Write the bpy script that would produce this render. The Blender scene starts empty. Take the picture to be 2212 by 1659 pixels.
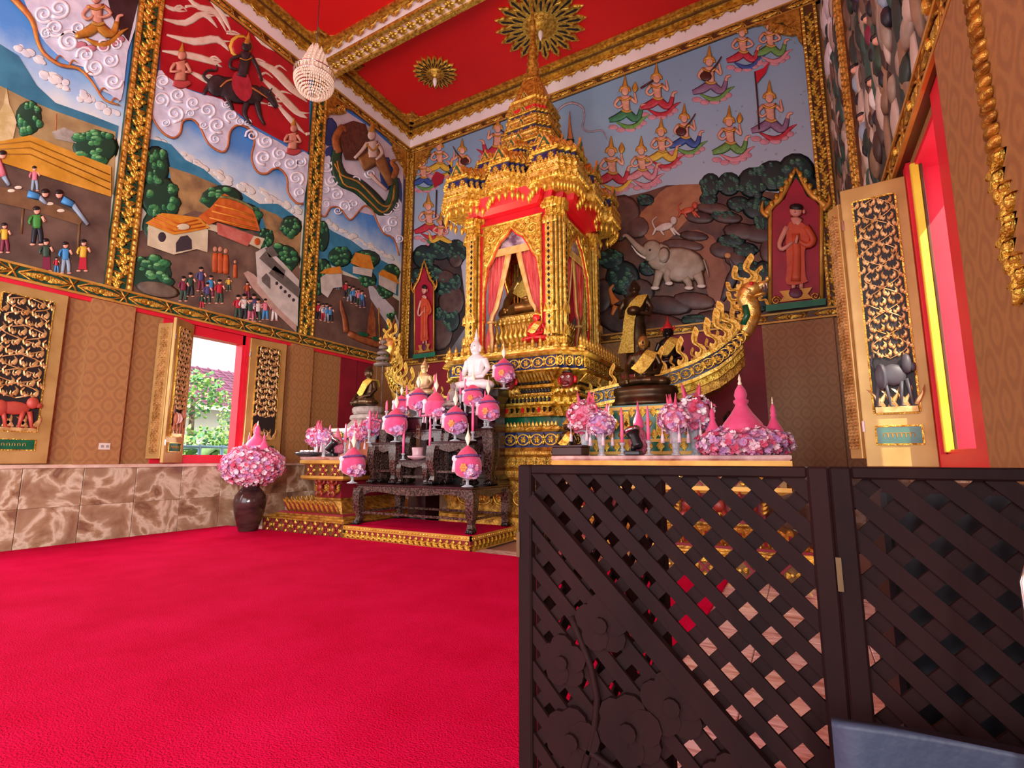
import bpy, bmesh, math, random
from mathutils import Vector, Matrix, Euler
random.seed(7)
PI = math.pi
S = bpy.context.scene
COL = S.collection
# ---------------------------------------------------------------- camera
IW, IH, FP = 2212.0, 1659.0, 1095.0
YAW, PIT, EYE = math.radians(29.4), math.radians(8.39), 1.12
CAM = Vector((0, 0, EYE))
FW = Vector((-math.sin(YAW)*math.cos(PIT), math.cos(YAW)*math.cos(PIT), math.sin(PIT)))
RT = Vector((math.cos(YAW), math.sin(YAW), 0)); UP = RT.cross(FW)
cd = bpy.data.cameras.new('camera'); cd.sensor_fit = 'HORIZONTAL'; cd.sensor_width = 36.0
cd.lens = 36.0*FP/IW; cd.clip_start = 0.05; cd.clip_end = 300
cam = bpy.data.objects.new('camera', cd); COL.objects.link(cam)
cam.location = CAM; cam.rotation_euler = Matrix((RT, UP, -FW)).transposed().to_euler()
S.camera = cam
# ---------------------------------------------------------------- world, sun, large lights, exposure
S.view_settings.view_transform = 'Standard'; S.view_settings.look = 'None'
S.view_settings.gamma = 1.0; S.view_settings.use_curve_mapping = False
S.view_settings.exposure = 0.2
W = bpy.data.worlds.new('sky'); S.world = W; W.use_nodes = True
bgn = W.node_tree.nodes['Background']; bgn.inputs[0].default_value = (0.86, 0.93, 1.0, 1); bgn.inputs[1].default_value = 2.4
def area_light(name, loc, target, sx, sy, power, col=(1, 1, 1)):
    d = bpy.data.lights.new(name, 'AREA'); d.shape = 'RECTANGLE'; d.size = sx; d.size_y = sy; d.energy = power; d.color = col
    o = bpy.data.objects.new(name, d); COL.objects.link(o); o.location = loc
    o.rotation_euler = (Vector(target)-Vector(loc)).to_track_quat('-Z', 'Y').to_euler(); return o
sd = bpy.data.lights.new('sun', 'SUN'); sd.energy = 7.0; sd.angle = 0.01; sd.color = (1.0, 0.9, 0.72)
sun = bpy.data.objects.new('sun', sd); COL.objects.link(sun)
sun.rotation_euler = Vector((-0.62, 0.75, -0.85)).to_track_quat('-Z', 'Y').to_euler()
# fill lamps added at the unseen entrance and right wall; daylight at left windows
area_light('entrance_fill', (-4.6, -6.0, 3.2), (-4.6, 8, 4.2), 6.5, 5.5, 330, (0.95, 0.97, 1.0))
area_light('right_window_fill', (0.78, -2.3, 2.3), (-8, -2.3, 3.4), 1.6, 2.2, 600, (0.96, 0.98, 1.0))
area_light('right_wall_fill', (0.78, -5.2, 2.3), (-8, -4.2, 4.2), 1.6, 2.2, 600, (0.96, 0.98, 1.0))
area_light('window_daylight_left', (-8.4, 1.5, 2.3), (-2, 2.6, 1.6), 1.0, 2.1, 70, (0.95, 0.97, 1.0))
area_light('window_daylight_mid', (-8.3, 4.88, 2.25), (-3, 5.6, 1.8), 0.9, 2.0, 80, (1.0, 0.97, 0.95))
# ---------------------------------------------------------------- helpers
XL, YB, XR, ZC = -8.47, 9.5, 0.88, 9.75
def ray(x, y): return RT*((x-IW/2)/FP) - UP*((y-IH/2)/FP) + FW
def PL(x, y, ax, v):
    d = ray(x, y); return CAM + d*((v-CAM[ax])/d[ax])
def lin(h):
    h = h.lstrip('#'); r = []
    for i in (0, 2, 4):
        c = int(h[i:i+2], 16)/255.0; r.append(c/12.92 if c <= 0.04045 else ((c+0.055)/1.055)**2.4)
    return (r[0], r[1], r[2], 1)
MATS = {}
def nd(nt, t, **k):
    n = nt.nodes.new(t)
    for a, b in k.items(): setattr(n, a, b)
    return n
def mat(name, c, c2=None, sc=6.0, rough=0.5, metal=0.0, bump=0.0, bsc=40.0, spec=0.5, emit=0.0, trans=0.0, alpha=1.0, ramp=(0.35, 0.65), det=4.0, sheen=0.0, grad=None, sub=0.0, rnd=False, stretch=None):
    """procedural principled material: noise mix of two colours, optional bump, optional height gradient (paint)"""
    if name in MATS: return MATS[name]
    m = bpy.data.materials.new(name); m.use_nodes = True; nt = m.node_tree
    b = nt.nodes['Principled BSDF']; b.inputs['Roughness'].default_value = rough; b.inputs['Metallic'].default_value = metal
    b.inputs['Specular IOR Level'].default_value = spec
    if trans: b.inputs['Transmission Weight'].default_value = trans
    if alpha < 1: b.inputs['Alpha'].default_value = alpha
    if sheen: b.inputs['Sheen Weight'].default_value = sheen
    if sub: b.inputs['Subsurface Weight'].default_value = sub; b.inputs['Subsurface Radius'].default_value = (.05, .03, .02)
    b.inputs['Base Color'].default_value = lin(c)
    tc = nd(nt, 'ShaderNodeTexCoord'); co = tc.outputs['Object']
    if stretch:
        mp = nd(nt, 'ShaderNodeMapping'); mp.inputs['Scale'].default_value = stretch; nt.links.new(co, mp.inputs['Vector']); co = mp.outputs['Vector']
    if rnd:
        oi = nd(nt, 'ShaderNodeObjectInfo'); vm = nd(nt, 'ShaderNodeVectorMath', operation='ADD'); mm = nd(nt, 'ShaderNodeMath', operation='MULTIPLY'); mm.inputs[1].default_value = 37.0
        nt.links.new(oi.outputs['Random'], mm.inputs[0]); nt.links.new(co, vm.inputs[0]); nt.links.new(mm.outputs[0], vm.inputs[1]); co = vm.outputs[0]
    if grad:
        z0, z1, stops = grad
        sx = nd(nt, 'ShaderNodeSeparateXYZ'); nt.links.new(tc.outputs['Object'], sx.inputs[0])
        mr = nd(nt, 'ShaderNodeMapRange'); mr.inputs['From Min'].default_value = z0; mr.inputs['From Max'].default_value = z1
        nz = nd(nt, 'ShaderNodeTexNoise'); nz.inputs['Scale'].default_value = sc; nz.inputs['Detail'].default_value = det; nt.links.new(co, nz.inputs['Vector'])
        ad = nd(nt, 'ShaderNodeMath', operation='MULTIPLY_ADD'); ad.inputs[1].default_value = 0.14; nt.links.new(nz.outputs['Fac'], ad.inputs[0])
        nt.links.new(sx.outputs['Z'], mr.inputs['Value']); nt.links.new(mr.outputs[0], ad.inputs[2])
        cr = nd(nt, 'ShaderNodeValToRGB'); el = cr.color_ramp.elements
        while len(el) < len(stops): el.new(0.5)
        for e, (p, h) in zip(el, stops): e.position = p; e.color = lin(h)
        nt.links.new(ad.outputs[0], cr.inputs[0]); nt.links.new(cr.outputs[0], b.inputs['Base Color'])
    elif c2:
        nz = nd(nt, 'ShaderNodeTexNoise'); nz.inputs['Scale'].default_value = sc; nz.inputs['Detail'].default_value = det; nt.links.new(co, nz.inputs['Vector'])
        cr = nd(nt, 'ShaderNodeValToRGB'); el = cr.color_ramp.elements
        el[0].position = ramp[0]; el[0].color = lin(c); el[1].position = ramp[1]; el[1].color = lin(c2)
        nt.links.new(nz.outputs['Fac'], cr.inputs[0]); nt.links.new(cr.outputs[0], b.inputs['Base Color'])
        if emit: nt.links.new(cr.outputs[0], b.inputs['Emission Color'])
    if bump:
        n2 = nd(nt, 'ShaderNodeTexNoise'); n2.inputs['Scale'].default_value = bsc; n2.inputs['Detail'].default_value = 3.0; nt.links.new(co, n2.inputs['Vector'])
        bp = nd(nt, 'ShaderNodeBump'); bp.inputs['Strength'].default_value = bump; bp.inputs['Distance'].default_value = 0.02
        nt.links.new(n2.outputs['Fac'], bp.inputs['Height']); nt.links.new(bp.outputs[0], b.inputs['Normal'])
    if emit:
        b.inputs['Emission Strength'].default_value = emit
        if not c2: b.inputs['Emission Color'].default_value = lin(c)
    MATS[name] = m; return m
class MB:
    """collects shapes for ONE mesh object; several material slots allowed"""
    def __init__(s): s.v = []; s.f = []; s.fm = []; s.fs = []; s.mats = []; s.M = None; s.cur = 0; s.sm = False
    def use(s, m, smooth=False):
        if m not in s.mats: s.mats.append(m)
        s.cur = s.mats.index(m); s.sm = smooth; return s
    def a(s, p):
        p = Vector(p); s.v.append(s.M @ p if s.M else p); return len(s.v)-1
    def face(s, idx): s.f.append(tuple(idx)); s.fm.append(s.cur); s.fs.append(s.sm)
    def quad(s, *ps): s.face([s.a(p) for p in ps])
    def box(s, x0, x1, y0, y1, z0, z1):
        i = [s.a((x, y, z)) for z in (z0, z1) for y in (y0, y1) for x in (x0, x1)]
        for q in ((0, 2, 3, 1), (4, 5, 7, 6), (0, 1, 5, 4), (1, 3, 7, 5), (3, 2, 6, 7), (2, 0, 4, 6)): s.face([i[k] for k in q])
        return s
    def bbox(s, x0, x1, y0, y1, z0, z1, b=0.01):
        """box with chamfered vertical and top edges"""
        r = [[(x0+d, y0+e), (x1-d, y0+e), (x1-d, y1-e), (x0+d, y1-e)] for d, e in ((0, 0),)]
        def ring(o, z): return [(x0+o, y0+o+b, z), (x0+o+b, y0+o, z), (x1-o-b, y0+o, z), (x1-o, y0+o+b, z), (x1-o, y1-o-b, z), (x1-o-b, y1-o, z), (x0+o+b, y1-o, z), (x0+o, y1-o-b, z)]
        s.loft([ring(b, z0), ring(0, z0+b), ring(0, z1-b), ring(b, z1)]); return s
    def loft(s, rings, cap=True, close=True):
        R = [[s.a(p) for p in r] for r in rings]; n = len(R[0])
        for a, b in zip(R, R[1:]):
            for k in range(n if close else n-1):
                l = (k+1) % n; s.face((a[k], a[l], b[l], b[k]))
        if cap and close:
            s.face(R[0][::-1]); s.face(R[-1])
        return s
    def lathe(s, prof, n=20, c=(0, 0, 0)):
        rings = [[(c[0]+r*math.cos(2*PI*k/n), c[1]+r*math.sin(2*PI*k/n), c[2]+z) for k in range(n)] for r, z in prof]
        return s.loft(rings)
    def ell(s, c, r, nu=12, nv=8, rot=None):
        c = Vector(c); rings = []
        R = rot if rot else Matrix.Identity(3)
        for j in range(1, nv):
            t = PI*j/nv - PI/2
            rings.append([c + R @ Vector((r[0]*math.cos(t)*math.cos(2*PI*k/nu), r[1]*math.cos(t)*math.sin(2*PI*k/nu), r[2]*math.sin(t))) for k in range(nu)])
        I = [[s.a(p) for p in q] for q in rings]
        b = s.a(c + R @ Vector((0, 0, -r[2]))); t = s.a(c + R @ Vector((0, 0, r[2])))
        for a, d in zip(I, I[1:]):
            for k in range(nu): l = (k+1) % nu; s.face((a[k], a[l], d[l], d[k]))
        for k in range(nu):
            l = (k+1) % nu; s.face((b, I[0][l], I[0][k])); s.face((I[-1][k], I[-1][l], t))
        return s
    def tube(s, pts, r, n=8, cap=True):
        pts = [Vector(p) for p in pts]; rs = r if isinstance(r, (list, tuple)) else [r]*len(pts)
        rings = []; ref = None
        for i, p in enumerate(pts):
            t = (pts[min(i+1, len(pts)-1)]-pts[max(i-1, 0)])
            if t.length < 1e-9: t = Vector((0, 0, 1))
            t.normalize()
            if ref is None: ref = Vector((0, 0, 1)) if abs(t.z) < 0.9 else Vector((1, 0, 0))
            x = ref - t*ref.dot(t)
            if x.length < 1e-6: x = t.orthogonal()
            x.normalize(); y = t.cross(x); ref = x
            rings.append([p + x*(rs[i]*math.cos(2*PI*k/n)) + y*(rs[i]*math.sin(2*PI*k/n)) for k in range(n)])
        return s.loft(rings, cap)
    def prism(s, pts, off, bev=0.0):
        """closed outline of 3d points extruded along off; bev > 0 insets the far face"""
        off = Vector(off); P = [Vector(p) for p in pts]; rings = [P]
        if bev:
            c = sum(P, Vector())/len(P)
            rings.append([p+off*0.6 for p in P]); rings.append([p+(c-p)*bev+off for p in P])
        else: rings.append([p+off for p in P])
        return s.loft(rings)
    def build(s, name, parent=None, weld=False):
        me = bpy.data.meshes.new(name); me.from_pydata([tuple(v) for v in s.v], [], s.f)
        for m in s.mats: me.materials.append(m)
        me.polygons.foreach_set('material_index', s.fm); me.polygons.foreach_set('use_smooth', s.fs)
        bm = bmesh.new(); bm.from_mesh(me); bmesh.ops.recalc_face_normals(bm, faces=bm.faces); bm.to_mesh(me); bm.free()
        me.update(); o = bpy.data.objects.new(name, me); COL.objects.link(o)
        if parent: o.parent = parent
        return o
def tag(o, label=None, cat=None, group=None, kind=None):
    if label: o['label'] = label
    if cat: o['category'] = cat
    if group: o['group'] = group
    if kind: o['kind'] = kind
    return o
def thing(name, label, cat, loc=(0, 0, 0), rz=0.0, group=None):
    o = bpy.data.objects.new(name, None); o.empty_display_size = 0.1; COL.objects.link(o); o.location = loc; o.rotation_euler = (0, 0, rz)
    return tag(o, label, cat, group)
def struct(name, mb, parent=None, label=None):
    o = mb.build(name, parent)
    if not parent: o['kind'] = 'structure'
    if label: o['label'] = label
    return o
def inst(src, parent, loc, rot=(0, 0, 0), sc=1.0, name=None):
    o = bpy.data.objects.new(name or src.name.split('.')[0], src.data if hasattr(src, 'data') else src); COL.objects.link(o); o.parent = parent
    o.location = loc; o.rotation_euler = rot; o.scale = (sc, sc, sc) if not isinstance(sc, (tuple, list)) else sc
    return o
def mesh_of(mb, name):
    o = mb.build(name); me = o.data; bpy.data.objects.remove(o); return me
def place(me, name, parent, loc, rot=(0, 0, 0), sc=1.0):
    o = bpy.data.objects.new(name, me); COL.objects.link(o)
    if parent: o.parent = parent
    o.location = loc; o.rotation_euler = rot if not isinstance(rot, Matrix) else rot.to_euler()
    o.scale = sc if isinstance(sc, (tuple, list)) else (sc, sc, sc); return o
def copy_tree(o, parent=None):
    c = o.copy(); COL.objects.link(c)
    if parent: c.parent = parent
    for ch in list(o.children): copy_tree(ch, c)
    return c
def catm(pts, n=4, closed=True):
    """smooth a 2d/3d outline (Catmull-Rom)"""
    P = [Vector(p) for p in pts]; N = len(P); out = []
    for i in range(N if closed else N-1):
        p0, p1, p2, p3 = (P[(i-1) % N], P[i], P[(i+1) % N], P[(i+2) % N]) if closed else (P[max(i-1, 0)], P[i], P[i+1], P[min(i+2, N-1)])
        for k in range(n):
            t = k/n; out.append(0.5*((2*p1)+(p2-p0)*t+(2*p0-5*p1+4*p2-p3)*t*t+(3*p1-p0-3*p2+p3)*t*t*t))
    if not closed: out.append(P[-1])
    return out
# ---------------------------------------------------------------- materials
GOLD = mat('gold_leaf', '#a8741a', '#f6d45c', sc=16, rough=0.34, metal=0.75, bump=0.7, bsc=48)
GOLDB = mat('bright_gold', '#c8921f', '#ffe27a', sc=14, rough=0.34, metal=0.7, bump=0.45, bsc=55)
GOLDD = mat('aged_gold', '#8a5a1c', '#d9a544', sc=14, rough=0.4, metal=0.65, bump=0.5, bsc=50)
GOLDP = mat('gold_paint', '#b98634', '#d7a64c', sc=4, rough=0.45, metal=0.35)
RED = mat('red_lacquer', '#c4121f', '#d81526', sc=3, rough=0.4)
REDD = mat('deep_red', '#7c0f22', '#8e1228', sc=3, rough=0.6)
REDF = mat('window_red', '#d5182f', '#e02038', sc=3, rough=0.45)
CEILR = mat('ceiling_red', '#d0040c', '#d8080e', sc=1, rough=0.6)
WHITEP = mat('white_paint', '#e6d6d2', '#efe2de', sc=2, rough=0.6)
GREEN = mat('green_glass', '#0e4a33', '#14613f', sc=8, rough=0.2)
BLUEG = mat('blue_glass', '#16204a', '#22306a', sc=10, rough=0.2)
BLACK = mat('black_lacquer', '#120c0c', '#1c1211', sc=8, rough=0.3)
PINK = mat('pink_velvet', '#e0457c', '#e85a8c', sc=10, rough=0.8, sheen=0.4)
PINKC = mat('pink_candle_wax', '#ef5f8e', rough=0.45, sub=0.1)
ROSE = mat('rose_velvet', '#d42a56', '#e24a72', sc=8, rough=0.8, sheen=0.3)
WHITEW = mat('white_wax', '#f4ecc9', '#fff6dc', sc=10, rough=0.5)
GLASSC = mat('clear_crystal', '#dfe6ea', rough=0.08, trans=0.55, spec=0.8)
SILVER = mat('polished_silver', '#c9ccd2', rough=0.2, metal=1.0)
DARKW = mat('dark_brown_wood', '#2a1212', '#3f1c1a', sc=3, rough=0.45, bump=0.1, bsc=20, stretch=(1, 1, .15))
# ---------------------------------------------------------------- special procedural materials
def wallpaper(name, c1, c2):
    if name in MATS: return MATS[name]
    m = mat(name, c1, rough=0.55); nt = m.node_tree; b = nt.nodes['Principled BSDF']
    tc = nd(nt, 'ShaderNodeTexCoord'); sx = nd(nt, 'ShaderNodeSeparateXYZ'); nt.links.new(tc.outputs['Object'], sx.inputs[0])
    def mth(op, a, bb=None, v=None):
        n = nd(nt, 'ShaderNodeMath', operation=op); nt.links.new(a, n.inputs[0])
        if bb is not None: nt.links.new(bb, n.inputs[1])
        if v is not None: n.inputs[1].default_value = v
        return n.outputs[0]
    u = mth('ADD', sx.outputs[0], sx.outputs[1]); z = sx.outputs[2]
    k = 2*PI/0.27
    a1 = mth('COSINE', mth('MULTIPLY', u, v=k)); a2 = mth('COSINE', mth('MULTIPLY', z, v=k*0.8))
    p = mth('ADD', a1, a2)
    f1 = mth('COSINE', mth('MULTIPLY', p, v=4.0)); 
    nz = nd(nt, 'ShaderNodeTexNoise'); nz.inputs['Scale'].default_value = 45; nt.links.new(tc.outputs['Object'], nz.inputs['Vector'])
    s = mth('ADD', mth('MULTIPLY', f1, v=0.22), mth('MULTIPLY', nz.outputs['Fac'], v=0.6))
    cr = nd(nt, 'ShaderNodeValToRGB'); el = cr.color_ramp.elements
    el[0].position = 0.2; el[0].color = lin(c1); el[1].position = 0.5; el[1].color = lin(c2)
    nt.links.new(s, cr.inputs[0]); nt.links.new(cr.outputs[0], b.inputs['Base Color']); return m
def marble(name, stops, sc, rough=0.18, stretch=(1, 1, 1), dist=2.2):
    m = mat(name, stops[0][1], rough=rough); nt = m.node_tree; b = nt.nodes['Principled BSDF']
    tc = nd(nt, 'ShaderNodeTexCoord'); oi = nd(nt, 'ShaderNodeObjectInfo'); mm = nd(nt, 'ShaderNodeMath', operation='MULTIPLY'); mm.inputs[1].default_value = 53
    vm = nd(nt, 'ShaderNodeVectorMath', operation='ADD'); nt.links.new(oi.outputs['Random'], mm.inputs[0]); nt.links.new(mm.outputs[0], vm.inputs[1])
    mp = nd(nt, 'ShaderNodeMapping'); mp.inputs['Scale'].default_value = stretch
    nt.links.new(tc.outputs['Object'], mp.inputs[0]); nt.links.new(mp.outputs[0], vm.inputs[0])
    n1 = nd(nt, 'ShaderNodeTexNoise'); n1.inputs['Scale'].default_value = sc; n1.inputs['Detail'].default_value = 7; n1.inputs['Distortion'].default_value = dist; nt.links.new(vm.outputs[0], n1.inputs['Vector'])
    cr = nd(nt, 'ShaderNodeValToRGB'); el = cr.color_ramp.elements
    while len(el) < len(stops): el.new(0.5)
    for e, (p, h) in zip(el, stops): e.position = p; e.color = lin(h)
    nt.links.new(n1.outputs['Fac'], cr.inputs[0]); nt.links.new(cr.outputs[0], b.inputs['Base Color']); return m
WP = wallpaper('damask_wallpaper', '#966a40', '#a57846')
WAIN = marble('breccia_marble', [(0.26, '#64483a'), (0.38, '#907056'), (0.47, '#a48a6c'), (0.53, '#d2c2a8'), (0.57, '#a68a6a'), (0.64, '#7c5a44'), (0.8, '#b8a488')], 2.4, .2, (1, 1, 1), .5)
FLM = marble('pink_floor_marble', [(0.3, '#b78a80'), (0.45, '#d8b8ae'), (0.55, '#efe0da'), (0.7, '#b98478')], 2.0, rough=0.12, stretch=(1, 3.5, 1))
CARPET = mat('red_carpet_pile', '#cc0438', '#dc0e48', sc=2.2, rough=1.0, bump=1.0, bsc=110, spec=0.03, ramp=(.3, .7))
# ---------------------------------------------------------------- wall frames: local x along the wall, y up, z out of the wall
def wrot(w):
    X, Z = {'L': ((0, 1, 0), (1, 0, 0)), 'B': ((1, 0, 0), (0, -1, 0)), 'R': ((0, -1, 0), (-1, 0, 0))}[w]
    return Matrix((X, (0, 0, 1), Z)).transposed()
WR = {k: wrot(k).to_euler() for k in 'LBR'}
def wpt(w, s, z, d=0.0):
    return {'L': Vector((XL+d, s, z)), 'B': Vector((s, YB-d, z)), 'R': Vector((XR-d, s, z))}[w]
def wbox(mb, w, s0, s1, z0, z1, d0, d1):
    a = wpt(w, s0, z0, d0); b = wpt(w, s1, z1, d1)
    mb.box(min(a.x, b.x), max(a.x, b.x), min(a.y, b.y), max(a.y, b.y), min(a.z, b.z), max(a.z, b.z)); return mb
# ---------------------------------------------------------------- ornament meshes (local x, y in the plane, z out)
def leaf(mb, x, y, l, w, ang, th=0.02, hook=0.25):
    o = [(0, -.5), (.3, -.55), (.62, -.38), (.85, -.05), (1, hook), (.72, .22), (.45, .42), (.18, .5), (0, .4)]
    c, s = math.cos(ang), math.sin(ang)
    mb.prism([(x+(p*l)*c-(q*w)*s, y+(p*l)*s+(q*w)*c, 0) for p, q in o], (0, 0, th), 0.45)
def m_scroll():
    mb = MB().use(GOLD); r = random.Random(3)
    for k in range(9):
        t = k/8; a = t*PI*2; leaf(mb, 0.05*math.sin(a), -0.17+0.34*t, 0.11, 0.07, PI/2+(1 if k % 2 else -1)*(0.9+0.2*r.random()), 0.035, 0.5 if k % 2 else -0.5)
    mb.use(GOLD, True).tube([(0.045*math.sin(6.3*t/10), -0.2+0.04*t, 0.02) for t in range(11)], 0.018, 6)
    mb.ell((0, 0, .03), (.04, .045, .02), 8, 6); return mesh_of(mb, 'scroll')
def m_lens():
    mb = MB().use(GOLD)
    for sg in (-1, 1):
        for k in range(3): leaf(mb, sg*(0.02+0.05*k), 0, 0.12, 0.09-0.018*k, 0 if sg > 0 else PI, 0.02, 0)
    mb.use(GOLD, True).ell((0, 0, .02), (.035, .04, .02), 8, 6)
    for u in (-1, 1):
        mb.use(GOLDD, True).tube([(-.26, u*.0, .01), (-.14, u*.07, .012), (0, u*.085, .012), (.14, u*.07, .012), (.26, u*.0, .01)], .012, 5)
        mb.tube([(.22, u*.09, .008), (.27, 0, .012), (.32, -u*.09, .008)], .013, 5)
    return mesh_of(mb, 'ornament')
def m_swag():
    mb = MB().use(GOLDD)
    for k, (a, l) in enumerate(((-PI/2, .13), (-PI/2-.75, .12), (-PI/2+.75, .12))): leaf(mb, 0, .03, l, .07, a, .03, 0)
    mb.use(GOLD, True).tube([(-.15, .03, .02), (-.08, -.03, .03), (0, -.02, .03), (.08, -.03, .03), (.15, .03, .02)], .016, 6)
    return mesh_of(mb, 'leaf_swag')
def m_flower():
    mb = MB().use(GOLD)
    for k in range(8): leaf(mb, .015*math.cos(k*PI/4), .015*math.sin(k*PI/4), .075, .055, k*PI/4, .03, 0)
    mb.use(GOLDB, True).ell((0, 0, .03), (.025, .025, .02), 8, 6); return mesh_of(mb, 'rosette')
SCROLL, LENS, SWAG, FLOWER = m_scroll(), m_lens(), m_swag(), m_flower()
# ---------------------------------------------------------------- floor, carpet, ceiling
mb = MB().use(mat('floor_screed', '#a88078', rough=.3)); mb.box(XL-.4, XR+.4, -7, YB+.2, -.2, -.02); floor = struct('floor', mb)
tile = mesh_of(MB().use(FLM).bbox(-.298, .298, -.298, .298, -.02, 0, .004), 'floor_tile')
for i in range(15):
    for j in range(9):
        x, y = .58-.6*i, .5+.6*j
        if x > -3.2 or j > 7: place(tile, 'floor_tile', floor, (x, y, 0))
mb = MB().use(CARPET); mb.bbox(XL+.03, -.66, -6.6, 5.27, .0, .018, .006)
tag(mb.build('carpet'), 'wide bright red carpet covering the hall floor in front of the altar', 'carpet')
mb = MB().use(CEILR); mb.box(XL-.3, XR+.3, -7, YB+.3, ZC, ZC+.2); ceil = struct('ceiling', mb)
# ---------------------------------------------------------------- walls (window openings left free)
OPL = [(1.05, 2.0), (4.42, 5.36), (-2.4, -1.4)]; OPR = [(3.72, 4.55), (-2.9, -1.7)]
ZW0, ZW1 = 1.15, 3.28
def wall(name, w, s0, s1, ops, m, th=.35):
    mb = MB().use(m); cur = s0
    for a, b in sorted(ops):
        wbox(mb, w, cur, a, 0, ZC, -th, 0); wbox(mb, w, a, b, 0, ZW0, -th, 0); wbox(mb, w, a, b, ZW1, ZC, -th, 0); cur = b
    wbox(mb, w, cur, s1, 0, ZC, -th, 0); return struct(name, mb)
wl = wall('wall_left', 'L', -7, YB+.3, OPL, WP, .2); wb = wall('wall_back', 'B', XL-.3, XR+.35, [], WP); wr = wall('wall_right', 'R', -7, YB+.3, OPR, WP)
mb = MB().use(WP); mb.box(XL-.3, -7.7, -7.3, -7, 0, ZC); mb.box(.1, XR+.35, -7.3, -7, 0, ZC); mb.box(-7.7, .1, -7.3, -7, 6.2, ZC); struct('wall_front', mb)
# marble wainscot, tile by tile, on the left wall
tl = mesh_of(MB().use(WAIN).bbox(0, .03, -.312, .312, -.249, .249, .004), 'marble_tile')
for j in range(25):
    for k in range(2): place(tl, 'marble_tile', wl, (XL, 2.9-.63*9+.63*j, .25+.5*k))
mb = MB().use(mat('ledge_marble', '#c9a890', '#e2cdb8', sc=5, rough=.2)); wbox(mb, 'L', -7, YB, 1.0, 1.045, 0, .075); struct('trim_1', mb, None, 'pale marble ledge on top of the left wainscot')
mb = MB().use(WAIN); wbox(mb, 'B', XL+.03, XR-.03, 0, 1.0, 0, .03); wbox(mb, 'R', -7, YB, 0, 1.0, 0, .03); struct('baseboard_back', mb)
# wallpapered pilasters and red frames on the left wall
PILS = [(3.05, 3.575), (6.25, 6.74), (-.15, .35)]
for k, (a, b) in enumerate(PILS):
    mb = MB().use(WP); wbox(mb, 'L', a, b, 1.045, 3.32, 0, .1); struct('trim_%d' % (2+k), mb, None, None)
mb = MB().use(REDD); wbox(mb, 'L', 7.52, 8.45, 1.045, 3.32, 0, .02)
for y in (7.98,): mb.use(mat('seam_dark', '#4e0a16', rough=.6)); wbox(mb, 'L', y-.006, y+.006, 1.045, 3.32, .02, .024)
struct('door_1', mb, None, 'dark red double door in the left wall beside the altar')
mb = MB().use(REDF)
for a, b in OPL:
    for (s0, s1, z0, z1) in ((a-.42, a, 1.05, 3.3), (b, b+.09, 1.05, 3.3), (a, b, 1.05, ZW0), (a, b, ZW1, 3.3)): wbox(mb, 'L', s0, s1, z0, z1, 0, .025)
    for (s0, s1, z0, z1) in ((a, a+.05, ZW0, ZW1), (b-.05, b, ZW0, ZW1), (a, b, ZW0, ZW0+.03), (a, b, ZW1-.16, ZW1)): wbox(mb, 'L', s0, s1, z0, z1, -.19, -.0)
struct('window_1', mb, None, 'red window frames along the left wall')
mb = MB().use(REDF); wbox(mb, 'L', -7, YB, 3.28, 3.335, 0, .05); struct('trim_6', mb, None, 'thin red strip under the gold mural border')
# ---------------------------------------------------------------- gold bands: mural borders, posts, cornice
GRB = mat('border_green', '#123a2c', '#1d4a34', sc=6, rough=.4); BRB = mat('border_brown', '#4a2a16', '#5e3a1e', sc=6, rough=.4)
TN = [7]
def band(w, s0, s1, z0, z1, base, om, step, sc, d=.03, label=None, edge=.03):
    mb = MB().use(base); wbox(mb, w, s0, s1, z0, z1, 0, d); mb.use(GOLDP)
    wbox(mb, w, s0, s1, z0, z0+edge, d-.001, d+.025); wbox(mb, w, s0, s1, z1-edge, z1, d-.001, d+.025)
    o = struct('trim_%d' % TN[0], mb, None, label); TN[0] += 1
    n = max(1, int((s1-s0)/step)); st = (s1-s0)/n
    for k in range(n): place(om, om.name.split('.')[0], o, wpt(w, s0+st*(k+.5), (z0+z1)/2, d), WR[w], (sc*st/step, sc, sc))
    return o
ZM0, ZM1 = 3.555, 9.05
band('L', -2.0, YB, 3.335, ZM0, GRB, LENS, .58, 1.0, .06, 'carved gold border with lozenges under the left murals')
band('B', XL, XR, 3.385, ZM0, BRB, LENS, .58, .85, .06, 'carved gold border with lozenges under the back mural')
band('R', 0.2, YB, 3.335, ZM0, BRB, LENS, .58, 1.0, .06, 'carved gold border under the right wall murals')
BL_ = band('L', 1.6, YB, ZM1, 9.25, BRB, LENS, .58, .9, .05, 'carved gold border above the left murals')
BB_ = band('B', XL, XR, ZM1, 9.25, BRB, LENS, .58, .9, .05, 'carved gold border above the back mural')
band('R', 2.6, YB, ZM1, 9.25, BRB, LENS, .58, .9, .05, 'carved gold border above the right wall murals')
def post(w, s0, s1, base, label, om=SCROLL, sc=1.0, side=.07):
    mb = MB().use(base); wbox(mb, w, s0, s1, ZM0, ZM1, 0, .07); mb.use(GOLDD)
    for a in (s0, s1-side): wbox(mb, w, a, a+side, ZM0, ZM1, .07, .1)
    o = struct('trim_%d' % TN[0], mb, None, label); TN[0] += 1
    st = .37*sc; n = int((ZM1-ZM0)/st)
    for k in range(n): place(om, 'scroll', o, wpt(w, (s0+s1)/2, ZM0+st*(k+.5), .07), WR[w], (sc*(1 if k % 2 else -1), sc, sc))
    b = MB().use(GOLDB)
    for a in (s0+side/2, s1-side/2):
        for k in range(64):
            c = wpt(w, a, ZM0+.04+.0858*k, .1); b.M = Matrix.Translation(c) @ wrot(w).to_4x4(); b.prism([(-.022, -.03, 0), (.022, -.03, 0), (.022, .03, 0), (-.022, .03, 0)], (0, 0, .02), .5)
    b.M = None; tag(b.build('bead_strip', o), kind='stuff')
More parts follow.
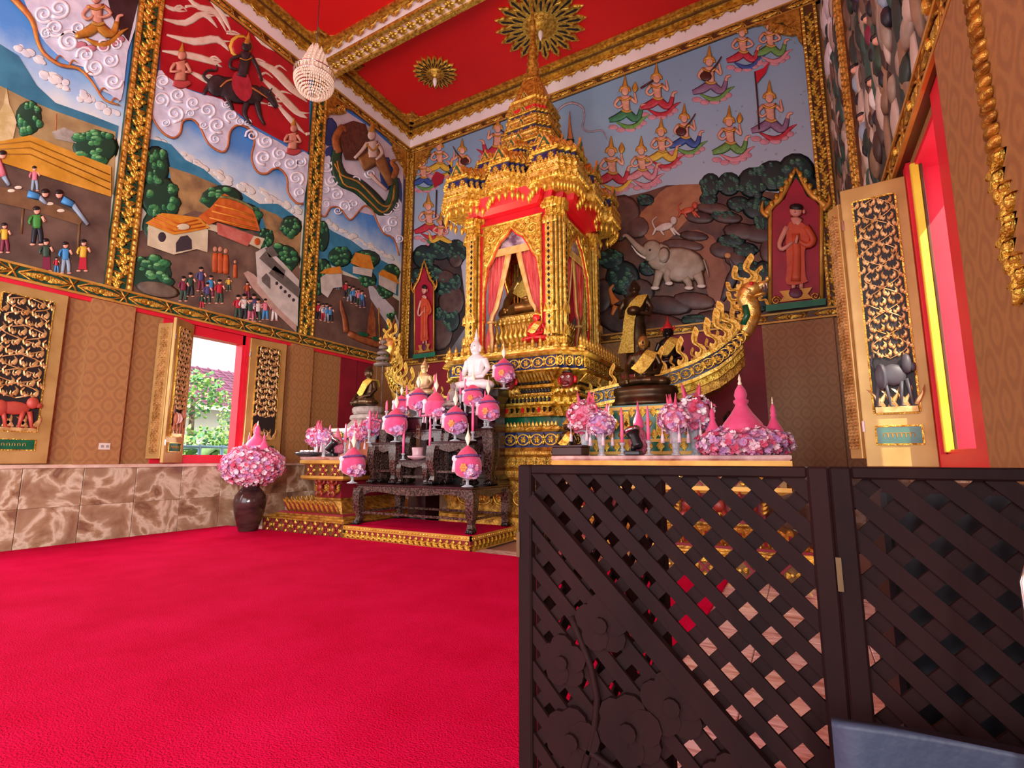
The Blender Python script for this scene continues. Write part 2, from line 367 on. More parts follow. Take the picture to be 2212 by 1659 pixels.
post('L', 3.17, 3.50, GRB, 'broad carved gold and green post between the two left murals')
post('L', 6.38, 6.72, GRB, 'carved gold and green post right of the second left mural')
post('L', -.1, .23, GRB, 'carved gold and green post far left')
post('L', 9.3, 9.46, BRB, 'narrow carved gold post in the corner on the left wall', sc=.5, side=.035)
post('B', -8.43, -8.24, BRB, 'narrow carved gold post in the corner on the back wall', sc=.5, side=.035)
post('B', .56, .80, BRB, 'carved gold post at the right end of the back mural', sc=.65, side=.05)
post('R', 6.6, 6.9, BRB, 'carved gold post on the right wall', sc=.8, side=.06)
post('R', 3.0, 3.3, BRB, 'carved gold post on the right wall near the window', sc=.8, side=.06)
def cornice(w, s0, s1):
    mb = MB().use(WHITEP); wbox(mb, w, s0, s1, 9.25, ZC, 0, .06); mb.use(GOLDD); wbox(mb, w, s0, s1, 9.55, 9.6, .06, .11)
    mb.use(GOLD); wbox(mb, w, s0, s1, 9.6, 9.66, .06, .17); mb.use(BRB); wbox(mb, w, s0, s1, 9.66, 9.69, .06, .2); mb.use(GOLD); wbox(mb, w, s0, s1, 9.69, ZC, .06, .26); mb.use(GOLDD); wbox(mb, w, s0, s1, ZC-.025, ZC, .26, .36)
    o = struct('trim_%d' % TN[0], mb, None, 'white and gold cornice with hanging carved leaves'); TN[0] += 1
    n = int((s1-s0)/.3)
    for k in range(n): place(SWAG, 'leaf_swag', o, wpt(w, s0+(s1-s0)*(k+.5)/n, 9.54, .075), WR[w], 1.0)
cornice('L', 2.4, YB); cornice('B', XL, XR); cornice('R', 2.4, YB)
# ceiling beams with rosettes
def beam(y0, y1, nr, rn):
    mb = MB().use(WHITEP); mb.box(XL, XR, y0, y1, 9.43, ZC)
    mb.use(GOLD)
    for a, b in ((y0-.03, y0+.06), (y1-.06, y1+.03)): mb.box(XL, XR, a, b, 9.38, 9.44); mb.box(XL, XR, a-.05 if a < y0 else b, a if a < y0 else b+.05, 9.66, ZC)
    mb.use(BRB); mb.box(XL, XR, y0-.012, y0, 9.44, 9.47); mb.use(GOLDD)
    mb.box(XL, XR, y0-.14, y0-.08, 9.68, ZC); mb.box(XL, XR, y1+.08, y1+.14, 9.68, ZC)
    o = struct('trim_%d' % TN[0], mb, ceil and None, 'gold and white ceiling beam with carved flowers'); TN[0] += 1
    e1 = Matrix(((1, 0, 0), (0, -1, 0), (0, 0, -1))).transposed().to_euler()
    for k in range(nr): place(FLOWER, 'rosette', o, (XL+.2+(XR-XL-.4)*k/(nr-1), (y0+y1)/2, 9.43), e1, 1.25)
    eb = Matrix(((1, 0, 0), (0, 0, 1), (0, -1, 0))).transposed().to_euler()
    for k in range(30): place(SWAG, 'leaf_swag', o, (XL+.16+.31*k, y0-.06, 9.58), eb, 1.0)
beam(6.43, 6.80, 40, 0)
# gold corner brackets on the ceiling
CB = MB().use(GOLDD)
for k in range(7): leaf(CB, .05+.03*k, .05+.03*(6-k), .22, .12, .1+k*.24, .05, .3)
CB.use(GOLD).prism([(0, 0, 0), (.42, 0, 0), (.22, .1, 0), (.1, .22, 0), (0, .42, 0)], (0, 0, .03)); CB = mesh_of(CB, 'ceiling_bracket')
for x, y, rz in ((XL+.34, YB-.34, -PI/2), (XL+.34, 6.92, 0), (XL+.34, 6.3, -PI/2), (XR-.34, YB-.34, PI), (XR-.34, 6.92, PI/2)):
    place(CB, 'ceiling_bracket', ceil, (x, y, ZC-.001), Euler((PI, 0, rz + (PI/2 if True else 0))), 1.0)
# brackets in the upper corners of the murals
MBK = MB().use(GOLDD)
MBK.prism([(0, 0, 0), (0, -.75, 0), (.06, -.6, 0), (.1, -.42, 0), (.2, -.3, 0), (.28, -.16, 0), (.46, -.1, 0), (.62, -.04, 0), (.8, 0, 0)], (0, 0, .05), .05)
for k in range(9): leaf(MBK, .05+.05*k, -.06-.05*(8-k)*(.9), .16, .09, -.3-.12*k, .075, .4)
MBK = mesh_of(MBK, 'corner_bracket')
for w, s, sg in (('L', 6.72, 1), ('L', 9.3, -1), ('B', -8.24, 1), ('B', .56, -1), ('L', 6.38, -1), ('L', 3.5, 1)):
    if (w, s) in (('L', 6.38), ('L', 3.5)): continue
    place(MBK, 'corner_bracket', BL_ if w == 'L' else BB_, wpt(w, s, ZM1, .03), WR[w], (sg, 1, 1))
# ---------------------------------------------------------------- shutters with carved panels
CARV = mat('carving_black_ground', '#100a0a', '#1c1010', sc=5, rough=.5); GSH = mat('shutter_gold', '#b08a4c', '#c8a464', sc=3, rough=.4, metal=.4)
CUT = mat('carving_gold', '#b98a4a', '#ecc98a', sc=12, rough=.38, metal=.55); BEAST = mat('painted_beast_red', '#9c3a2c', '#b84a38', sc=5, rough=.5)
def vine(mb, w, h, n, m=None):
    """interlaced vine with curling flame leaves filling a tall panel, local x,y plane"""
    mb.use(m or CUT, True)
    for ph in (0, PI):
        mb.tube([(.42*w*math.sin(ph+t*PI*n/48), -h/2+h*t/48, .01) for t in range(49)], .016*w, 5)
    mb.use(m or CUT); r = random.Random(5)
    rows = int(h/(w*.25))
    for j in range(rows):
        for i in range(5):
            x = (-.4+.2*i+(.06 if j % 2 else -.04))*w; y = -h/2+(j+.45+.1*r.random())*h/rows
            sg = 1 if (i+j) % 2 else -1
            leaf(mb, x, y-.06*w, .2*w, .10*w, PI/2+sg*.45, .02, -sg*.9); leaf(mb, x, y-.08*w, .12*w, .08*w, PI/2-sg*1.0, .016, sg*.9)
def shutter(name, label, w, h, loc, rz, beast=None, plaque=True):
    """one leaf: local x along its width from the hinge, -y its carved face, z up"""
    t = thing(name, label, 'shutter', loc, rz, 'carved window shutters')
    MB().use(GSH).bbox(0, w, -.025, .025, 0, h, .006).build('leaf_board', t)
    pw, ph = w*.62, h*.76
    T = Matrix.Translation((w/2, -.025, h*.56)) @ Matrix(((1, 0, 0, 0), (0, 0, -1, 0), (0, 1, 0, 0), (0, 0, 0, 1)))
    b = MB(); b.M = T; b.use(CARV); b.box(-pw/2, pw/2, -ph/2, ph/2, -.0, .006); b.use(GOLD)
    for a in (((-pw/2-.012), -pw/2, -ph/2, ph/2), (pw/2, pw/2+.012, -ph/2, ph/2), (-pw/2, pw/2, ph/2, ph/2+.012), (-pw/2, pw/2, -ph/2-.012, -ph/2)): b.box(a[0], a[1], a[2], a[3], 0, .018)
    b.build('carved_panel', t)
    b = MB(); b.M = T @ Matrix.Translation((0, .12*ph, .006)); vine(b, pw, ph*.76, 7); b.build('vine_carving', t)
    b = MB(); b.M = T @ Matrix.Translation((0, -.375*ph, .006)); b.use(CUT)
    for k in range(7): leaf(b, (-.42+.14*k)*pw, -.1*ph, .1*ph, .12*pw, PI/2+(.5 if k % 2 else -.5), .02, .5)
    b.use(CUT); b.box(-.48*pw, .48*pw, -.125*ph, -.1*ph, 0, .03)
    if beast:
        b.use(beast, True)
        b.ell((0, .04*ph, .02), (.32*pw, .05*ph, .03)); b.ell((-.26*pw, .035*ph, .025), (.16*pw, .06*ph, .035)); b.ell((.34*pw, .085*ph, .03), (.13*pw, .045*ph, .035)); b.ell((.46*pw, .07*ph, .03), (.08*pw, .022*ph, .025))
        for x, d in ((-.34, -.06), (-.2, .05), (.18, -.03), (.3, .05)): b.tube([(x*pw, .02*ph, .02), ((x+d)*pw, -.045*ph, .025), ((x+d*1.6)*pw, -.095*ph, .02), ((x+d*1.6+.1)*pw, -.1*ph, .02)], [.06*pw, .045*pw, .035*pw, .03*pw], 6)
        b.tube([(-.4*pw, .06*ph, .02), (-.48*pw, .1*ph, .02), (-.4*pw, .15*ph, .02), (-.3*pw, .13*ph, .02)], .03*pw, 6)
    b.build('beast_carving', t)
    if plaque:
        b = MB(); b.M = Matrix.Translation((w/2, -.025, h*.105)) @ Matrix(((1, 0, 0, 0), (0, 0, -1, 0), (0, 1, 0, 0), (0, 0, 0, 1)))
        b.use(GREEN); b.box(-pw/2, pw/2, -.06, .06, 0, .008); b.use(GOLD)
        for q in ((-pw/2-.01, pw/2+.01, .06, .072), (-pw/2-.01, pw/2+.01, -.072, -.06), (-pw/2-.012, -pw/2, -.06, .06), (pw/2, pw/2+.012, -.06, .06)): b.box(q[0], q[1], q[2], q[3], 0, .014)
        for k in range(7):
            x = (-.3+.1*k)*pw; b.use(GOLDP); b.tube([(x-.012, -.014, .01), (x-.012, .014, .01), (x+.008, .016, .01), (x+.012, .002, .01), (x+.012, -.014, .01)], .0028, 4)
        b.build('name_plaque', t)
    for z in (.3, h-.3): MB().use(SILVER).tube([(0, -.03, z-.04), (0, -.03, z+.04)], .01, 8).build('hinge', t)
    return t
hs = 2.2
shutter('window_shutter', 'large gold shutter leaf with vine carving and red beast at the far left', .78, hs, (XL+.12, 1.99, 1.06), math.radians(90), BEAST)
shutter('window_shutter', 'half-open gold shutter leaf left of the bright window', .47, hs, (XL+.31, 4.02, 1.06), math.radians(122), mat('painted_beast_tan', '#b06a4a', rough=.5))
shutter('window_shutter', 'gold shutter leaf with red-skirted figure right of the bright window', .68, hs, (XL+.05, 5.42, 1.06), math.radians(84), None)
b = MB()
for o in [o for o in COL.objects if o.name == 'window_shutter.002']:
    b.use(BEAST, True); b.ell((.2, -.05, .56), (.07, .03, .13)); b.ell((.26, -.05, .45), (.09, .03, .045)); b.use(GREEN, True).ell((.2, -.055, .40), (.05, .025, .05)); b.use(CUT, True).ell((.33, -.05, .44), (.07, .025, .04)); b.build('carved_figure', o)
# tissue-like door panel strip of the folded second leaf beside the half-open one
t = thing('window_shutter', 'narrow folded gold shutter leaf edge left of the bright window', 'shutter', (XL+.06, 3.93, 1.12), math.radians(20), 'carved window shutters')
MB().use(GSH).bbox(0, .24, -.02, .02, 0, 2.05, .005).build('leaf_board', t)
b = MB().use(CUT)
b.M = Matrix.Translation((.12, -.02, 1.02)) @ Matrix(((1, 0, 0, 0), (0, 0, -1, 0), (0, 1, 0, 0), (0, 0, 0, 1))); vine(b, .13, 1.9, 9); b.build('vine_carving', t)
# sockets and switches
def socket(w, s, z, d, label, ww=.13):
    mb = MB().use(mat('switch_white', '#d8cfc2', rough=.4)); wbox(mb, w, s-ww/2, s+ww/2, z-.045, z+.045, d, d+.012)
    o = mb.build('light_switch'); tag(o, label, 'switch'); b = MB().use(mat('switch_grey', '#9a938c', rough=.4))
    for k in (-1, 1): wbox(b, w, s+k*.03-.016, s+k*.03+.016, z-.018, z+.018, d+.012, d+.018)
    b.build('rocker', o)
socket('L', 3.38, 1.29, .1, 'white double switch plate on the wallpapered pilaster')
socket('L', 6.62, 1.24, .1, 'white socket plate on the pilaster behind the left altar', .12)
# ---------------------------------------------------------------- right wall window with its shutters
mb = MB().use(REDF)
a, b_ = OPR[0]
for (s0, s1, z0, z1) in ((a-.4, a, 1.05, 3.33), (b_, b_+.12, 1.05, 3.33), (a, b_, 1.05, ZW0)): wbox(mb, 'R', s0, s1, z0, z1, 0, .03)
for (s0, s1, z0, z1) in ((a, a+.02, ZW0, ZW1), (b_-.04, b_, ZW0, ZW1), (a, b_, ZW0, ZW0+.03), (a, b_, ZW1-.04, ZW1)): wbox(mb, 'R', s0, s1, z0, z1, -.38, 0)
for s0, s1 in ((OPR[1][0], OPR[1][0]+.02), (OPR[1][1]-.02, OPR[1][1])): wbox(mb, 'R', s0, s1, ZW0, ZW1, -.38, 0)
struct('window_2', mb, None, 'red window frame and deep red reveal in the right wall')
mb = MB().use(REDD); wbox(mb, 'R', 7.6, 9.2, 1.045, 3.33, 0, .02); struct('door_2', mb, None, 'dark red panel in the right wall by the corner')
mb = MB().use(WP); wbox(mb, 'R', 2.2, 3.32, 1.045, ZM0-.2, 0, .08); struct('trim_40', mb, None, 'wallpapered pilaster at the right edge')
mb = MB().use(WP)
o = None
mb = MB().use(GOLDD, True)
for k in range(40):
    z = 2.35+.055*k; wpos = wpt('R', 2.66, z, .09); mb.ell(wpos, (.03, .06, .03), 8, 6)
o = tag(mb.build('rope_moulding'), 'gilded rope moulding on the pilaster at the right edge', 'moulding')
for k in range(2): place(SCROLL, 'leaf_drop', o, wpt('R', 2.66, 2.18-.3*k, .08), WR['R'], .8)
shutter('window_shutter', 'shadowed carved shutter leaf standing open at the right window', .42, hs, (XR-.45, 4.66, 1.06), math.radians(-4), mat('painted_beast_grey', '#4a4a52', rough=.5))
t = thing('window_shutter', 'narrow gold folded shutter leaf nearest the back corner on the right wall', 'shutter', (XR-.52, 4.8, 1.12), math.radians(-62), 'carved window shutters')
MB().use(GSH).bbox(0, .14, -.02, .02, 0, 2.05, .005).build('leaf_board', t)
b = MB().use(GOLDD)
b.M = Matrix.Translation((.07, -.02, 1.02)) @ Matrix(((1, 0, 0, 0), (0, 0, -1, 0), (0, 1, 0, 0), (0, 0, 0, 1))); vine(b, .1, 1.9, 9); b.build('vine_carving', t)
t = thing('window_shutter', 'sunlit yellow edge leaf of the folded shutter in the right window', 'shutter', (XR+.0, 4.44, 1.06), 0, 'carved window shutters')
MB().use(mat('sunlit_gilt', '#d8b428', '#e8cc44', sc=3, rough=.5, metal=.2)).bbox(-.03, .02, -.02, .02, .1, 2.2, .006).build('leaf_board', t)  # sunlight put into the colour: brighter and yellower than the shutter gold
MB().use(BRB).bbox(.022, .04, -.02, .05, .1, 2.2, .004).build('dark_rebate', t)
socket('R', 2.6, 1.32, .08, 'pale switch plate at the right edge of the photo', .1)
# red and wallpaper panels on the back wall under the mural
mb = MB().use(REDD); wbox(mb, 'B', -1.95, -.42, 1.0, 3.385, 0, .02); wbox(mb, 'B', -7.7, -6.9, 1.0, 3.385, 0, .02); struct('door_3', mb, None, 'dark red doors in the back wall on both sides of the shrine')
mb = MB().use(WP); wbox(mb, 'B', -.42, .62, 1.0, 3.38, 0, .05); struct('trim_41', mb, None, 'plain wallpapered panel right of the dark red door')
# ---------------------------------------------------------------- painted relief murals (plaster relief, traced onto the wall planes)
class Rel:
    def __init__(s, w): s.w = w; s.b = MB(); s.dz = 0.
    def P(s, x, y, d):
        d += s.dz
        return {'L': lambda: PL(x, y, 0, XL+d), 'B': lambda: PL(x, y, 1, YB-d), 'R': lambda: PL(x, y, 0, XR-d)}[s.w]()
    def poly(s, pts, m, d=.012, th=.012, sm=0):
        if sm: pts = [(p.x, p.y) for p in catm([Vector((a, b, 0)) for a, b in pts], sm)]
        s.b.use(m); s.b.loft([[s.P(x, y, d) for x, y in pts], [s.P(x, y, d+th) for x, y in pts]]); return s
    def blob(s, cx, cy, rx, ry, m, d=.012, h=.03, rot=0., n=10):
        c, q = math.cos(rot), math.sin(rot); s.b.use(m, True)
        def ring(k, dd): return [s.P(cx+k*(rx*math.cos(t)*c-ry*math.sin(t)*q), cy+k*(rx*math.cos(t)*q+ry*math.sin(t)*c), dd) for t in [2*PI*i/n for i in range(n)]]
        s.b.loft([ring(1, d), ring(.8, d+.6*h), ring(.45, d+.92*h), ring(.08, d+h)]); return s
    def stroke(s, pts, w, m, d=.014, h=.014, sm=3):
        ws = w if isinstance(w, (list, tuple)) else [w]*len(pts)
        P = catm([Vector((x, y, k)) for (x, y), k in zip(pts, ws)], sm, False) if sm else [Vector((x, y, k)) for (x, y), k in zip(pts, ws)]
        s.b.use(m, True); rings = []
        for i, p in enumerate(P):
            t = P[min(i+1, len(P)-1)]-P[max(i-1, 0)]; t.z = 0
            t = t.normalized() if t.length > 1e-6 else Vector((1, 0, 0)); nx, ny, k = -t.y, t.x, max(p.z, .2)/2
            rings.append([s.P(p.x+nx*k, p.y+ny*k, d), s.P(p.x+nx*k*.5, p.y+ny*k*.5, d+h*.85), s.P(p.x-nx*k*.5, p.y-ny*k*.5, d+h*.85), s.P(p.x-nx*k, p.y-ny*k, d)])
        s.b.loft(rings, True, True); return s
    def spiral(s, cx, cy, r, m, w=None, d=.03, h=.03, dr=1, t0=0., turns=1.6):
        N = 14; pts = []
        for i in range(N):
            t = i/(N-1); a = t0+dr*t*turns*2*PI; rr = r*(1-.85*t); pts.append((cx+rr*math.cos(a), cy+rr*math.sin(a)*.92))
        w = w or r*.42
        return s.stroke(pts, [w*(1-.4*i/(N-1)) for i in range(N)], m, d, h, 2)
    def out(s, name, parent, kind=None, label=None):
        o = s.b.build(name, parent); tag(o, label, kind=kind); s.b = MB(); return o
def bank(R, x, y, a, h, m, rot):
    r = random.Random(int(x*3+y))
    for k in range(9):
        q = r.uniform(-1, 1); R.blob(x+q*a*math.cos(rot)+r.uniform(-4, 4), y+q*a*math.sin(rot)+r.uniform(-h*.5, h*.5), r.uniform(.2, .5)*a, r.uniform(.3, .6)*h, m, .010+.0008*k, .004, rot+r.uniform(-.2, .2), 9)
def pm(h, h2=None, sc=5): return mat('paint_'+h.strip('#')+(h2 or '').strip('#'), h, h2, sc=sc, rough=.5)
SKIN = pm('#d9a187'); SKIND = pm('#a86a4c'); HAIR = pm('#16100e'); CLW = pm('#e2e4f0', '#c4c8da', 8); CLS = pm('#fafafe', '#e6e8f0', 12); CLE = pm('#a8603a', '#c47a44', 9); GOLDM = mat('mural_gilding', '#b9802c', '#d9a648', sc=9, rough=.4, metal=.4)
TG = [pm('#17402f'), pm('#22623e'), pm('#3f8a52'), pm('#6cb070')]; TGD = [pm('#10292a'), pm('#1b3e38'), pm('#2c5846'), pm('#487458')]
def tree(R, cx, cy, rx, ry, pal=TG, n=16, d=.014, trunk=None, sd=0):
    r = random.Random(int(cx*7+cy*13+sd)); R.dz = .012
    if trunk: R.stroke([(cx+trunk[0], cy+ry+trunk[1]), (cx+trunk[0]*.5, cy+ry*.4), (cx, cy)], [rx*.2, rx*.14, rx*.1], pm('#5a4030'), d, .012)
    R.blob(cx, cy, rx*.95, ry*.95, pal[0], d, .03, 0, 14)
    for k in range(n):
        a = r.random()*2*PI; q = math.sqrt(r.random())*.8; x = cx+q*rx*math.cos(a); y = cy+q*ry*math.sin(a); s = r.uniform(.16, .34)
        for j in range(3):
            R.blob(x-j*s*rx*.12, y-j*s*ry*.28, rx*s*(1-.28*j), ry*s*(.85-.28*j), pal[min(3, j+1)] if r.random() > .3 else pal[j], d+.016+.007*j, .014, 0, 8)
    R.dz = 0.
def person(R, x, y, h, shirt, pants, lean=0., arm=1, skin=None, skirt=False):
    """small painted person: x,y = feet in the photo frame, h = height"""
    sk = skin or SKIN; u = h/8.0; hx = x+lean*h; R.dz = .03
    if skirt: R.poly([(x-1.1*u, y-.4*u), (x+1.1*u, y-.3*u), (x+.8*u+lean*h*.5, y-4*u), (x-.8*u+lean*h*.5, y-4*u)], pants, .014, .012)
    else:
        for k in (-1, 1): R.stroke([(x+k*.85*u, y-.2*u), (x+k*.7*u+.1*u, y-2*u), (x+k*.4*u+lean*h*.5, y-4*u)], [1.0*u, 1.2*u, 1.3*u], pants, .014, .014, 2)
    for k in (-1, 1): R.blob(x+k*.95*u, y, .7*u, .3*u, sk, .016, .01, 0, 6)
    R.stroke([(x+lean*h*.5, y-3.5*u), (x+lean*h*.7, y-5*u), (hx, y-6.4*u)], [2.0*u, 2.1*u, 2.2*u], shirt, .018, .016, 2)
    for k in (-1, 1):
        up = arm if k > 0 else .4
        R.stroke([(hx+k*1.1*u, y-6.1*u), (hx+k*1.7*u, y-4.9*u), (hx+k*(1.2+.5*up)*u, y-(3.8+1.5*up)*u)], [.8*u, .7*u, .5*u], shirt if k < 0 else sk, .024, .012, 2)
    R.blob(hx, y-7.3*u, .75*u, .9*u, sk, .026, .016, 0, 8); R.blob(hx-.1*u, y-7.75*u, .85*u, .6*u, HAIR, .03, .016, 0, 8); R.dz = 0.
def deva(R, x, y, s, cl, sash, fl=1, item=None, skin=None):
    """celestial figure in flight: x,y = chest centre, s = unit (about 1/9 of the figure)"""
    sk = skin or pm('#dca58c', '#c98c74', 9)
    def q(a, b): return (x+fl*a*s, y+b*s)
    cloud = pm('#c98a96', '#b87884', 10)
    for a, b, r in ((-2.2, 4.6, 1.0), (-.8, 5.1, .9), (1, 5, 1.1), (2.4, 4.4, .9), (3.4, 3.8, .8)): R.blob(*q(a, b), r*s, .55*s, cloud, .01, .016, 0, 8)
    R.stroke([q(-1.6, 3.6), q(.5, 4.6), q(2.2, 4.2), q(3.4, 2.9), q(4.6, 2.2)], [.3*s, 1*s, 1*s, .7*s, .15*s], sash, .014, .014)
    R.stroke([q(.3, 1.7), q(-1.2, 2.7), q(-3, 3.3)], [1.6*s, 1.6*s, .9*s], cl, .02, .022)
    R.stroke([q(.3, 1.7), q(1.7, 2.9), q(2.6, 2.6), q(3.0, 1.2)], [1.6*s, 1.5*s, 1.1*s, .8*s], cl, .022, .022)
    R.stroke([q(3.0, 1.3), q(3.2, .5), q(3.9, .3)], [.7*s, .6*s, .4*s], sk, .024, .016)
    R.stroke([q(0, -1.3), q(.1, 0), q(.3, 1.7)], [2.3*s, 1.7*s, 1.5*s], sk, .026, .026)
    R.stroke([q(-.6, 1.3), q(.3, 1.7), q(1.2, 1.4)], [.5*s]*3, pm('#b98a3a'), .05, .01)
    R.stroke([q(-1.0, -1.0), q(-1.9, .2), q(-1.2, .9), q(-.4, .3)], [.7*s, .6*s, .5*s, .4*s], sk, .034, .018)
    R.stroke([q(1.0, -1.0), q(2.1, .0), q(1.9, -1.2) if item else q(1.0, .6), q(1.8, -1.9) if item else q(.2, .4)], [.7*s, .6*s, .5*s, .4*s], sk, .034, .018)
    R.blob(*q(0, -2.2), .75*s, .9*s, sk, .03, .028, 0, 10); R.stroke([q(-1.2, -1.0), q(0, -.5), q(1.2, -1.0)], [.4*s]*3, GOLDM, .05, .012)
    R.stroke([q(-.9, -2.1), q(-.7, -2.8), q(0, -3.0), q(.7, -2.8), q(.9, -2.1)], .55*s, GOLDM, .04, .016)
    R.stroke([q(0, -2.9), q(0, -3.9), q(0, -5.2)], [1.2*s, .7*s, .15*s], GOLDM, .04, .022)
    wood = pm('#4a1e1a')
    if item == 'lute': R.blob(*q(-.6, .4), 1.1*s, .9*s, wood, .055, .02, 0, 10); R.stroke([q(-.4, .2), q(1.2, -1.6), q(2.2, -3.2)], [.35*s, .3*s, .2*s], wood, .055, .014)
    elif item == 'lotus': R.stroke([q(1.8, -2.0), q(1.9, -2.8), q(1.9, -4.0)], [.4*s, 1.2*s, .1*s], GOLDM, .04, .02)
    elif item == 'flute': R.stroke([q(-.6, -1.9), q(-3, -.4)], .35*s, wood, .055, .014, 0)
    elif item == 'flag': R.stroke([q(-1.7, 3), q(-2.0, -2), q(-2.4, -6.6)], .3*s, wood, .05, .014, 0); R.poly([q(-2.4, -6.6), q(-1, -7.2), q(0, -8.2), q(-.6, -6.4), q(-2.1, -4.6)], pm('#b8182c'), .05, .008)
def ground(w, name, parent, s0, s1, stops, z0=None, z1=None, sc=3):
    mb = MB().use(mat(parent.name+'_paint', '#888888', rough=.55, sc=sc, grad=(z0 or ZM0, z1 or ZM1, stops))); wbox(mb, w, s0, s1, ZM0, ZM1, 0, .012); return mb.build(name, parent)
# ------------------------------------------------ first left mural
m1 = thing('mural', 'left mural with thatched roof, villagers and clouds, cut by the photo edge', 'mural', (XL, 1.7, ZM0), 0, 'wall murals'); T0 = Matrix.Translation((-XL, -1.7, -ZM0))
def fin(root):
    for ch in root.children: ch.matrix_parent_inverse = Matrix.Translation(root.location).inverted()
SKYST = [(0, '#5c7a52'), (.46, '#f0eed8'), (.54, '#b4d4ea'), (.64, '#4f92d8'), (1, '#3a78c8')]
ground('L', 'painted_background', m1, .23, 3.17, SKYST)
R = Rel('L')
R.poly([(-120, -20), (0, 95), (40, 120), (80, 185), (120, 222), (200, 250), (256, 272), (250, 330), (-120, 320)], pm('#2c6c88', '#3c829c', 4)); R.out('mountain', m1)
R.poly([(-120, 120), (0, 185), (60, 215), (120, 240), (200, 268), (250, 285), (245, 420), (-120, 320)], pm('#8f7850', '#b09a68', 4), .02); R.out('hill', m1)
for x, y, a in ((60, 118, 34), (100, 160, 30), (150, 190, 40), (190, 215, 34), (235, 240, 20)): bank(R, x, y, a, 11*1.6, pm('#e8e8e0', '#d0d4dc', 8), .5)
R.out('cloud_bank', m1, 'stuff')
tree(R, 62, 255, 33, 42, TG); R.out('tree', m1)
tree(R, 205, 318, 55, 42, TG, 22); R.out('tree', m1)
R.poly([(-60, 330), (-60, 250), (0, 240), (8, 225), (14, 188), (20, 225), (30, 245), (36, 265), (28, 300), (26, 332)], pm('#d8c89a', '#b8a468', 7), .03, .02); R.out('painted_chedi', m1)
R.poly([(112, 285), (138, 275), (172, 290), (168, 310), (120, 300)], pm('#b8b4a8', '#8a8478', 8), .03); R.stroke([(120, 288), (122, 245)], 3, CLE, .03, .01, 0); R.out('painted_hut', m1)
R.poly([(-120, 330), (65, 292), (240, 360), (240, 425), (0, 350), (-120, 345)], pm('#b8821f', '#d39a38', 6), .04, .02)
for k in range(3): R.stroke([(-60, 318+8*k), (65, 305+14*k), (238, 378+16*k)], 3, pm('#8a5c14'), .058, .008, 0)
R.out('thatched_roof', m1)
BRN = pm('#4a3830', '#6b5446', 3)
R.poly([(-140, 335), (0, 350), (240, 425), (228, 612), (-140, 560)], BRN, .024); R.out('earth', m1)
R.poly([(-60, 395), (55, 412), (182, 470), (172, 486), (60, 452), (-60, 425)], pm('#7a5a3c', '#6a4c30', 8), .038, .012)
for a, b, c, e in ((50, 450, 46, 505), (172, 480, 168, 540)): R.stroke([(a, b), (c, e)], 7, pm('#6a4c30'), .036, .01, 0)
for a, b in ((25, 412), (70, 425), (108, 440), (132, 455), (40, 405)): R.blob(a, b, 9, 4, pm('#d8d0b8'), .05, .006)
R.out('painted_bench', m1)
C = {'g': pm('#3f8a3a'), 'y': pm('#d8b03a'), 'r': pm('#b82838'), 'b': pm('#3f8ac0'), 'p': pm('#d87a8a'), 'n': pm('#20242e'), 'k': pm('#8aa0b0'), 'w': pm('#d8d4cc'), 'o': pm('#c05a28', '#a84a20', 8), 'm': pm('#7a2840'), 'd': pm('#2f4a3a'), 'v': pm('#4a4a78')}
for a in ((75, 412, 52, 'p', 'k', 0), (80, 528, 80, 'g', 'n', 0), (10, 545, 62, 'y', 'm', 0), (100, 585, 68, 'd', 'm', 0, 1), (122, 588, 32, 'r', 'b', 0), (142, 590, 66, 'b', 'k', 0), (178, 585, 66, 'y', 'r', .05, 1)):
    person(R, a[0], a[1], a[2], C[a[3]], C[a[4]], a[5], 1, None, len(a) > 6); R.out('painted_figure', m1)
for pts, c1, c2, hd in (([(60, 418), (85, 425), (100, 440)], 'b', 'k', (98, 418)), ([(135, 430), (158, 442), (190, 485)], 'b', 'k', (128, 420)), ([(-6, 345), (8, 380), (20, 400)], 'p', 'k', (6, 335))):
    R.stroke(pts[:2], [18, 16], C[c1], .06, .02, 2); R.stroke(pts[1:], [13, 9], C[c2], .058, .018, 2); R.blob(hd[0], hd[1], 8, 9, SKIN, .07, .02); R.blob(hd[0], hd[1]-5, 9, 6, HAIR, .08, .016); R.out('painted_figure', m1)
R.poly([(60, -40), (300, -40), (276, 110), (262, 215), (240, 205), (215, 190), (190, 150), (150, 135), (110, 105), (80, 60)], CLW, .03, .02, 3)
for x, y, r, dr in ((95, 30, 22, 1), (128, 18, 24, -1), (120, 60, 22, 1), (150, 90, 26, -1), (185, 118, 20, 1), (205, 145, 22, -1), (238, 130, 18, 1), (245, 175, 20, 1), (225, 100, 16, -1), (170, 60, 18, 1), (100, 72, 14, -1), (250, 95, 14, 1)): R.spiral(x, y, r, CLS, None, .05, .03, dr, x)
R.out('swirling_cloud', m1)
R.poly([(225, -40), (310, -40), (278, 90), (255, 60), (240, 30)], pm('#2c2020', '#3c2c30', 6), .045, .008); R.dz = .05; deva(R, 208, 28, 15, GOLDM, GOLDM, 1); R.dz = 0; R.out('painted_deity', m1)
R.stroke([(0, -30), (40, 8), (70, 45), (80, 85), (95, 115), (130, 140), (170, 148), (200, 178), (225, 215), (258, 226)], [16, 15, 13, 10, 9, 8, 7, 6, 5, 3], pm('#b8682a', '#d0903c', 9), .06, .03)
for x, y in ((120, 130), (150, 140), (185, 165), (215, 200), (240, 222)): R.stroke([(x, y), (x+8, y-10), (x+18, y-4)], [5, 4, 1], CLE, .06, .02)
R.out('naga_tail', m1); fin(m1)
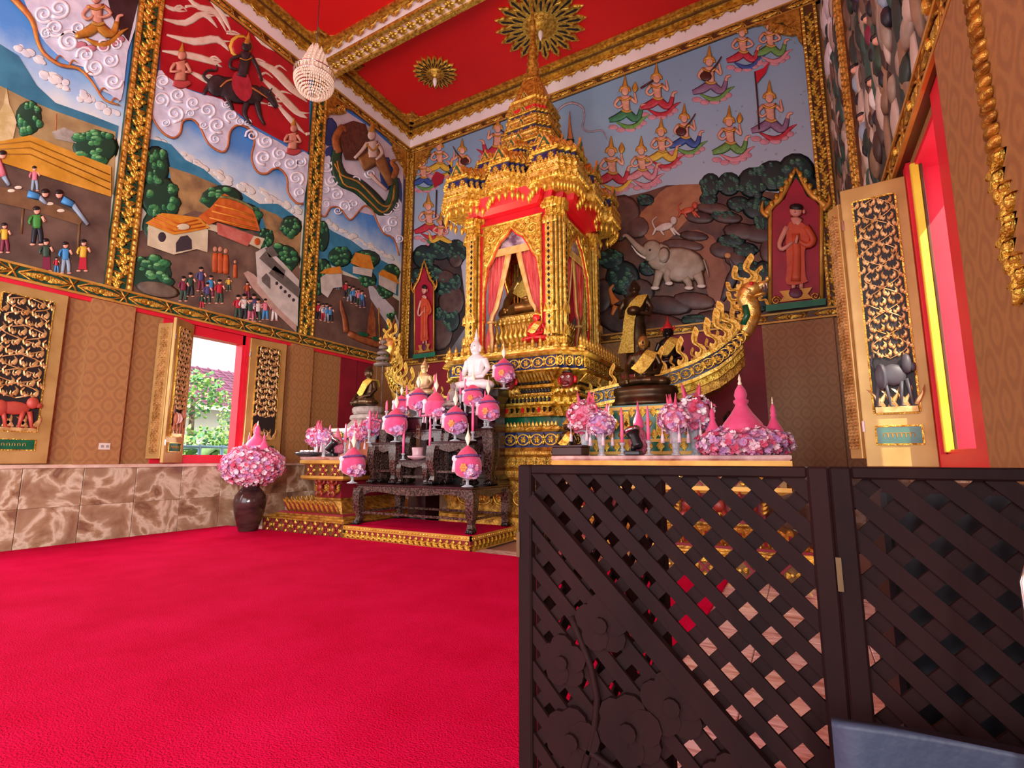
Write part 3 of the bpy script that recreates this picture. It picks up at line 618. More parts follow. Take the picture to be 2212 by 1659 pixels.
# ------------------------------------------------ second left mural
m2 = thing('mural', 'left mural with dark rider in red clouds above a village temple', 'mural', (XL, 4.9, ZM0), 0, 'wall murals')
ground('L', 'painted_background', m2, 3.50, 6.38, SKYST)
R = Rel('L')
R.poly([(350, -60), (430, -60), (668, 150), (668, 330), (600, 300), (545, 270), (480, 215), (400, 190), (345, 160)], pm('#a51420', '#b81c26', 4), .014, .01); R.out('red_sky', m2)
r = random.Random(11); PALE = pm('#dcc4a8', '#e8dcc8', 8)
for pts, w in (([(350, 40), (400, 50), (440, 30), (470, 60)], 14), ([(360, 75), (420, 90), (470, 85), (495, 110)], 16), ([(350, 110), (400, 118), (450, 130), (480, 145)], 14), ([(400, -10), (430, 15), (465, 25), (490, 70)], 12), ([(450, -5), (480, 30), (500, 70)], 12), ([(540, 60), (570, 90), (610, 110), (655, 140)], 15), ([(545, 130), (590, 150), (630, 190), (664, 220)], 16), ([(560, 165), (600, 200), (640, 240), (664, 255)], 14), ([(520, 40), (550, 60), (590, 80)], 10), ([(590, 215), (630, 260), (660, 290)], 12), ([(345, 5), (375, 20), (400, 15)], 10), ([(480, 180), (520, 210), (580, 225)], 12), ([(400, 150), (440, 170), (470, 190)], 12)):
    R.stroke(pts, [w*.3]+[w*1.2]*(len(pts)-2)+[w*.2], PALE, .022, .012)
    for k in range(3):
        p = random.Random(pts[0][0]+k).choice(pts); R.stroke([(p[0], p[1]), (p[0]+14, p[1]-8+6*k), (p[0]+30, p[1]+4)], [8, 6, 1], PALE, .022, .01)
R.out('flame_cloud', m2, 'stuff')
EDGE = [(328, 235), (330, 255), (350, 285), (375, 298), (390, 285), (395, 262), (415, 258), (432, 275), (450, 310), (478, 328), (492, 318), (497, 285), (515, 270), (540, 280), (550, 305), (543, 340), (555, 370), (575, 375), (590, 365), (605, 365), (620, 385), (622, 415), (640, 438), (655, 440)]
R.poly(EDGE+[(668, 335), (640, 330), (600, 305), (560, 285), (520, 255), (480, 215), (440, 205), (400, 190), (360, 165), (342, 152)], CLW, .03, .02, 2)
for x, y, q, dr in ((352, 175, 18, 1), (348, 215, 18, -1), (385, 205, 18, 1), (378, 245, 20, -1), (418, 222, 17, 1), (412, 245, 10, 1), (448, 238, 18, -1), (470, 270, 20, 1), (465, 300, 13, -1), (500, 250, 16, 1), (520, 262, 10, -1), (545, 292, 15, 1), (575, 305, 17, -1), (570, 340, 18, 1), (605, 332, 16, -1), (628, 352, 16, 1), (640, 385, 17, -1), (650, 350, 12, 1), (648, 415, 12, 1), (440, 270, 10, 1), (358, 265, 10, 1), (490, 225, 10, -1), (535, 265, 9, 1), (600, 355, 9, 1)): R.spiral(x, y, q, CLS, None, .05, .03, dr, x*1.7)
R.stroke(EDGE, 5, CLE, .05, .025, 3); R.out('swirling_cloud', m2)
BK = pm('#241e20', '#3a3236', 8); RB = pm('#9c2430', '#b83040', 9)
R.blob(520, 100, 26, 27, pm('#e0b040'), .03, .012); R.blob(521, 101, 20, 21, pm('#b01c24'), .04, .012)
R.blob(505, 195, 52, 26, BK, .05, .05, .35, 14); R.blob(470, 185, 24, 24, BK, .055, .045, 0, 12); R.blob(548, 205, 22, 22, BK, .055, .045)
R.stroke([(460, 195), (448, 190), (440, 205)], [20, 12, 7], BK, .05, .03); R.stroke([(488, 205), (498, 225), (503, 238)], [14, 10, 7], BK, .06, .03); R.stroke([(535, 218), (528, 245), (542, 268)], [16, 11, 7], BK, .06, .03); R.stroke([(555, 220), (562, 250), (572, 270)], [15, 10, 6], BK, .06, .03)
R.stroke([(455, 178), (440, 165), (450, 152), (468, 152), (468, 140)], [7, 7, 6, 5, 3], BK, .06, .02); R.stroke([(560, 195), (580, 205), (598, 232)], [22, 20, 10], BK, .06, .04); R.stroke([(580, 202), (588, 190)], [6, 2], BK, .07, .03, 0)
R.stroke([(476, 188), (500, 172), (545, 190), (578, 212)], [4, 5, 5, 3], pm('#b8743c'), .1, .012); R.out('painted_beast', m2)
R.poly([(508, 155), (535, 160), (545, 200), (530, 220), (510, 205), (500, 180)], RB, .1, .02, 2); R.stroke([(522, 165), (528, 140), (532, 112)], [26, 22, 24], BK, .11, .03); R.stroke([(520, 120), (500, 128), (498, 145), (512, 150)], [9, 8, 8, 6], BK, .12, .02); R.stroke([(542, 120), (556, 145), (566, 175)], [9, 8, 6], BK, .12, .02)
R.blob(533, 100, 11, 12, BK, .12, .03); R.stroke([(533, 95), (536, 82), (538, 70)], [14, 9, 2], GOLDM, .13, .02); R.stroke([(518, 125), (532, 130), (545, 124)], 3, GOLDM, .15, .008); R.out('painted_rider', m2)
PD = pm('#d8957c', '#c48068', 9)
for x, y, s, f in ((390, 145, 11, 1), (632, 298, 9, 1)):
    R.stroke([(x, y+2.6*s), (x+f*.2*s, y), (x, y-1.2*s)], [2.6*s, 2.2*s, 2.6*s], PD, .05, .03); R.stroke([(x-1.1*s, y-.8*s), (x-1.9*s, y+.8*s), (x+.2*s, y+.7*s)], [.8*s, .7*s, .5*s], PD, .07, .02); R.stroke([(x+1.1*s, y-.8*s), (x+2.0*s, y+.9*s), (x+.9*s, y+.9*s)], [.8*s, .7*s, .5*s], PD, .07, .02)
    R.blob(x+.3*s, y-2.3*s, .9*s, 1.0*s, PD, .06, .03); R.stroke([(x+.2*s, y-3*s), (x+.3*s, y-3.8*s), (x+.4*s, y-4.8*s)], [1.5*s, .8*s, .2*s], GOLDM, .07, .02); R.stroke([(x-1.4*s, y+3*s), (x+.3*s, y+3.4*s), (x+2*s, y+3*s)], [1.4*s, 1.8*s, 1*s], pm('#b84848'), .05, .02); R.out('painted_deity', m2)
R.poly([(322, 300), (350, 305), (370, 312), (400, 345), (440, 365), (480, 400), (520, 415), (560, 440), (600, 440), (652, 478), (648, 540), (320, 420)], pm('#2c7896', '#3f8cac', 5), .014, .01); R.out('mountain', m2)
for x, y, a in ((360, 318, 26), (420, 350, 30), (470, 375, 30), (530, 405, 32), (590, 432, 30), (635, 452, 18)): bank(R, x, y, a, 8*1.6, pm('#e8e8d8', '#d4dcd8', 9), .55)
R.out('cloud_bank', m2, 'stuff')
R.poly([(365, 360), (420, 378), (470, 400), (480, 470), (380, 465)], pm('#7a6244', '#b0905c', 4), .02); R.out('hill', m2); R.poly([(560, 448), (600, 465), (650, 502), (645, 580), (590, 540)], pm('#7a6244', '#b0905c', 4), .02); R.out('hill', m2)
for a in ((335, 360, 34, 48), (345, 425, 46, 50), (335, 490, 30, 40), (478, 428, 50, 30), (530, 470, 36, 34), (628, 490, 26, 26), (612, 560, 40, 36), (575, 515, 20, 24), (325, 592, 56, 46)): tree(R, *a, TG, 16); R.out('tree', m2)
R.poly([(300, 500), (420, 455), (520, 480), (600, 530), (648, 580), (641, 722), (284, 632), (296, 560)], pm('#54403a', '#7c6250', 3), .026, .01); R.out('earth', m2)
R.dz = .025; CR = pm('#d8d0ac', '#c4ba98', 6); RF = pm('#c8781c', '#d8922c', 9); RFR = pm('#b8501c', '#d0702c', 9); DK = pm('#3a3238')
R.poly([(320, 485), (375, 507), (450, 492), (448, 545), (425, 538), (375, 550), (318, 530)], CR, .04, .02); R.poly([(314, 482), (350, 460), (370, 462), (430, 470), (454, 492), (420, 499), (375, 507)], RF, .06, .02)
for k in range(3): R.stroke([(322+8*k, 478-7*k), (378+4*k, 500-8*k), (444-8*k, 489-7*k)], 3, RFR, .08, .008, 0)
R.poly([(380, 545), (380, 525), (390, 511), (405, 508), (414, 518), (415, 538)], DK, .06, .004); R.blob(350, 512, 9, 11, DK, .06, .004); R.blob(397, 490, 15, 8, CR, .08, .012); R.out('painted_gatehouse', m2)
R.poly([(430, 470), (450, 482), (545, 508), (572, 515), (562, 538), (540, 528), (470, 502), (432, 490)], CR, .04, .02); R.poly([(468, 480), (548, 508), (535, 532), (470, 506)], pm('#b8584c', '#c87868', 9), .06, .006)
R.poly([(428, 468), (455, 448), (475, 425), (485, 418), (545, 450), (556, 478), (562, 500), (520, 492), (470, 478), (450, 486)], RFR, .06, .025)
for k in range(3): R.stroke([(452+6*k, 470-14*k), (500+6*k, 482-14*k), (556-4*k, 494-13*k)], 4, RF, .085, .01, 0)
R.stroke([(476, 425), (500, 428), (530, 440), (548, 452)], 6, pm('#4a6a4a', '#8a8a4a', 20), .085, .02); R.blob(556, 522, 7, 8, RFR, .06, .006); R.blob(440, 482, 6, 8, DK, .06, .006); R.out('painted_temple', m2)
GW = pm('#d0ccc0', '#b8b4a8', 6); GR = pm('#5a544e', '#6c665e', 9)
R.poly([(552, 545), (575, 532), (612, 568), (646, 605), (643, 705), (600, 665), (556, 612)], GW, .04, .02)
for a, b in (((560, 558), (612, 600)), ((580, 590), (645, 640))): R.poly([(a[0], a[1]), (a[0]+14, a[1]-16), (b[0]+4, b[1]-16), (b[0], b[1]+4)], GR, .06, .012)
R.poly([(572, 536), (588, 532), (602, 552), (582, 556)], GR, .06, .012); R.poly([(565, 600), (575, 590), (584, 600), (584, 625), (566, 608)], GR, .06, .006)
for k in range(5): R.blob(598+9*k, 612+9*k, 3.5, 4, DK, .06, .004)
R.out('painted_house', m2)
R.poly([(526, 590), (535, 585), (548, 592), (600, 645), (641, 690), (640, 718), (600, 680), (545, 622)], pm('#c0a494', '#b09080', 8), .036, .006); R.out('painted_path', m2); R.dz = 0.
R.blob(340, 625, 50, 18, pm('#5c5044', '#7a6e5c', 5), .036, .04, .2, 14); R.out('painted_rock', m2)
for x, y, h in ((465, 588, 58), (476, 590, 60), (488, 592, 58), (508, 600, 40)):
    R.stroke([(x, y), (x, y-h*.4), (x, y-h*.72)], [h*.24, h*.26, h*.2], C['o'], .04, .02, 2); R.blob(x, y-h*.86, h*.09, h*.11, pm('#c08a6c'), .05, .02); R.out('painted_monk', m2)
for a in ((396, 650, 52, 'm', 'd'), (411, 640, 50, 'd', 'n'), (434, 628, 50, 'v', 'm'), (448, 655, 44, 'v', 'd'), (455, 642, 46, 'b', 'm'), (474, 655, 50, 'r', 'd'), (494, 628, 30, 'y', 'd'), (514, 688, 50, 'r', 'd'), (527, 690, 54, 'w', 'n'), (541, 694, 50, 'd', 'p'), (548, 688, 52, 'v', 'm'), (557, 694, 48, 'w', 'd'), (573, 690, 44, 'p', 'b'), (593, 692, 44, 'p', 'w'), (534, 645, 36, 'o', 'm'), (436, 668-3, 30, 'd', 'r')): person(R, a[0], a[1], a[2], C[a[3]], C[a[4]], .02); R.out('painted_figure', m2)
fin(m2)
# ------------------------------------------------ third left mural
m3 = thing('mural', 'narrow left mural by the corner with crowned figure riding a green serpent', 'mural', (XL, 8.0, ZM0), 0, 'wall murals')
ground('L', 'painted_background', m3, 6.72, 9.3, SKYST); R = Rel('L')
R.poly([(704, 225), (740, 235), (800, 275), (850, 320), (872, 360), (868, 480), (700, 440), (694, 330)], pm('#c8bcc8', '#d8d0d8', 5), .014, .01)
for x, y, a, b in ((712, 285, 20, 34), (745, 300, 26, 18), (835, 375, 16, 40), (860, 420, 10, 40), (715, 330, 14, 16)): R.blob(x, y, a, b, pm('#28407c', '#344c88', 8), .022, .01)
R.out('cloud_sky', m3, 'stuff')
E3 = [(690, 440), (692, 462), (703, 467), (715, 448), (735, 450), (755, 475), (772, 460), (788, 444), (805, 455), (815, 480), (830, 505), (850, 515), (862, 552)]
R.poly(E3+[(868, 440), (848, 430), (820, 450), (770, 420), (735, 400), (722, 350), (700, 340)], CLW, .03, .016, 2)
for x, y, q, dr in ((705, 360, 15, 1), (718, 390, 16, -1), (703, 410, 12, 1), (728, 420, 15, 1), (705, 440, 12, -1), (745, 445, 14, -1), (765, 440, 11, 1), (770, 390, 12, 1), (835, 455, 13, 1), (850, 480, 13, -1), (838, 495, 10, 1), (856, 445, 11, 1), (862, 515, 10, -1), (800, 375, 12, -1), (730, 455, 9, 1)): R.spiral(x, y, q, CLS, None, .045, .028, dr, x*1.3)
R.stroke(E3, 4, CLE, .045, .02, 3); R.out('swirling_cloud', m3)
SG = pm('#1c3a26', '#2c5034', 9)
R.stroke([(732, 312), (726, 350), (738, 385), (770, 400), (800, 425), (825, 450), (845, 440), (852, 405), (850, 375)], [18, 26, 34, 34, 34, 34, 28, 20, 14], SG, .05, .04)
for o in (-10, 8): R.stroke([(726+o*.3, 350-o*.3), (740+o*.2, 388+o), (772, 402+o), (800, 428+o), (826, 452+o*.8), (846, 440), (853, 400)], [4]*7, GOLDM, .09, .012)
R.stroke([(732, 330), (726, 300), (740, 275), (748, 285)], [18, 20, 16, 6], pm('#8a4a24', '#b06a34', 9), .06, .04); R.stroke([(848, 385), (856, 365), (846, 350), (858, 345)], [14, 14, 10, 4], pm('#8a4a24', '#b06a34', 9), .06, .04); R.out('painted_serpent', m3)
R.poly([(738, 270), (790, 268), (795, 330), (745, 345)], pm('#4a2a22', '#6a3c2c', 12), .06, .02, 2); R.stroke([(780, 355), (800, 345), (815, 335), (845, 400)], [34, 36, 30, 14], pm('#8a5a2c', '#a0703c', 9), .08, .04)
WS = pm('#e0c8b8', '#d0b4a4', 9)
R.stroke([(806, 340), (806, 320), (804, 305)], [24, 22, 26], WS, .1, .04); R.stroke([(794, 308), (782, 325), (766, 342)], [9, 8, 7], WS, .12, .02); R.stroke([(816, 310), (826, 330), (812, 345)], [9, 8, 6], WS, .12, .02); R.stroke([(800, 375), (815, 392), (835, 410)], [10, 8, 6], WS, .12, .02)
R.blob(803, 292, 9, 11, WS, .12, .03); R.stroke([(803, 285), (804, 272), (805, 262)], [16, 9, 2], GOLDM, .13, .025); R.stroke([(792, 312), (806, 325), (818, 312)], 4, GOLDM, .16, .01); R.out('painted_deity', m3)
R.poly([(690, 480), (720, 500), (760, 520), (800, 550), (840, 570), (862, 590), (860, 640), (688, 560)], pm('#2c7896', '#3f8cac', 5), .014, .01); R.out('mountain', m3)
for x, y, a in ((715, 485, 18), (750, 505, 18), (790, 525, 20), (830, 548, 20)): bank(R, x, y, a, 6*1.6, pm('#e8e8d8', '#d4dcd8', 9), .5)
R.out('cloud_bank', m3, 'stuff')
for a in ((697, 510, 16, 36), (735, 555, 28, 24), (700, 590, 18, 34), (790, 560, 34, 22), (845, 590, 20, 22), (795, 605, 20, 20), (830, 630, 22, 20), (845, 690, 14, 24), (690, 620, 10, 22)): tree(R, *a, TG, 12); R.out('tree', m3)
R.poly([(684, 600), (730, 590), (800, 610), (862, 650), (858, 772), (674, 728)], pm('#4e3a34', '#6e5446', 3), .026, .01); R.out('earth', m3)
for wpts, rpts in (([(692, 600), (712, 586), (738, 592), (740, 620), (720, 622), (708, 643), (694, 632)], [(690, 590), (705, 580), (735, 575), (740, 590), (712, 592)]), ([(762, 575), (805, 582), (803, 598), (762, 590)], [(757, 568), (768, 545), (800, 552), (808, 582), (780, 578)]), ([(818, 590), (858, 605), (855, 635), (818, 615)], [(816, 592), (826, 582), (856, 596), (862, 614)])):
    R.dz = .025; R.poly(wpts, GW, .04, .016); R.poly(rpts, RF, .056, .016); R.dz = 0; R.out('painted_house', m3)
R.poly([(795, 618), (805, 618), (850, 665), (862, 700), (858, 730), (830, 690), (800, 645)], pm('#c8ccd0', '#b4b8bc', 6), .036, .012); R.out('painted_wall', m3)
for a in ((688, 690, 38, 'r', 'n'), (698, 692, 36, 'w', 'r'), (706, 694, 38, 'b', 'k'), (714, 696, 36, 'b', 'n'), (755, 650, 34, 'd', 'k'), (764, 655, 36, 'b', 'n'), (775, 660, 36, 'p', 'd'), (783, 664, 36, 'b', 'v'), (748, 642, 34, 'r', 'n'), (730, 625, 20, 'r', 'b')): person(R, a[0], a[1], a[2], C[a[3]], C[a[4]]); R.out('painted_figure', m3)
BG = pm('#7a3c20', '#9c5a2c', 9)
R.stroke([(752, 720), (790, 735), (830, 745), (848, 738)], [14, 18, 18, 10], BG, .04, .03); R.stroke([(748, 718), (745, 690), (738, 665), (736, 648)], [14, 12, 10, 4], BG, .05, .03); R.stroke([(840, 735), (850, 705), (852, 688)], [12, 10, 3], BG, .05, .03); R.poly([(792, 728), (795, 690), (803, 650), (811, 690), (812, 732)], BG, .05, .02); R.stroke([(820, 728), (818, 665)], 3, GOLDM, .05, .01, 0); R.blob(785, 722, 14, 5, GREEN, .08, .008, .2); R.blob(815, 732, 12, 5, GREEN, .08, .008, .2); R.out('painted_barge', m3); fin(m3)
# ------------------------------------------------ back wall mural
m4 = thing('mural', 'large back wall mural of flying celestials over a forest with a white elephant', 'mural', (-3.8, YB, ZM0), 0, 'wall murals')
ground('B', 'painted_background', m4, -8.24, .56, [(0, '#2c2a2a'), (.36, '#a8aeb8'), (.55, '#a2b0be'), (.8, '#8ea8be'), (1, '#7c9ab4')], None, None, 2)
R = Rel('B')
R.poly([(1310, 440), (1350, 425), (1395, 415), (1440, 400), (1500, 398), (1545, 400), (1790, 430), (1800, 655), (1300, 735), (1290, 560)], pm('#3c2a28', '#6a4632', 3), .014, .008); R.out('earth', m4)
R.poly([(885, 560), (930, 540), (990, 520), (1010, 700), (960, 775), (880, 790)], pm('#241e22', '#3c302c', 4), .014, .008); R.out('earth', m4)
R.poly([(1405, 440), (1440, 405), (1500, 398), (1540, 402), (1520, 440), (1480, 480), (1440, 520), (1400, 520), (1380, 470)], pm('#8a5638', '#a4704a', 4), .02, .01, 3); R.poly([(1480, 500), (1540, 510), (1560, 560), (1580, 640), (1540, 660), (1520, 600)], pm('#7a4a34', '#8c5a40', 5), .02, .008, 2); R.out('painted_hillside', m4)
rk = pm('#4a3432', '#64483e', 6); rk2 = pm('#3a2a2a', '#54403a', 6)
for x, y, a, b in ((1345, 460, 40, 40), (1375, 490, 30, 26), (1330, 500, 30, 24), (1510, 470, 34, 14), (1540, 450, 40, 14), (1570, 470, 36, 14), (1500, 510, 34, 12), (1600, 500, 40, 20), (1640, 505, 40, 22), (1560, 540, 30, 20), (1590, 560, 26, 18), (1440, 660, 60, 22), (1500, 650, 50, 20), (1350, 690, 60, 34), (1420, 700, 70, 24), (1380, 630, 36, 30), (1475, 530, 50, 14), (1560, 690, 60, 20), (1640, 620, 30, 40), (1660, 540, 20, 30), (1620, 660, 34, 24)): R.blob(x, y, a, b, rk if (x+y) % 3 else rk2, .02, .04, .1, 12); R.out('painted_rock', m4)
for x, y, a, b in ((1300, 640, 24, 40), (960, 600, 24, 18), (975, 650, 30, 40), (950, 720, 30, 40), (985, 560, 16, 20), (960, 480, 12, 10)): R.blob(x, y, a, b, rk2, .02, .04, .1, 12); R.out('painted_rock', m4)
for a in ((1535, 400, 24, 28), (1575, 398, 28, 28), (1625, 395, 34, 36), (1670, 380, 40, 36), (1720, 372, 44, 44), (1740, 420, 40, 50), (1595, 440, 28, 18), (1640, 450, 40, 28), (1560, 465, 30, 14), (1610, 540, 30, 18), (1650, 470, 24, 40), (1620, 590, 30, 30), (1395, 432, 20, 14), (1345, 600, 40, 40), (1320, 560, 30, 24), (1400, 580, 22, 18), (1530, 430, 22, 16), (1580, 520, 34, 16), (1650, 590, 26, 30), (1640, 650, 24, 26), (1500, 690, 30, 12), (1555, 700, 26, 12)): tree(R, *a, TGD, 14); R.out('tree', m4)
for a in ((915, 555, 26, 28), (950, 540, 28, 24), (985, 545, 24, 30), (930, 590, 26, 22), (965, 620, 26, 22), (900, 600, 16, 24), (975, 690, 20, 30), (950, 680, 16, 20), (985, 610, 14, 20)): tree(R, *a, TGD, 12); R.out('tree', m4)
EL = pm('#b0a08c', '#94846f', 5); ELD = pm('#7a6a58')
R.blob(1468, 572, 58, 40, EL, .05, .09, .12, 16); R.blob(1425, 555, 30, 32, EL, .06, .09, .1, 12); R.blob(1408, 543, 24, 26, EL, .08, .09, .2, 12)
R.stroke([(1398, 548), (1380, 535), (1365, 520), (1352, 508), (1345, 512)], [24, 17, 13, 9, 7], EL, .1, .06); R.stroke([(1395, 558), (1378, 548), (1364, 530)], [6, 5, 2], pm('#e8e0d0'), .14, .02)
for p, w in (([(1425, 585), (1420, 605), (1415, 622)], [24, 19, 17]), ([(1445, 580), (1440, 598), (1445, 612)], [22, 18, 16]), ([(1480, 600), (1488, 612), (1488, 622)], [22, 18, 18]), ([(1505, 590), (1512, 605), (1515, 618)], [30, 21, 18])): R.stroke(p, w, EL, .08, .06); R.blob(p[2][0], p[2][1], w[2]*.6, 5, pm('#d8ccc0'), .11, .03)
R.blob(1432, 552, 15, 20, ELD, .13, .025, .3, 10); R.blob(1433, 550, 12, 16, EL, .14, .03, .3, 10); R.blob(1404, 540, 2.5, 2.5, HAIR, .17, .01); R.stroke([(1520, 560), (1528, 585), (1530, 598)], [5, 4, 2], EL, .08, .02); R.out('painted_elephant', m4)
for x, y, s, m in ((1435, 490, 1, pm('#d8ccc0', '#c0b0a4', 9)), (1485, 455, .8, pm('#b84a34', '#d0603c', 9))):
    R.blob(x, y, 22*s, 9*s, m, .04, .04, -.3); R.blob(x+20*s, y-14*s, 8*s, 10*s, m, .05, .04); R.stroke([(x-20*s, y+4*s), (x-26*s, y-12*s), (x-16*s, y-22*s)], [5*s, 4*s, 2*s], m, .04, .02)
    for q, e in ((-18, -26), (-10, 0), (14, 24), (18, 34)): R.stroke([(x+q*s, y+2*s), (x+(q+e)/2*s, y+12*s), (x+e*s, y+18*s)], [8*s, 6*s, 4*s], m, .05, .02)
    R.out('painted_lion', m4)
R.stroke([(1575, 560), (1585, 580), (1580, 605), (1560, 650)], [8, 14, 26, 10], pm('#5a4a44', '#4a4a58', 9), .04, .04); R.blob(1572, 552, 8, 7, pm('#c08a5c'), .06, .03); R.stroke([(1592, 590), (1600, 610), (1606, 625)], [6, 5, 3], pm('#b8b0a0'), .06, .02); R.out('painted_bird', m4)
R.stroke([(1330, 655), (1322, 640), (1318, 625), (1326, 615)], [24, 14, 9, 6], pm('#c86a24', '#d8843c', 9), .04, .04); R.stroke([(1322, 680), (1330, 660)], [8, 14], pm('#c86a24', '#d8843c', 9), .04, .03); R.out('painted_swan', m4)
st = random.Random(4); SV = mat('silver_star', '#c8d0d8', rough=.3, metal=.5); n = 0
while n < 90:
    x = st.uniform(905, 1745); y = st.uniform(60, 400)
    if y > 330-(x-886)*.38+8 and y < 420-(x-900)*.06:
        n += 1
        for k in range(4): R.stroke([(x, y), (x+4*math.cos(k*PI/2+.6), y+4*math.sin(k*PI/2+.6))], [1.6, .4], SV, .014, .01, 0)
R.out('painted_stars', m4, 'stuff')
dc = {'g': pm('#2c6a48', '#3c8058', 20), 'r': pm('#a82434', '#c03848', 20), 'v': pm('#7a5a78', '#8c6a88', 20), 'b': pm('#2c4a8c', '#3c5a9c', 20), 'y': pm('#c8a030', '#d8b440', 20), 'k': pm('#c07884', '#d08c94', 20), 'l': pm('#5a8a40', '#6c9c50', 20)}
for x, y, s, c, sh, f, it in ((1350, 222, 11.5, 'g', 'l', 1, 'lotus'), (1418, 195, 11.5, 'r', 'r', 1, 'flute'), (1532, 160, 12, 'v', 'l', 1, 'lute'), (1603, 95, 11, 'r', 'b', 1, None), (1662, 82, 11, 'l', 'k', 1, None), (1662, 240, 13, 'v', 'r', 1, 'flag'), (1575, 290, 12, 'l', 'k', 1, 'lotus'), (1478, 280, 11, 'b', 'l', 1, 'lute'), (1428, 310, 11, 'y', 'r', 1, None), (1385, 350, 11, 'k', 'k', 1, None), (1320, 355, 12, 'r', 'y', 1, 'lotus'), (913, 370, 8.5, 'b', 'l', 1, None), (948, 338, 9, 'y', 'y', 1, None), (998, 345, 9, 'b', 'g', -1, 'lute'), (1075, 300, 10, 'r', 'r', -1, 'flute'), (925, 468, 10, 'r', 'r', 1, None), (952, 498, 8, 'y', 'g', -1, None)):
    deva(R, x, y, s, dc[c], dc[sh], f, it); R.out('painted_celestial', m4)
R.stroke([(943, 410), (941, 470)], 3, pm('#3a1a20'), .05, .012, 0); R.poly([(942, 370), (960, 378), (955, 395), (938, 405), (932, 385)], pm('#9c1830'), .05, .008); R.out('painted_standard', m4)
R.stroke([(1200, 275), (1200, 250), (1212, 232), (1235, 222), (1258, 232), (1262, 255), (1258, 275), (1272, 285), (1300, 282), (1310, 300)], [3, 4, 5, 6, 5, 4, 4, 4, 4, 2], pm('#b0a0a8', '#987c84', 9), .02, .02); R.out('painted_ribbon', m4)
R.stroke([(1232, 322), (1232, 300)], [20, 16], pm('#1c4a34'), .03, .03, 0); R.stroke([(1232, 300), (1231, 280), (1230, 240)], [14, 8, 1], CLE, .03, .03); R.out('painted_spire', m4); fin(m4)
# ------------------------------------------------ niches with robed monks
def niche(label, x0, x1, yt, yb, apex, sk, ddx):
    t = thing('monk_niche', label, 'niche', PL((x0+x1)/2, yb, 1, YB), 0, 'monk niches'); R = Rel('B'); R.dz = .05; w = x1-x0; h = yb-yt; sl = ddx
    def q(a, b): return (x0+a*w, yt+b*h+sl*(a-.5))
    A = [q(.02, 1), q(.02, .1), q(.14, .0), q(.3, -.06), q(.38, -.16), q(.5, -.26), q(.62, -.16), q(.7, -.06), q(.86, .0), q(.98, .1), q(.98, 1)]
    R.poly(A, pm('#a01430', '#8c1028', 4), .06, .02); R.out('back_panel', t)
    for a, b in (((.03, .0), (.03, 1)), ((.97, .0), (.97, 1))): R.stroke([q(*a), q(*b)], w*.09, GOLDP, .08, .03, 0)
    R.out('column', t)
    for sg in (-1, 1): R.stroke([q(.5+sg*.55, .06), q(.5+sg*.42, -.02), q(.5+sg*.3, -.07), q(.5+sg*.15, -.2), q(.5, -.36)], [w*.16, w*.14, w*.14, w*.12, w*.05], GOLDM, .08, .05, 3)
    for sg in (-1, 1): R.stroke([q(.5+sg*.5, .1), q(.5+sg*.62, .03), q(.5+sg*.6, -.07)], [w*.1, w*.1, w*.02], GOLDM, .09, .05, 3)
    for k in range(5):
        for sg in (-1, 1): R.blob(*q(.5+sg*(.08+.09*k), -.29+.065*k), w*.05, w*.06, GOLD, .12, .02)
    R.out('gable', t)
    R.poly([q(-.05, .985), q(1.05, .985), q(1.05, 1.05), q(-.05, 1.05)], pm('#14694c', '#1c7a58', 6), .08, .05); R.out('green_base', t)
    R.poly([q(.2, .86), q(.8, .86), q(.72, .92), q(.8, .97), q(.2, .97), q(.28, .92)], GOLDP, .08, .06); R.blob(*q(.5, .9), w*.15, h*.06, pm('#5c2038', '#6c3048', 9), .13, .03)
    for sg in (-1, 1): R.spiral(*q(.5+sg*.36, .95), w*.09, GOLD, None, .1, .03, sg)
    R.out('pedestal', t)
    rb = pm('#c8502c', '#b84424', 9)
    R.poly([q(.34, .62), q(.32, .36), q(.36, .2), q(.46, .17), q(.62, .2), q(.76, .3), q(.72, .42), q(.66, .5), q(.68, .74), q(.7, .8), q(.34, .8)], rb, .08, .06, 3); R.stroke([q(.5, .3), q(.52, .55), q(.5, .78)], [w*.2, w*.2, w*.24], rb, .12, .05)
    R.stroke([q(.34, .22), q(.2, .38), q(.26, .44), q(.44, .38)], [w*.13, w*.11, w*.1, w*.07], sk, .12, .05); R.stroke([q(.68, .24), q(.82, .38), q(.7, .43), q(.52, .36)], [w*.15, w*.16, w*.14, w*.07], rb, .12, .05); R.stroke([q(.5, .4), q(.53, .32)], [w*.08, w*.05], sk, .17, .02, 0)
    R.stroke([q(.44, .18), q(.5, .17), q(.58, .2)], [w*.2]*3, sk, .1, .05); R.blob(*q(.5, .075), w*.13, h*.065, sk, .12, .07); R.blob(*q(.51, .035), w*.13, h*.04, HAIR, .15, .05); R.blob(*q(.65, .09), w*.03, h*.025, sk, .14, .03); R.stroke([q(.48, .06), q(.485, .09)], [w*.02, w*.035], sk, .19, .015, 0)
    for a in (.46, .6): R.stroke([q(a, .79), q(a, .86)], w*.1, sk, .1, .04, 0)
    R.out('monk_relief', t)
    for ch in t.children: ch.matrix_parent_inverse = Matrix.Translation(t.location).inverted()
niche('tall red niche with orange-robed monk relief at the right of the back mural', 1660, 1778, 440, 655, 372, pm('#d08a78'), -14)
niche('small red niche with orange-robed monk relief by the left corner', 894, 938, 615, 765, 565, pm('#d8a08c'), -6)
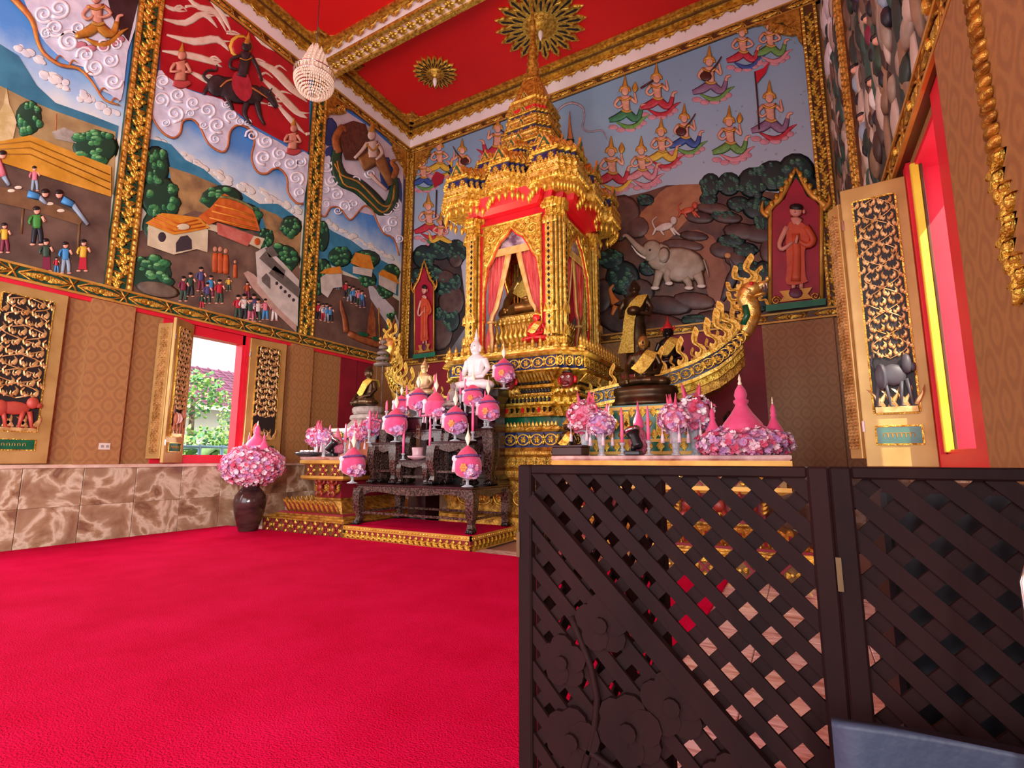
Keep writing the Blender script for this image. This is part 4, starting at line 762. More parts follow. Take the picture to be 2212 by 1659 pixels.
# ------------------------------------------------ right wall mural (rocky cliffs), seen at a steep angle
m5 = thing('mural', 'steeply seen right wall mural of pale cliffs and trees', 'mural', (XR, 5, ZM0), 0, 'wall murals')
ground('R', 'painted_background', m5, 0.2, YB-.05, [(0, '#2c3430'), (.3, '#5c564c'), (.55, '#7a7468'), (.72, '#8fb0c4'), (1, '#4f86b0')], None, None, 2)
r = random.Random(9); cols = [pm('#8c7c6c', '#a89a88', 6), pm('#5c4a40', '#75604f', 6), pm('#b8a898', '#cfc0b0', 6), pm('#2a3a34'), pm('#33554a'), pm('#7c6450', '#94785c', 6), pm('#44342e')]
def rbl(mb, y, z, ry, rz, m, h):
    mb.use(m, True); mb.loft([[Vector((XR-.012-hh*h, y+k*ry*math.cos(t), z+k*rz*math.sin(t))) for t in [2*PI*i/8 for i in range(8)]] for k, hh in ((1, 0), (.8, .6), (.4, .95), (.05, 1))])
for grp in range(8):
    mb = MB()
    for k in range(110):
        y = r.uniform(2.9, 9.3); z = r.uniform(3.7, 8.6); rbl(mb, y, min(z, 9.0), r.uniform(.04, .16), r.uniform(.1, .34), cols[(grp+k) % 7] if z < 7 or grp % 3 else CLS, r.uniform(.02, .06))
    tag(mb.build('painted_rocks' if grp % 2 else 'painted_foliage', m5), kind='stuff')
for k in range(26):
    R = MB(); y = r.uniform(3.2, 6.4); z = r.uniform(4.0, 6.6); c = r.choice('vkwdnm')
    rbl(R, y, z, .06, .14, C[c], .07); rbl(R, y, z-.2, .06, .1, C['n'], .06); rbl(R, y, z+.17, .045, .055, SKIN, .07); rbl(R, y, z+.2, .05, .035, HAIR, .085); R.build('painted_figure', m5)
mb = MB()
for y, z in ((8.6, 8.0), (8.3, 8.4), (8.8, 7.4), (8.1, 7.9), (7.6, 8.3), (8.5, 8.7), (7.9, 8.8), (7.3, 8.6)): rbl(mb, y, z, .36, .26, CLS, .08)
mb.build('swirling_cloud', m5); fin(m5)
# ---------------------------------------------------------------- statues
def remesh(o, v):
    m = o.modifiers.new('skin', 'REMESH'); m.mode = 'VOXEL'; m.voxel_size = v; m.use_smooth_shade = True
    s = o.modifiers.new('soft', 'SMOOTH'); s.factor = .6; s.iterations = 4
def ribbon(mb, pts, wid, nrm, th):
    rings = []
    for p, w, n in zip(pts, wid, nrm):
        p, w, n = Vector(p), Vector(w), Vector(n).normalized()*th; rings.append([p-w, p+w, p+w+n, p-w+n])
    mb.loft(rings)
def statue(name, label, loc, h, rz, m, pose='lap', finial=None, crown=None, sash=None, head=None, cat='statue', group=None):
    t = thing(name, label, cat, loc, rz, group); b = MB().use(m, True); b.M = Matrix.Scale(h, 4)
    if pose in ('lap', 'earth'):
        b.ell((0, -.04, .085), (.34, .2, .085), 16, 10)
        for s in (-1, 1): b.ell((s*.29, -.09, .085), (.14, .16, .085), 12, 8); b.tube([(s*.3, -.14, .1), (s*.1, -.24, .1), (-s*.16, -.2, .12)], [.075, .065, .05], 10)
        R = [(.18, .14, .06), (.165, .125, .2), (.15, .11, .33), (.18, .125, .46), (.205, .12, .55), (.15, .1, .605), (.07, .07, .64), (.06, .062, .68)]
        z0 = 0.0
    else:
        R = [(.09, .07, .06), (.115, .085, .12), (.11, .08, .3), (.105, .08, .45), (.095, .075, .54), (.1, .075, .62), (.125, .08, .72), (.13, .078, .785), (.09, .06, .815), (.045, .045, .835), (.04, .042, .86)]
        for s in (-1, 1): b.tube([(s*.05, .0, .12), (s*.05, 0, .03)], [.05, .038], 10); b.ell((s*.05, -.04, .015), (.038, .075, .022), 10, 6)
    b.loft([[(rx*math.cos(2*PI*k/18), ry*math.sin(2*PI*k/18), z) for k in range(18)] for rx, ry, z in R])
    for s in (-1, 1):
        if pose == 'lap': p = [(s*.185, 0, .55), (s*.26, .01, .38), (s*.22, -.1, .24), (s*.02, -.24, .2)]
        elif pose == 'earth': p = [(s*.185, 0, .55), (s*.26, .01, .38), (s*.22, -.1, .24), (s*.02, -.24, .2)] if s > 0 else [(-.185, 0, .55), (-.28, -.03, .38), (-.28, -.17, .22), (-.27, -.25, .1)]
        elif pose == 'bowl': p = [(s*.115, 0, .775), (s*.165, .0, .66), (s*.15, -.07, .575), (s*.04, -.14, .59)]
        else: p = [(s*.115, 0, .775), (s*.16, .0, .64), (s*.15, -.02, .5), (s*.14, -.03, .42)]
        k = 1 if pose in ('lap', 'earth') else .62
        b.tube(p, [.058*k, .05*k, .045*k, .032*k], 10); b.ell(p[-1], (.045*k, .05*k, .03*k), 10, 6)
        for f in range(4):
            q = Vector(p[-1]); dv = Vector((-s*.06, -.02, .0)) if pose != 'earth' or s > 0 else Vector((0, -.02, -.06)); o = Vector((0, (f-1.5)*.016*k, 0)) if pose != 'earth' or s > 0 else Vector(((f-1.5)*.016*k, 0, 0))
            b.tube([q+o, q+o+dv*k], [.012*k, .008*k], 6)
    if pose in ('lap', 'earth'): hc, hr = Vector((0, -.012, .765)), .1
    else: hc, hr = Vector((0, -.008, .91)), .055
    b.ell(hc, (hr*.95, hr*1.05, hr*1.25), 16, 12); b.ell(hc+Vector((0, hr*.15, hr*1.2)), (hr*.5, hr*.5, hr*.45), 12, 8)
    b.tube([hc+Vector((0, -hr*1.0, hr*.2)), hc+Vector((0, -hr*1.2, -hr*.2)), hc+Vector((0, -hr*1.02, -hr*.3))], [hr*.1, hr*.16, hr*.1], 8)
    b.ell(hc+Vector((0, -hr*.92, -hr*.62)), (hr*.3, hr*.14, hr*.1), 8, 6)
    for s in (-1, 1): b.tube([hc+Vector((s*hr*.98, hr*.1, hr*.35)), hc+Vector((s*hr*1.05, hr*.05, -hr*.2)), hc+Vector((s*hr*.98, hr*.05, -hr*.85))], [hr*.14, hr*.16, hr*.12], 6)
    o = b.build('body', t); remesh(o, h*(.012 if pose in ('lap', 'earth') else .0085))
    e = MB().use(mat('eye_dark', '#0c0808', rough=.3), True); e.M = Matrix.Scale(h, 4)
    for s in (-1, 1): e.ell(hc+Vector((s*hr*.4, -hr*.9, hr*.12)), (hr*.2, hr*.1, hr*.05), 8, 6)
    e.build('eye', t)
    if finial:
        f = MB().use(finial, True); f.M = Matrix.Translation(hc*h+Vector((0, hr*.15*h, hr*1.45*h))); f.lathe([(.03*h, 0), (.042*h, .02*h), (.03*h, .05*h), (.024*h, .06*h), (.028*h, .075*h), (.016*h, .11*h), (.004*h, .2*h)], 12); f.build('finial', t)
    if crown:
        f = MB().use(crown, True); f.M = Matrix.Translation(hc*h+Vector((0, hr*.1*h, hr*.55*h))); f.lathe([(hr*1.02*h, 0), (hr*1.12*h, hr*.25*h), (hr*.95*h, hr*.4*h), (hr*.98*h, hr*.6*h), (hr*.7*h, hr*.75*h), (hr*.74*h, hr*1.0*h), (hr*.45*h, hr*1.2*h), (hr*.48*h, hr*1.4*h), (hr*.22*h, hr*1.7*h), (hr*.04*h, hr*3.0*h)], 14)
        for s in (-1, 1): leafv = [(s*hr*1.0*h, 0, -hr*.6*h), (s*hr*1.5*h, 0, hr*.1*h), (s*hr*1.35*h, 0, hr*.7*h), (s*hr*1.0*h, 0, hr*.2*h)]; f.prism(leafv, (0, hr*.15*h, 0))
        f.build('crown', t)
    if sash:
        f = MB().use(sash); f.M = Matrix.Scale(h, 4)
        if pose == 'bowl':
            ribbon(f, [(.1, .09, .7), (.1, .05, .8), (.09, -.06, .79), (.03, -.1, .7), (-.03, -.13, .6), (-.05, -.15, .5), (-.07, -.13, .35), (-.1, -.12, .16)], [(.05, .0, .0)]*3+[(.058, 0, -.022)]*2+[(.06, 0, .01)]*2+[(.085, 0, .0)], [(0, .5, 1), (0, .2, 1), (0, -1, 1), (0, -1, .2), (0, -1, 0), (0, -1, 0), (0, -1, 0), (0, -1, .0)], .012)
        else:
            ribbon(f, [(.13, .14, .45), (.14, .1, .58), (.14, -.06, .6), (.09, -.145, .5), (.0, -.16, .38), (-.12, -.16, .26)], [(.07, 0, .0)]*2+[(.085, 0, -.03)]+[(.085, 0, -.06)]*3, [(0, 1, .2), (0, .5, 1), (0, -.6, 1), (0, -1, .3), (0, -1, 0), (0, -1, 0)], .014)
        f.build('sash', t)
    return t
BRONZE = mat('dark_bronze', '#3a2a1c', '#5c452c', sc=6, rough=.36, metal=.75); BRONZL = mat('golden_bronze', '#8a6430', '#b08844', sc=5, rough=.35, metal=.75)
SASH = mat('gold_brocade', '#b88a24', '#e8cc5c', sc=40, rough=.5, metal=.35, bump=.5, bsc=120)
WMARB = mat('white_marble', '#e6d8d4', '#f4ecea', sc=4, rough=.25, sub=.08); STONE = mat('grey_stone', '#7a6a62', '#9a8a80', sc=9, rough=.6)
# ---------------------------------------------------------------- the shrine on its barge
XC, YC = -3.81, 7.55
def redent(hx, hy, d, n=3):
    q = []
    for k in range(n): q += [(hx-k*d, hy-(n-k)*d), (hx-(k+1)*d, hy-(n-k)*d)] if k else [(hx, hy-n*d), (hx-d, hy-n*d)]
    c = [(hx, hy-n*d)]
    for k in range(1, n+1): c += [(hx-k*d, hy-(n-k+1)*d), (hx-k*d, hy-(n-k)*d)]
    # mirror into the four corners, counter-clockwise
    q1 = c; q2 = [(-x, y) for x, y in reversed(c)]; q3 = [(-x, -y) for x, y in c]; q4 = [(x, -y) for x, y in reversed(c)]
    return q1+q2+q3+q4
def tiers(mb, prof, asp=1.0, d=.1, n=3, cx=XC, cy=YC, dr=None):
    mb.loft([[(cx+x, cy+y, z) for x, y in redent(h, h*asp, (dr*h if dr else d), n)] for h, z in prof])
shr = thing('shrine', 'tall gilded spired shrine with tiered roof standing on the barge', 'shrine', (XC, YC, 0))
def sp(mb, name, kind=None, par=None, label=None):
    o = mb.build(name, par or shr); o.matrix_parent_inverse = Matrix.Translation((XC, YC, 0)).inverted() if not par else Matrix.Identity(4); return tag(o, label, kind=kind)
HX, HY = 1.28, 1.15
asp = HY/HX
GB = GOLD; DKS = mat('slot_black', '#150d0a', rough=.4)
b = MB().use(GOLDD); tiers(b, [(1.3, 0), (1.3, .3), (1.2, .34), (1.2, .8), (1.3, .86), (1.3, .95), (1.2, 1.0), (1.2, 1.14), (1.3, 1.18), (1.3, 1.22), (1.24, 1.28)], asp); sp(b, 'plinth')
b = MB().use(BLUEG); tiers(b, [(1.15, 1.28), (1.15, 1.5)], asp); sp(b, 'lower_frieze')
b = MB().use(GB); tiers(b, [(1.2, 1.5), (1.24, 1.53), (1.22, 1.57), (1.1, 1.58)], asp); sp(b, 'lower_lip')
b = MB().use(GREEN); tiers(b, [(1.0, 1.58), (1.0, 1.74)], asp); sp(b, 'green_recess')
b = MB().use(GB); tiers(b, [(1.1, 1.73), (1.02, 1.88), (1.12, 1.9), (1.12, 1.93), (1.02, 1.94), (1.02, 2.02), (1.08, 2.03), (1.1, 2.07), (1.02, 2.08), (1.02, 2.14), (1.12, 2.15), (1.1, 2.19), (1.0, 2.2), (1.06, 2.28), (1.2, 2.36), (1.24, 2.38), (1.24, 2.4)], asp); sp(b, 'waist_tiers')
b = MB().use(BLUEG); tiers(b, [(1.2, 2.4), (1.2, 2.6)], asp); sp(b, 'upper_frieze')
b = MB().use(GOLDB); tiers(b, [(1.26, 2.59), (1.3, 2.62), (1.26, 2.66), (1.2, 2.67), (1.2, 2.72)], asp); sp(b, 'deck')
def faces(h, dd=.0):
    """front and right face frames: origin, along, outward, half length"""
    return [(Vector((XC, YC-h*asp-dd, 0)), Vector((1, 0, 0)), Vector((0, -1, 0)), h), (Vector((XC+h+dd, YC, 0)), Vector((0, 1, 0)), Vector((1, 0, 0)), h*asp), (Vector((XC-h-dd, YC, 0)), Vector((0, -1, 0)), Vector((-1, 0, 0)), h*asp)]
def frame(o, al, ou): return Matrix((al, (0, 0, 1), ou)).transposed().to_4x4()
def row(h, z, step, fn, name, m, inset=.28, dd=.0):
    b = MB().use(m)
    for o, al, ou, hl in faces(h, dd):
        n = int(2*(hl-inset)/step)
        for k in range(n):
            p = o+al*((k+.5-n/2)*step)+Vector((0, 0, z)); b.M = Matrix.Translation(p) @ frame(o, al, ou); fn(b, k)
    # stepped corners of the front right
    b.M = None; return sp(b, name, 'stuff')
def stud(b, k): b.prism([(-.022, -.035, 0), (.022, -.035, 0), (.026, .01, 0), (0, .042, 0), (-.026, .01, 0)], (0, 0, .03), .4)
def slot(b, k): b.use(RED if k % 3 == 2 else DKS); b.prism([(-.022, -.05, -.05), (.012, -.05, -.05), (.03, .05, .0), (-.004, .05, .0)], (0, 0, .04))
def petal(b, k): b.prism([(-.025, 0, 0), (.025, 0, 0), (.02, .04, 0), (0, .075, 0), (-.02, .04, 0)], (0, 0, .02), .5)
row(1.02, 1.98, .066, stud, 'stud_row', DKS); row(1.02, 2.11, .05, stud, 'stud_row', DKS); row(1.0, 2.24, .06, stud, 'stud_row', DKS, dd=.02)
row(1.06, 1.81, .09, slot, 'slot_row', DKS); row(1.2, 1.575, .06, petal, 'petal_row', GOLDB); row(1.1, 2.03, .04, lambda b, k: b.ell((0, .02, 0), (.014, .014, .014), 6, 4), 'bead_row', GOLDB)
row(1.13, 2.30, .055, lambda b, k: b.prism([(-.016, -.06, -.06), (.016, -.06, -.06), (.016, .05, .05), (-.016, .05, .05)], (0, 0, .03)), 'rib_row', GOLDB)
# frieze rosettes
def m_fr():
    mb = MB().use(GOLDB)
    mb.use(GOLDB, True).tube([(.085*math.cos(2*PI*k/16), .07*math.sin(2*PI*k/16), .008) for k in range(17)], .012, 5)
    mb.use(GOLD)
    for k in range(6): leaf(mb, 0, 0, .055, .04, k*PI/3, .02, .3)
    for s in (-1, 1): leaf(mb, s*.1, 0, .09, .05, PI/2, .025, 0); leaf(mb, s*.1, 0, .08, .05, -PI/2, .025, 0)
    return mesh_of(mb, 'frieze_flower')
FRF = m_fr()
def frieze(h, z, sc):
    for o, al, ou, hl in faces(h):
        n = int(2*(hl-.25)/(.2*sc))
        for k in range(n):
            p = o+al*((k+.5-n/2)*.2*sc)+Vector((0, 0, z)); c = place(FRF, 'frieze_flower', shr, p-Vector((XC, YC, 0)), frame(o, al, ou).to_euler(), sc)
    for k in range(3):
        for q in (-1, 1):
            pass
frieze(1.2, 2.5, 1.0); frieze(1.15, 1.39, 1.1); frieze(1.2, 1.07, .8); frieze(1.2, .57, 1.6)
for k in range(3):   # stepped corners carry their own flowers
    for z, h in ((2.5, 1.2), (1.39, 1.15)):
        d = .1; x = XC+h-d*(k+.5); y = YC-(h*asp-d*(3-k)+d*0)
        place(FRF, 'frieze_flower', shr, Vector((XC+h-d*k-d*.5, YC-h*asp+d*(2-k)-.002, z))-Vector((XC, YC, 0)), frame(0, Vector((1, 0, 0)), Vector((0, -1, 0))).to_euler(), (.5, .9, .9))
# demon masks under the frieze
MK = MB().use(mat('mask_red', '#5c1016', '#8c2018', sc=14, rough=.5), True); MK.ell((0, 0, .03), (.1, .11, .06), 10, 8); MK.ell((0, -.05, .08), (.05, .035, .04), 8, 6)
for s in (-1, 1): MK.use(WHITEP, True).ell((s*.04, .03, .085), (.022, .018, .015), 8, 6); MK.use(DKS, True).ell((s*.04, .03, .1), (.009, .009, .006), 6, 5); MK.use(RED, True).ell((s*.1, .0, .02), (.03, .05, .02), 8, 6)
MK.use(DKS, True).ell((0, .1, .03), (.075, .035, .05), 8, 6); MK.use(WHITEP, True).ell((0, -.075, .08), (.045, .01, .02), 8, 5); MK.use(GOLDB)
for k in range(5): leaf(MK, (-.1+.05*k), -.1, .09, .06, -PI/2+(k-2)*.4, .05, .2)
MK = mesh_of(MK, 'demon_mask')
for x in (-.55, .12, .98): place(MK, 'demon_mask', shr, (x, -1.1*asp-.08+(.18 if x > .9 else 0), 2.24), frame(0, Vector((1, 0, 0)), Vector((0, -1, 0))).to_euler(), 1.15)
# little worshipping figures along the deck edge
WF = MB().use(GOLDB, True); WF.lathe([(.05, 0), (.06, .02), (.035, .05), (.045, .09), (.03, .12), (.028, .15), (.03, .17), (.018, .19), (.003, .25)], 8); WF = mesh_of(WF, 'guardian_figurine')
for o, al, ou, hl in faces(1.18):
    n = int(2*(hl-.1)/.125)
    for k in range(n): place(WF, 'guardian_figurine', shr, o+al*((k+.5-n/2)*.125)+Vector((0, 0, 2.7))-Vector((XC, YC, 0)), (0, 0, 0), .8)
# columns
CA = .73
for sx in (-1, 1):
    for sy in (-1, 1):
        b = MB().use(GOLD); cx, cy = XC+sx*CA, YC+sy*CA
        tiers(b, [(.24, 2.7), (.24, 2.78), (.2, 2.82), (.21, 2.9), (.15, 2.95), (.15, 2.96)], 1, .045, 3, cx, cy); sp(b, 'column_foot')
        b = MB().use(DKS); tiers(b, [(.155, 2.95), (.155, 4.82)], 1, .045, 3, cx, cy); sp(b, 'column_core')
        b = MB().use(GOLDB)
        for (u, v) in redent(.162, .162, .046): b.box(cx+u-.014, cx+u+.014, cy+v-.014, cy+v+.014, 2.95, 4.8)
        sp(b, 'column_ribs', 'stuff')
        b = MB().use(GOLD); tiers(b, [(.2, 4.8), (.2, 4.84), (.17, 4.87), (.17, 5.0), (.21, 5.04), (.21, 5.1)], 1, .045, 3, cx, cy); sp(b, 'capital')
        g = MB().use(GOLDB)
        for zz in (2.95, 3.3, 4.7, 4.95):
            for k in range(4):
                u = -.09+.06*k
                for al, ou in ((Vector((1, 0, 0)), Vector((0, sy, 0))), (Vector((0, 1, 0)), Vector((sx, 0, 0)))):
                    g.M = Matrix.Translation(Vector((cx, cy, zz))+al*u+ou*.175) @ frame(0, al, ou); g.prism([(-.028, 0, 0), (.028, 0, 0), (.02, .07, 0), (0, .14, 0), (-.02, .07, 0)], (0, 0, .02), .4)
        g.M = None; sp(g, 'column_leaves', 'stuff')
# faces between the columns: red boards, arch boards, diamond strips
ARC = [(0, 4.80), (.08, 4.70), (.2, 4.62), (.28, 4.5), (.36, 4.33), (.44, 4.22), (.46, 4.05), (.5, 3.8), (.5, 3.3)]
def fpt(f, u, z, d):
    """face frame: f 0 front, 1 right, 2 back, 3 left; d outward from the face plane"""
    al, ou = [((1, 0), (0, -1)), ((0, 1), (1, 0)), ((-1, 0), (0, 1)), ((0, -1), (-1, 0))][f]
    return Vector((XC+al[0]*u+ou[0]*(CA+.02+d), YC+al[1]*u+ou[1]*(CA+.02+d), z))
def ffr(f):
    al, ou = [((1, 0, 0), (0, -1, 0)), ((0, 1, 0), (1, 0, 0)), ((-1, 0, 0), (0, 1, 0)), ((0, -1, 0), (-1, 0, 0))][f]; return frame(0, Vector(al), Vector(ou))
CURT = mat('red_gauze', '#b8262e', '#d8655c', sc=9, rough=.6, metal=.1, stretch=(3, 3, .4)); CEDGE = mat('gold_ribbon', '#c89a54', '#e2bd78', sc=9, rough=.5, metal=.2); REDC = mat('red_curtain', '#c81420', '#d8222c', sc=5, rough=.7)
for f in range(4):
    b = MB().use(RED)
    for s in (-1, 1):
        P = [fpt(f, s*.53, 2.72, 0), fpt(f, s*.62, 2.72, 0), fpt(f, s*.62, 5.05, 0), fpt(f, s*.53, 5.05, 0)]; b.prism(P, fpt(f, 0, 0, .03)-fpt(f, 0, 0, 0))
    P = [fpt(f, -.62, 4.94, 0), fpt(f, .62, 4.94, 0), fpt(f, .62, 5.3, 0), fpt(f, -.62, 5.3, 0)]; b.prism(P, fpt(f, 0, 0, .02)-fpt(f, 0, 0, 0)); sp(b, 'red_board')
    b = MB().use(GOLD)
    for s in (-1, 1): b.prism([fpt(f, s*u, z, .01) for u, z in ARC+[(.54, 3.3), (.54, 4.95), (0, 4.95)]], fpt(f, 0, 0, .05)-fpt(f, 0, 0, 0))
    ab = sp(b, 'arch_board')
    b = MB().use(RED, True)
    for s in (-1, 1): b.tube([fpt(f, s*u, z, .05) for u, z in ARC], .012, 6)
    b.use(GOLDB, True)
    for s in (-1, 1): b.tube([fpt(f, s*(u+.025), z+.03, .065) for u, z in ARC], .018, 6)
    b.tube([fpt(f, -.56, 4.93, .06), fpt(f, .56, 4.93, .06)], .02, 6); b.tube([fpt(f, -.53, 2.75, .06), fpt(f, -.53, 4.93, .06)], .016, 6); b.tube([fpt(f, .53, 2.75, .06), fpt(f, .53, 4.93, .06)], .016, 6); sp(b, 'arch_moulding')
    b = MB(); b.use(GOLDB, True)
    for s in (-1, 1):
        for (u0, z0, r0, dr) in ((.38, 4.72, .1, 1), (.2, 4.8, .06, -1), (.46, 4.52, .06, -1), (.48, 4.3, .045, 1), (.3, 4.86, .05, 1)):
            pts = []
            for i in range(14):
                t = i/13; a = dr*t*3.4*PI*s+.5; rr = r0*(1-.85*t); pts.append(fpt(f, s*u0+rr*math.cos(a), z0+rr*math.sin(a), .07))
            b.tube(pts, [.016*(1-.4*i/13) for i in range(14)], 5)
    sp(b, 'scrollwork', 'stuff')
    if f in (0, 1):
        for s in (-1, 1):
            b = MB(); b.use(GOLDB); b.prism([fpt(f, s*.66, 2.85, .12), fpt(f, s*.745, 2.85, .12), fpt(f, s*.745, 4.9, .12), fpt(f, s*.66, 4.9, .12)], fpt(f, 0, 0, .04)-fpt(f, 0, 0, 0)); b.use(DKS)
            for k in range(21):
                z = 2.95+.092*k
                b.prism([fpt(f, s*.7025-.024, z, .16), fpt(f, s*.7025, z-.038, .16), fpt(f, s*.7025+.024, z, .16), fpt(f, s*.7025, z+.038, .16)], fpt(f, 0, 0, .004)-fpt(f, 0, 0, 0))
            sp(b, 'diamond_strip')
        b = MB().use(mat('purple_marbling', '#5a3c54', '#c8b4bc', sc=7, rough=.4)); b.prism([fpt(f, u, z, -.02) for u, z in ((-.26, 4.5), (.26, 4.5), (.18, 4.66), (0, 4.82), (-.18, 4.66))], fpt(f, 0, 0, .02)-fpt(f, 0, 0, 0)); sp(b, 'painted_tympanum')
        b = MB().use(CEDGE); b.prism([fpt(f, u, z, -.0) for u, z in ((-.4, 4.4), (.4, 4.4), (.3, 4.52), (-.3, 4.52))], fpt(f, 0, 0, .02)-fpt(f, 0, 0, 0)); sp(b, 'gold_valance')
def curtain(f, s, label, m, edge, top=(.04, .5), tie=(.36, .5), bot=(.38, .56), zt=4.45, zi=3.3, zb=2.8, d=-.03, grp='shrine curtains'):
    t = thing('shrine_curtain', label, 'curtain', fpt(f, s*.5, zt, d), 0, grp); inv = Matrix.Translation(t.location).inverted(); N = 22
    rows = []
    for j in range(15):
        k = j/14
        if k < .72: q = k/.72; q2 = q**1.15; a = top[0]+(tie[0]-top[0])*q2; e = top[1]+(tie[1]-top[1])*q2; z = zt+(zi-zt)*q; am = .03*(1-.5*q)
        else: q = (k-.72)/.28; a = tie[0]+(bot[0]-tie[0])*q; e = tie[1]+(bot[1]-tie[1])*q; z = zi+(zb-zi)*q; am = .02
        if .6 < k < .8: m_ = 1-abs(k-.7)/.1*.5 if abs(k-.7) < .1 else .5; c = (a+e)/2; a += (c-a)*.6*m_; e += (c-e)*.6*m_
        rows.append([(a+(e-a)*i/N, z, am*math.sin(i*1.9+j*.25)) for i in range(N+1)])
    b = MB().use(m, True); b.loft([[fpt(f, s*u, z, d+w) for u, z, w in r]+[fpt(f, s*u, z, d+w-.012) for u, z, w in r[::-1]] for r in rows]); o = b.build('drape', t); o.matrix_parent_inverse = inv
    b = MB().use(edge, True); b.loft([[fpt(f, s*r[0][0], r[0][1], d+.02), fpt(f, s*(r[0][0]+.10*(1-.6*(j/14))), r[0][1]+.01, d+.035), fpt(f, s*(r[0][0]+.10*(1-.6*(j/14))), r[0][1]+.01, d+.025), fpt(f, s*r[0][0], r[0][1], d+.01)] for j, r in enumerate(rows)]); o = b.build('gold_border', t); o.matrix_parent_inverse = inv
    r = rows[10]; b = MB().use(edge, True); c = fpt(f, s*(r[0][0]+r[-1][0])/2, r[0][1], d); b.M = Matrix.Translation(c) @ ffr(f) @ Matrix.Rotation(PI/2, 4, 'X'); b.lathe([(.06, -.02), (.075, 0), (.06, .02)], 12); o = b.build('tie_band', t); o.matrix_parent_inverse = inv
curtain(0, -1, 'red and gold tied curtain at the left of the shrine front', CURT, CEDGE); curtain(0, 1, 'red and gold tied curtain at the right of the shrine front', CURT, CEDGE)
curtain(1, -1, 'red gauze curtain on the shrine right side, nearer the front column', CURT, CEDGE, (.0, .5), (.3, .5)); curtain(1, 1, 'red gauze curtain tied low on the shrine right side, farther back', CURT, CEDGE, (-.05, .5), (.1, .34), (.04, .36))
curtain(2, -1, 'plain red curtain hanging at the shrine rear, right half', REDC, CEDGE, (.02, .6), (.1, .5), (.1, .5), 4.5, 3.5, 2.8); curtain(2, 1, 'plain red curtain hanging at the shrine rear, left half', REDC, CEDGE, (.02, .6), (.1, .5), (.1, .5), 4.5, 3.5, 2.8)
# roof
b = MB().use(RED); tiers(b, [(.9, 5.08), (1.0, 5.14), (1.08, 5.3)], 1, .13); sp(b, 'eave_soffit')
TR = [(1.0, 5.22), (1.08, 5.24), (1.16, 5.30), (1.17, 5.36), (1.1, 5.38), (1.13, 5.43), (1.15, 5.47), (1.08, 5.5), (1.08, 5.52)]
def tier_set(h, z, hh, nm, d, cx=XC, cy=YC):
    k = hh/.5
    b = MB().use(GOLDB); tiers(b, [(h*.9, z), (h*1.0, z+.02*k), (h*1.06, z+.08*k), (h*1.07, z+.13*k), (h*.98, z+.15*k), (h*1.02, z+.2*k), (h*1.04, z+.24*k), (h*.96, z+.27*k)], 1, d, 3, cx, cy); sp(b, nm+'_moulding')
    b = MB().use(BLUEG); tiers(b, [(h*.94, z+.27*k), (h*.94, z+.4*k)], 1, d, 3, cx, cy); sp(b, nm+'_frieze')
    b = MB().use(GOLD); tiers(b, [(h*1.0, z+.4*k), (h*1.02, z+.42*k), (h*1.0, z+.45*k), (h*.9, z+.46*k), (h*.7, z+.66*k)], 1, d, 3, cx, cy); sp(b, nm+'_lip')
    return z+.46*k
GAB = MB().use(GOLDB)
GAB.prism([(-.15, 0, 0), (.15, 0, 0), (.13, .06, 0), (.1, .1, 0), (.07, .16, 0), (.03, .2, 0), (0, .3, 0), (-.03, .2, 0), (-.07, .16, 0), (-.1, .1, 0), (-.13, .06, 0)], (0, 0, .04)); GAB.use(GREEN).prism([(-.1, .03, .04), (.1, .03, .04), (.06, .1, .04), (0, .21, .04), (-.06, .1, .04)], (0, 0, .012)); GAB.use(GOLD)
GAB.prism([(-.06, .02, .05), (.06, .02, .05), (.04, .08, .05), (0, .14, .05), (-.04, .08, .05)], (0, 0, .02), .3); GAB = mesh_of(GAB, 'gable_antefix')
BELL = MB().use(GOLDB, True); BELL.lathe([(.006, 0), (.006, -.05), (.02, -.07), (.035, -.11), (.03, -.14), (.012, -.17), (.003, -.2)], 8); BELL = mesh_of(BELL, 'bell_pendant')
def rim(h, d, n=3):
    """outward-facing edges of a stepped square: (midpoint, outward angle, length)"""
    P = redent(h, h, d, n); out = []
    for i in range(len(P)):
        a, c = Vector(P[i]+(0,)), Vector(P[(i+1) % len(P)]+(0,)); e = c-a
        if e.length > 1e-4: out.append(((a+c)/2, Vector((e.y, -e.x, 0)).normalized(), e.length, e.normalized()))
    return out
def outer(mid, ou, ox, oy): return True if abs(ox)+abs(oy) < .01 else (ou.x*ox > .01 or ou.y*oy > .01)
def crest(h, z, d, sc, ox=0., oy=0.):
    for mid, ou, L, al in rim(h, d):
        if not outer(mid, ou, ox, oy): continue
        R_ = Matrix((-al if (-al).cross(Vector((0, 0, 1))).dot(ou) > 0 else al, (0, 0, 1), ou)).transposed().to_euler()
        big = L > h*.7
        for k in ([-.36, 0, .36] if big and L > .5 else [0]):
            s2 = sc*(1.0 if big and k == 0 else .6 if big else .34)
            place(GAB, 'gable_antefix', shr, Vector((ox, oy, z))+mid+al*(k*L)-ou*.03, R_, s2)
def flowers_on(h, z, d, sc, ox=0., oy=0.):
    for mid, ou, L, al in rim(h, d):
        if ou.y > .5 or ou.x < -.5 or not outer(mid, ou, ox, oy): continue
        R_ = Matrix((-al if (-al).cross(Vector((0, 0, 1))).dot(ou) > 0 else al, (0, 0, 1), ou)).transposed().to_euler()
        n = max(1, int(L/.15))
        for k in range(n): place(FLOWER, 'frieze_flower', shr, Vector((ox, oy, z))+mid+al*((k+.5)/n-.5)*L, R_, sc*(1 if L > .1 else .7))
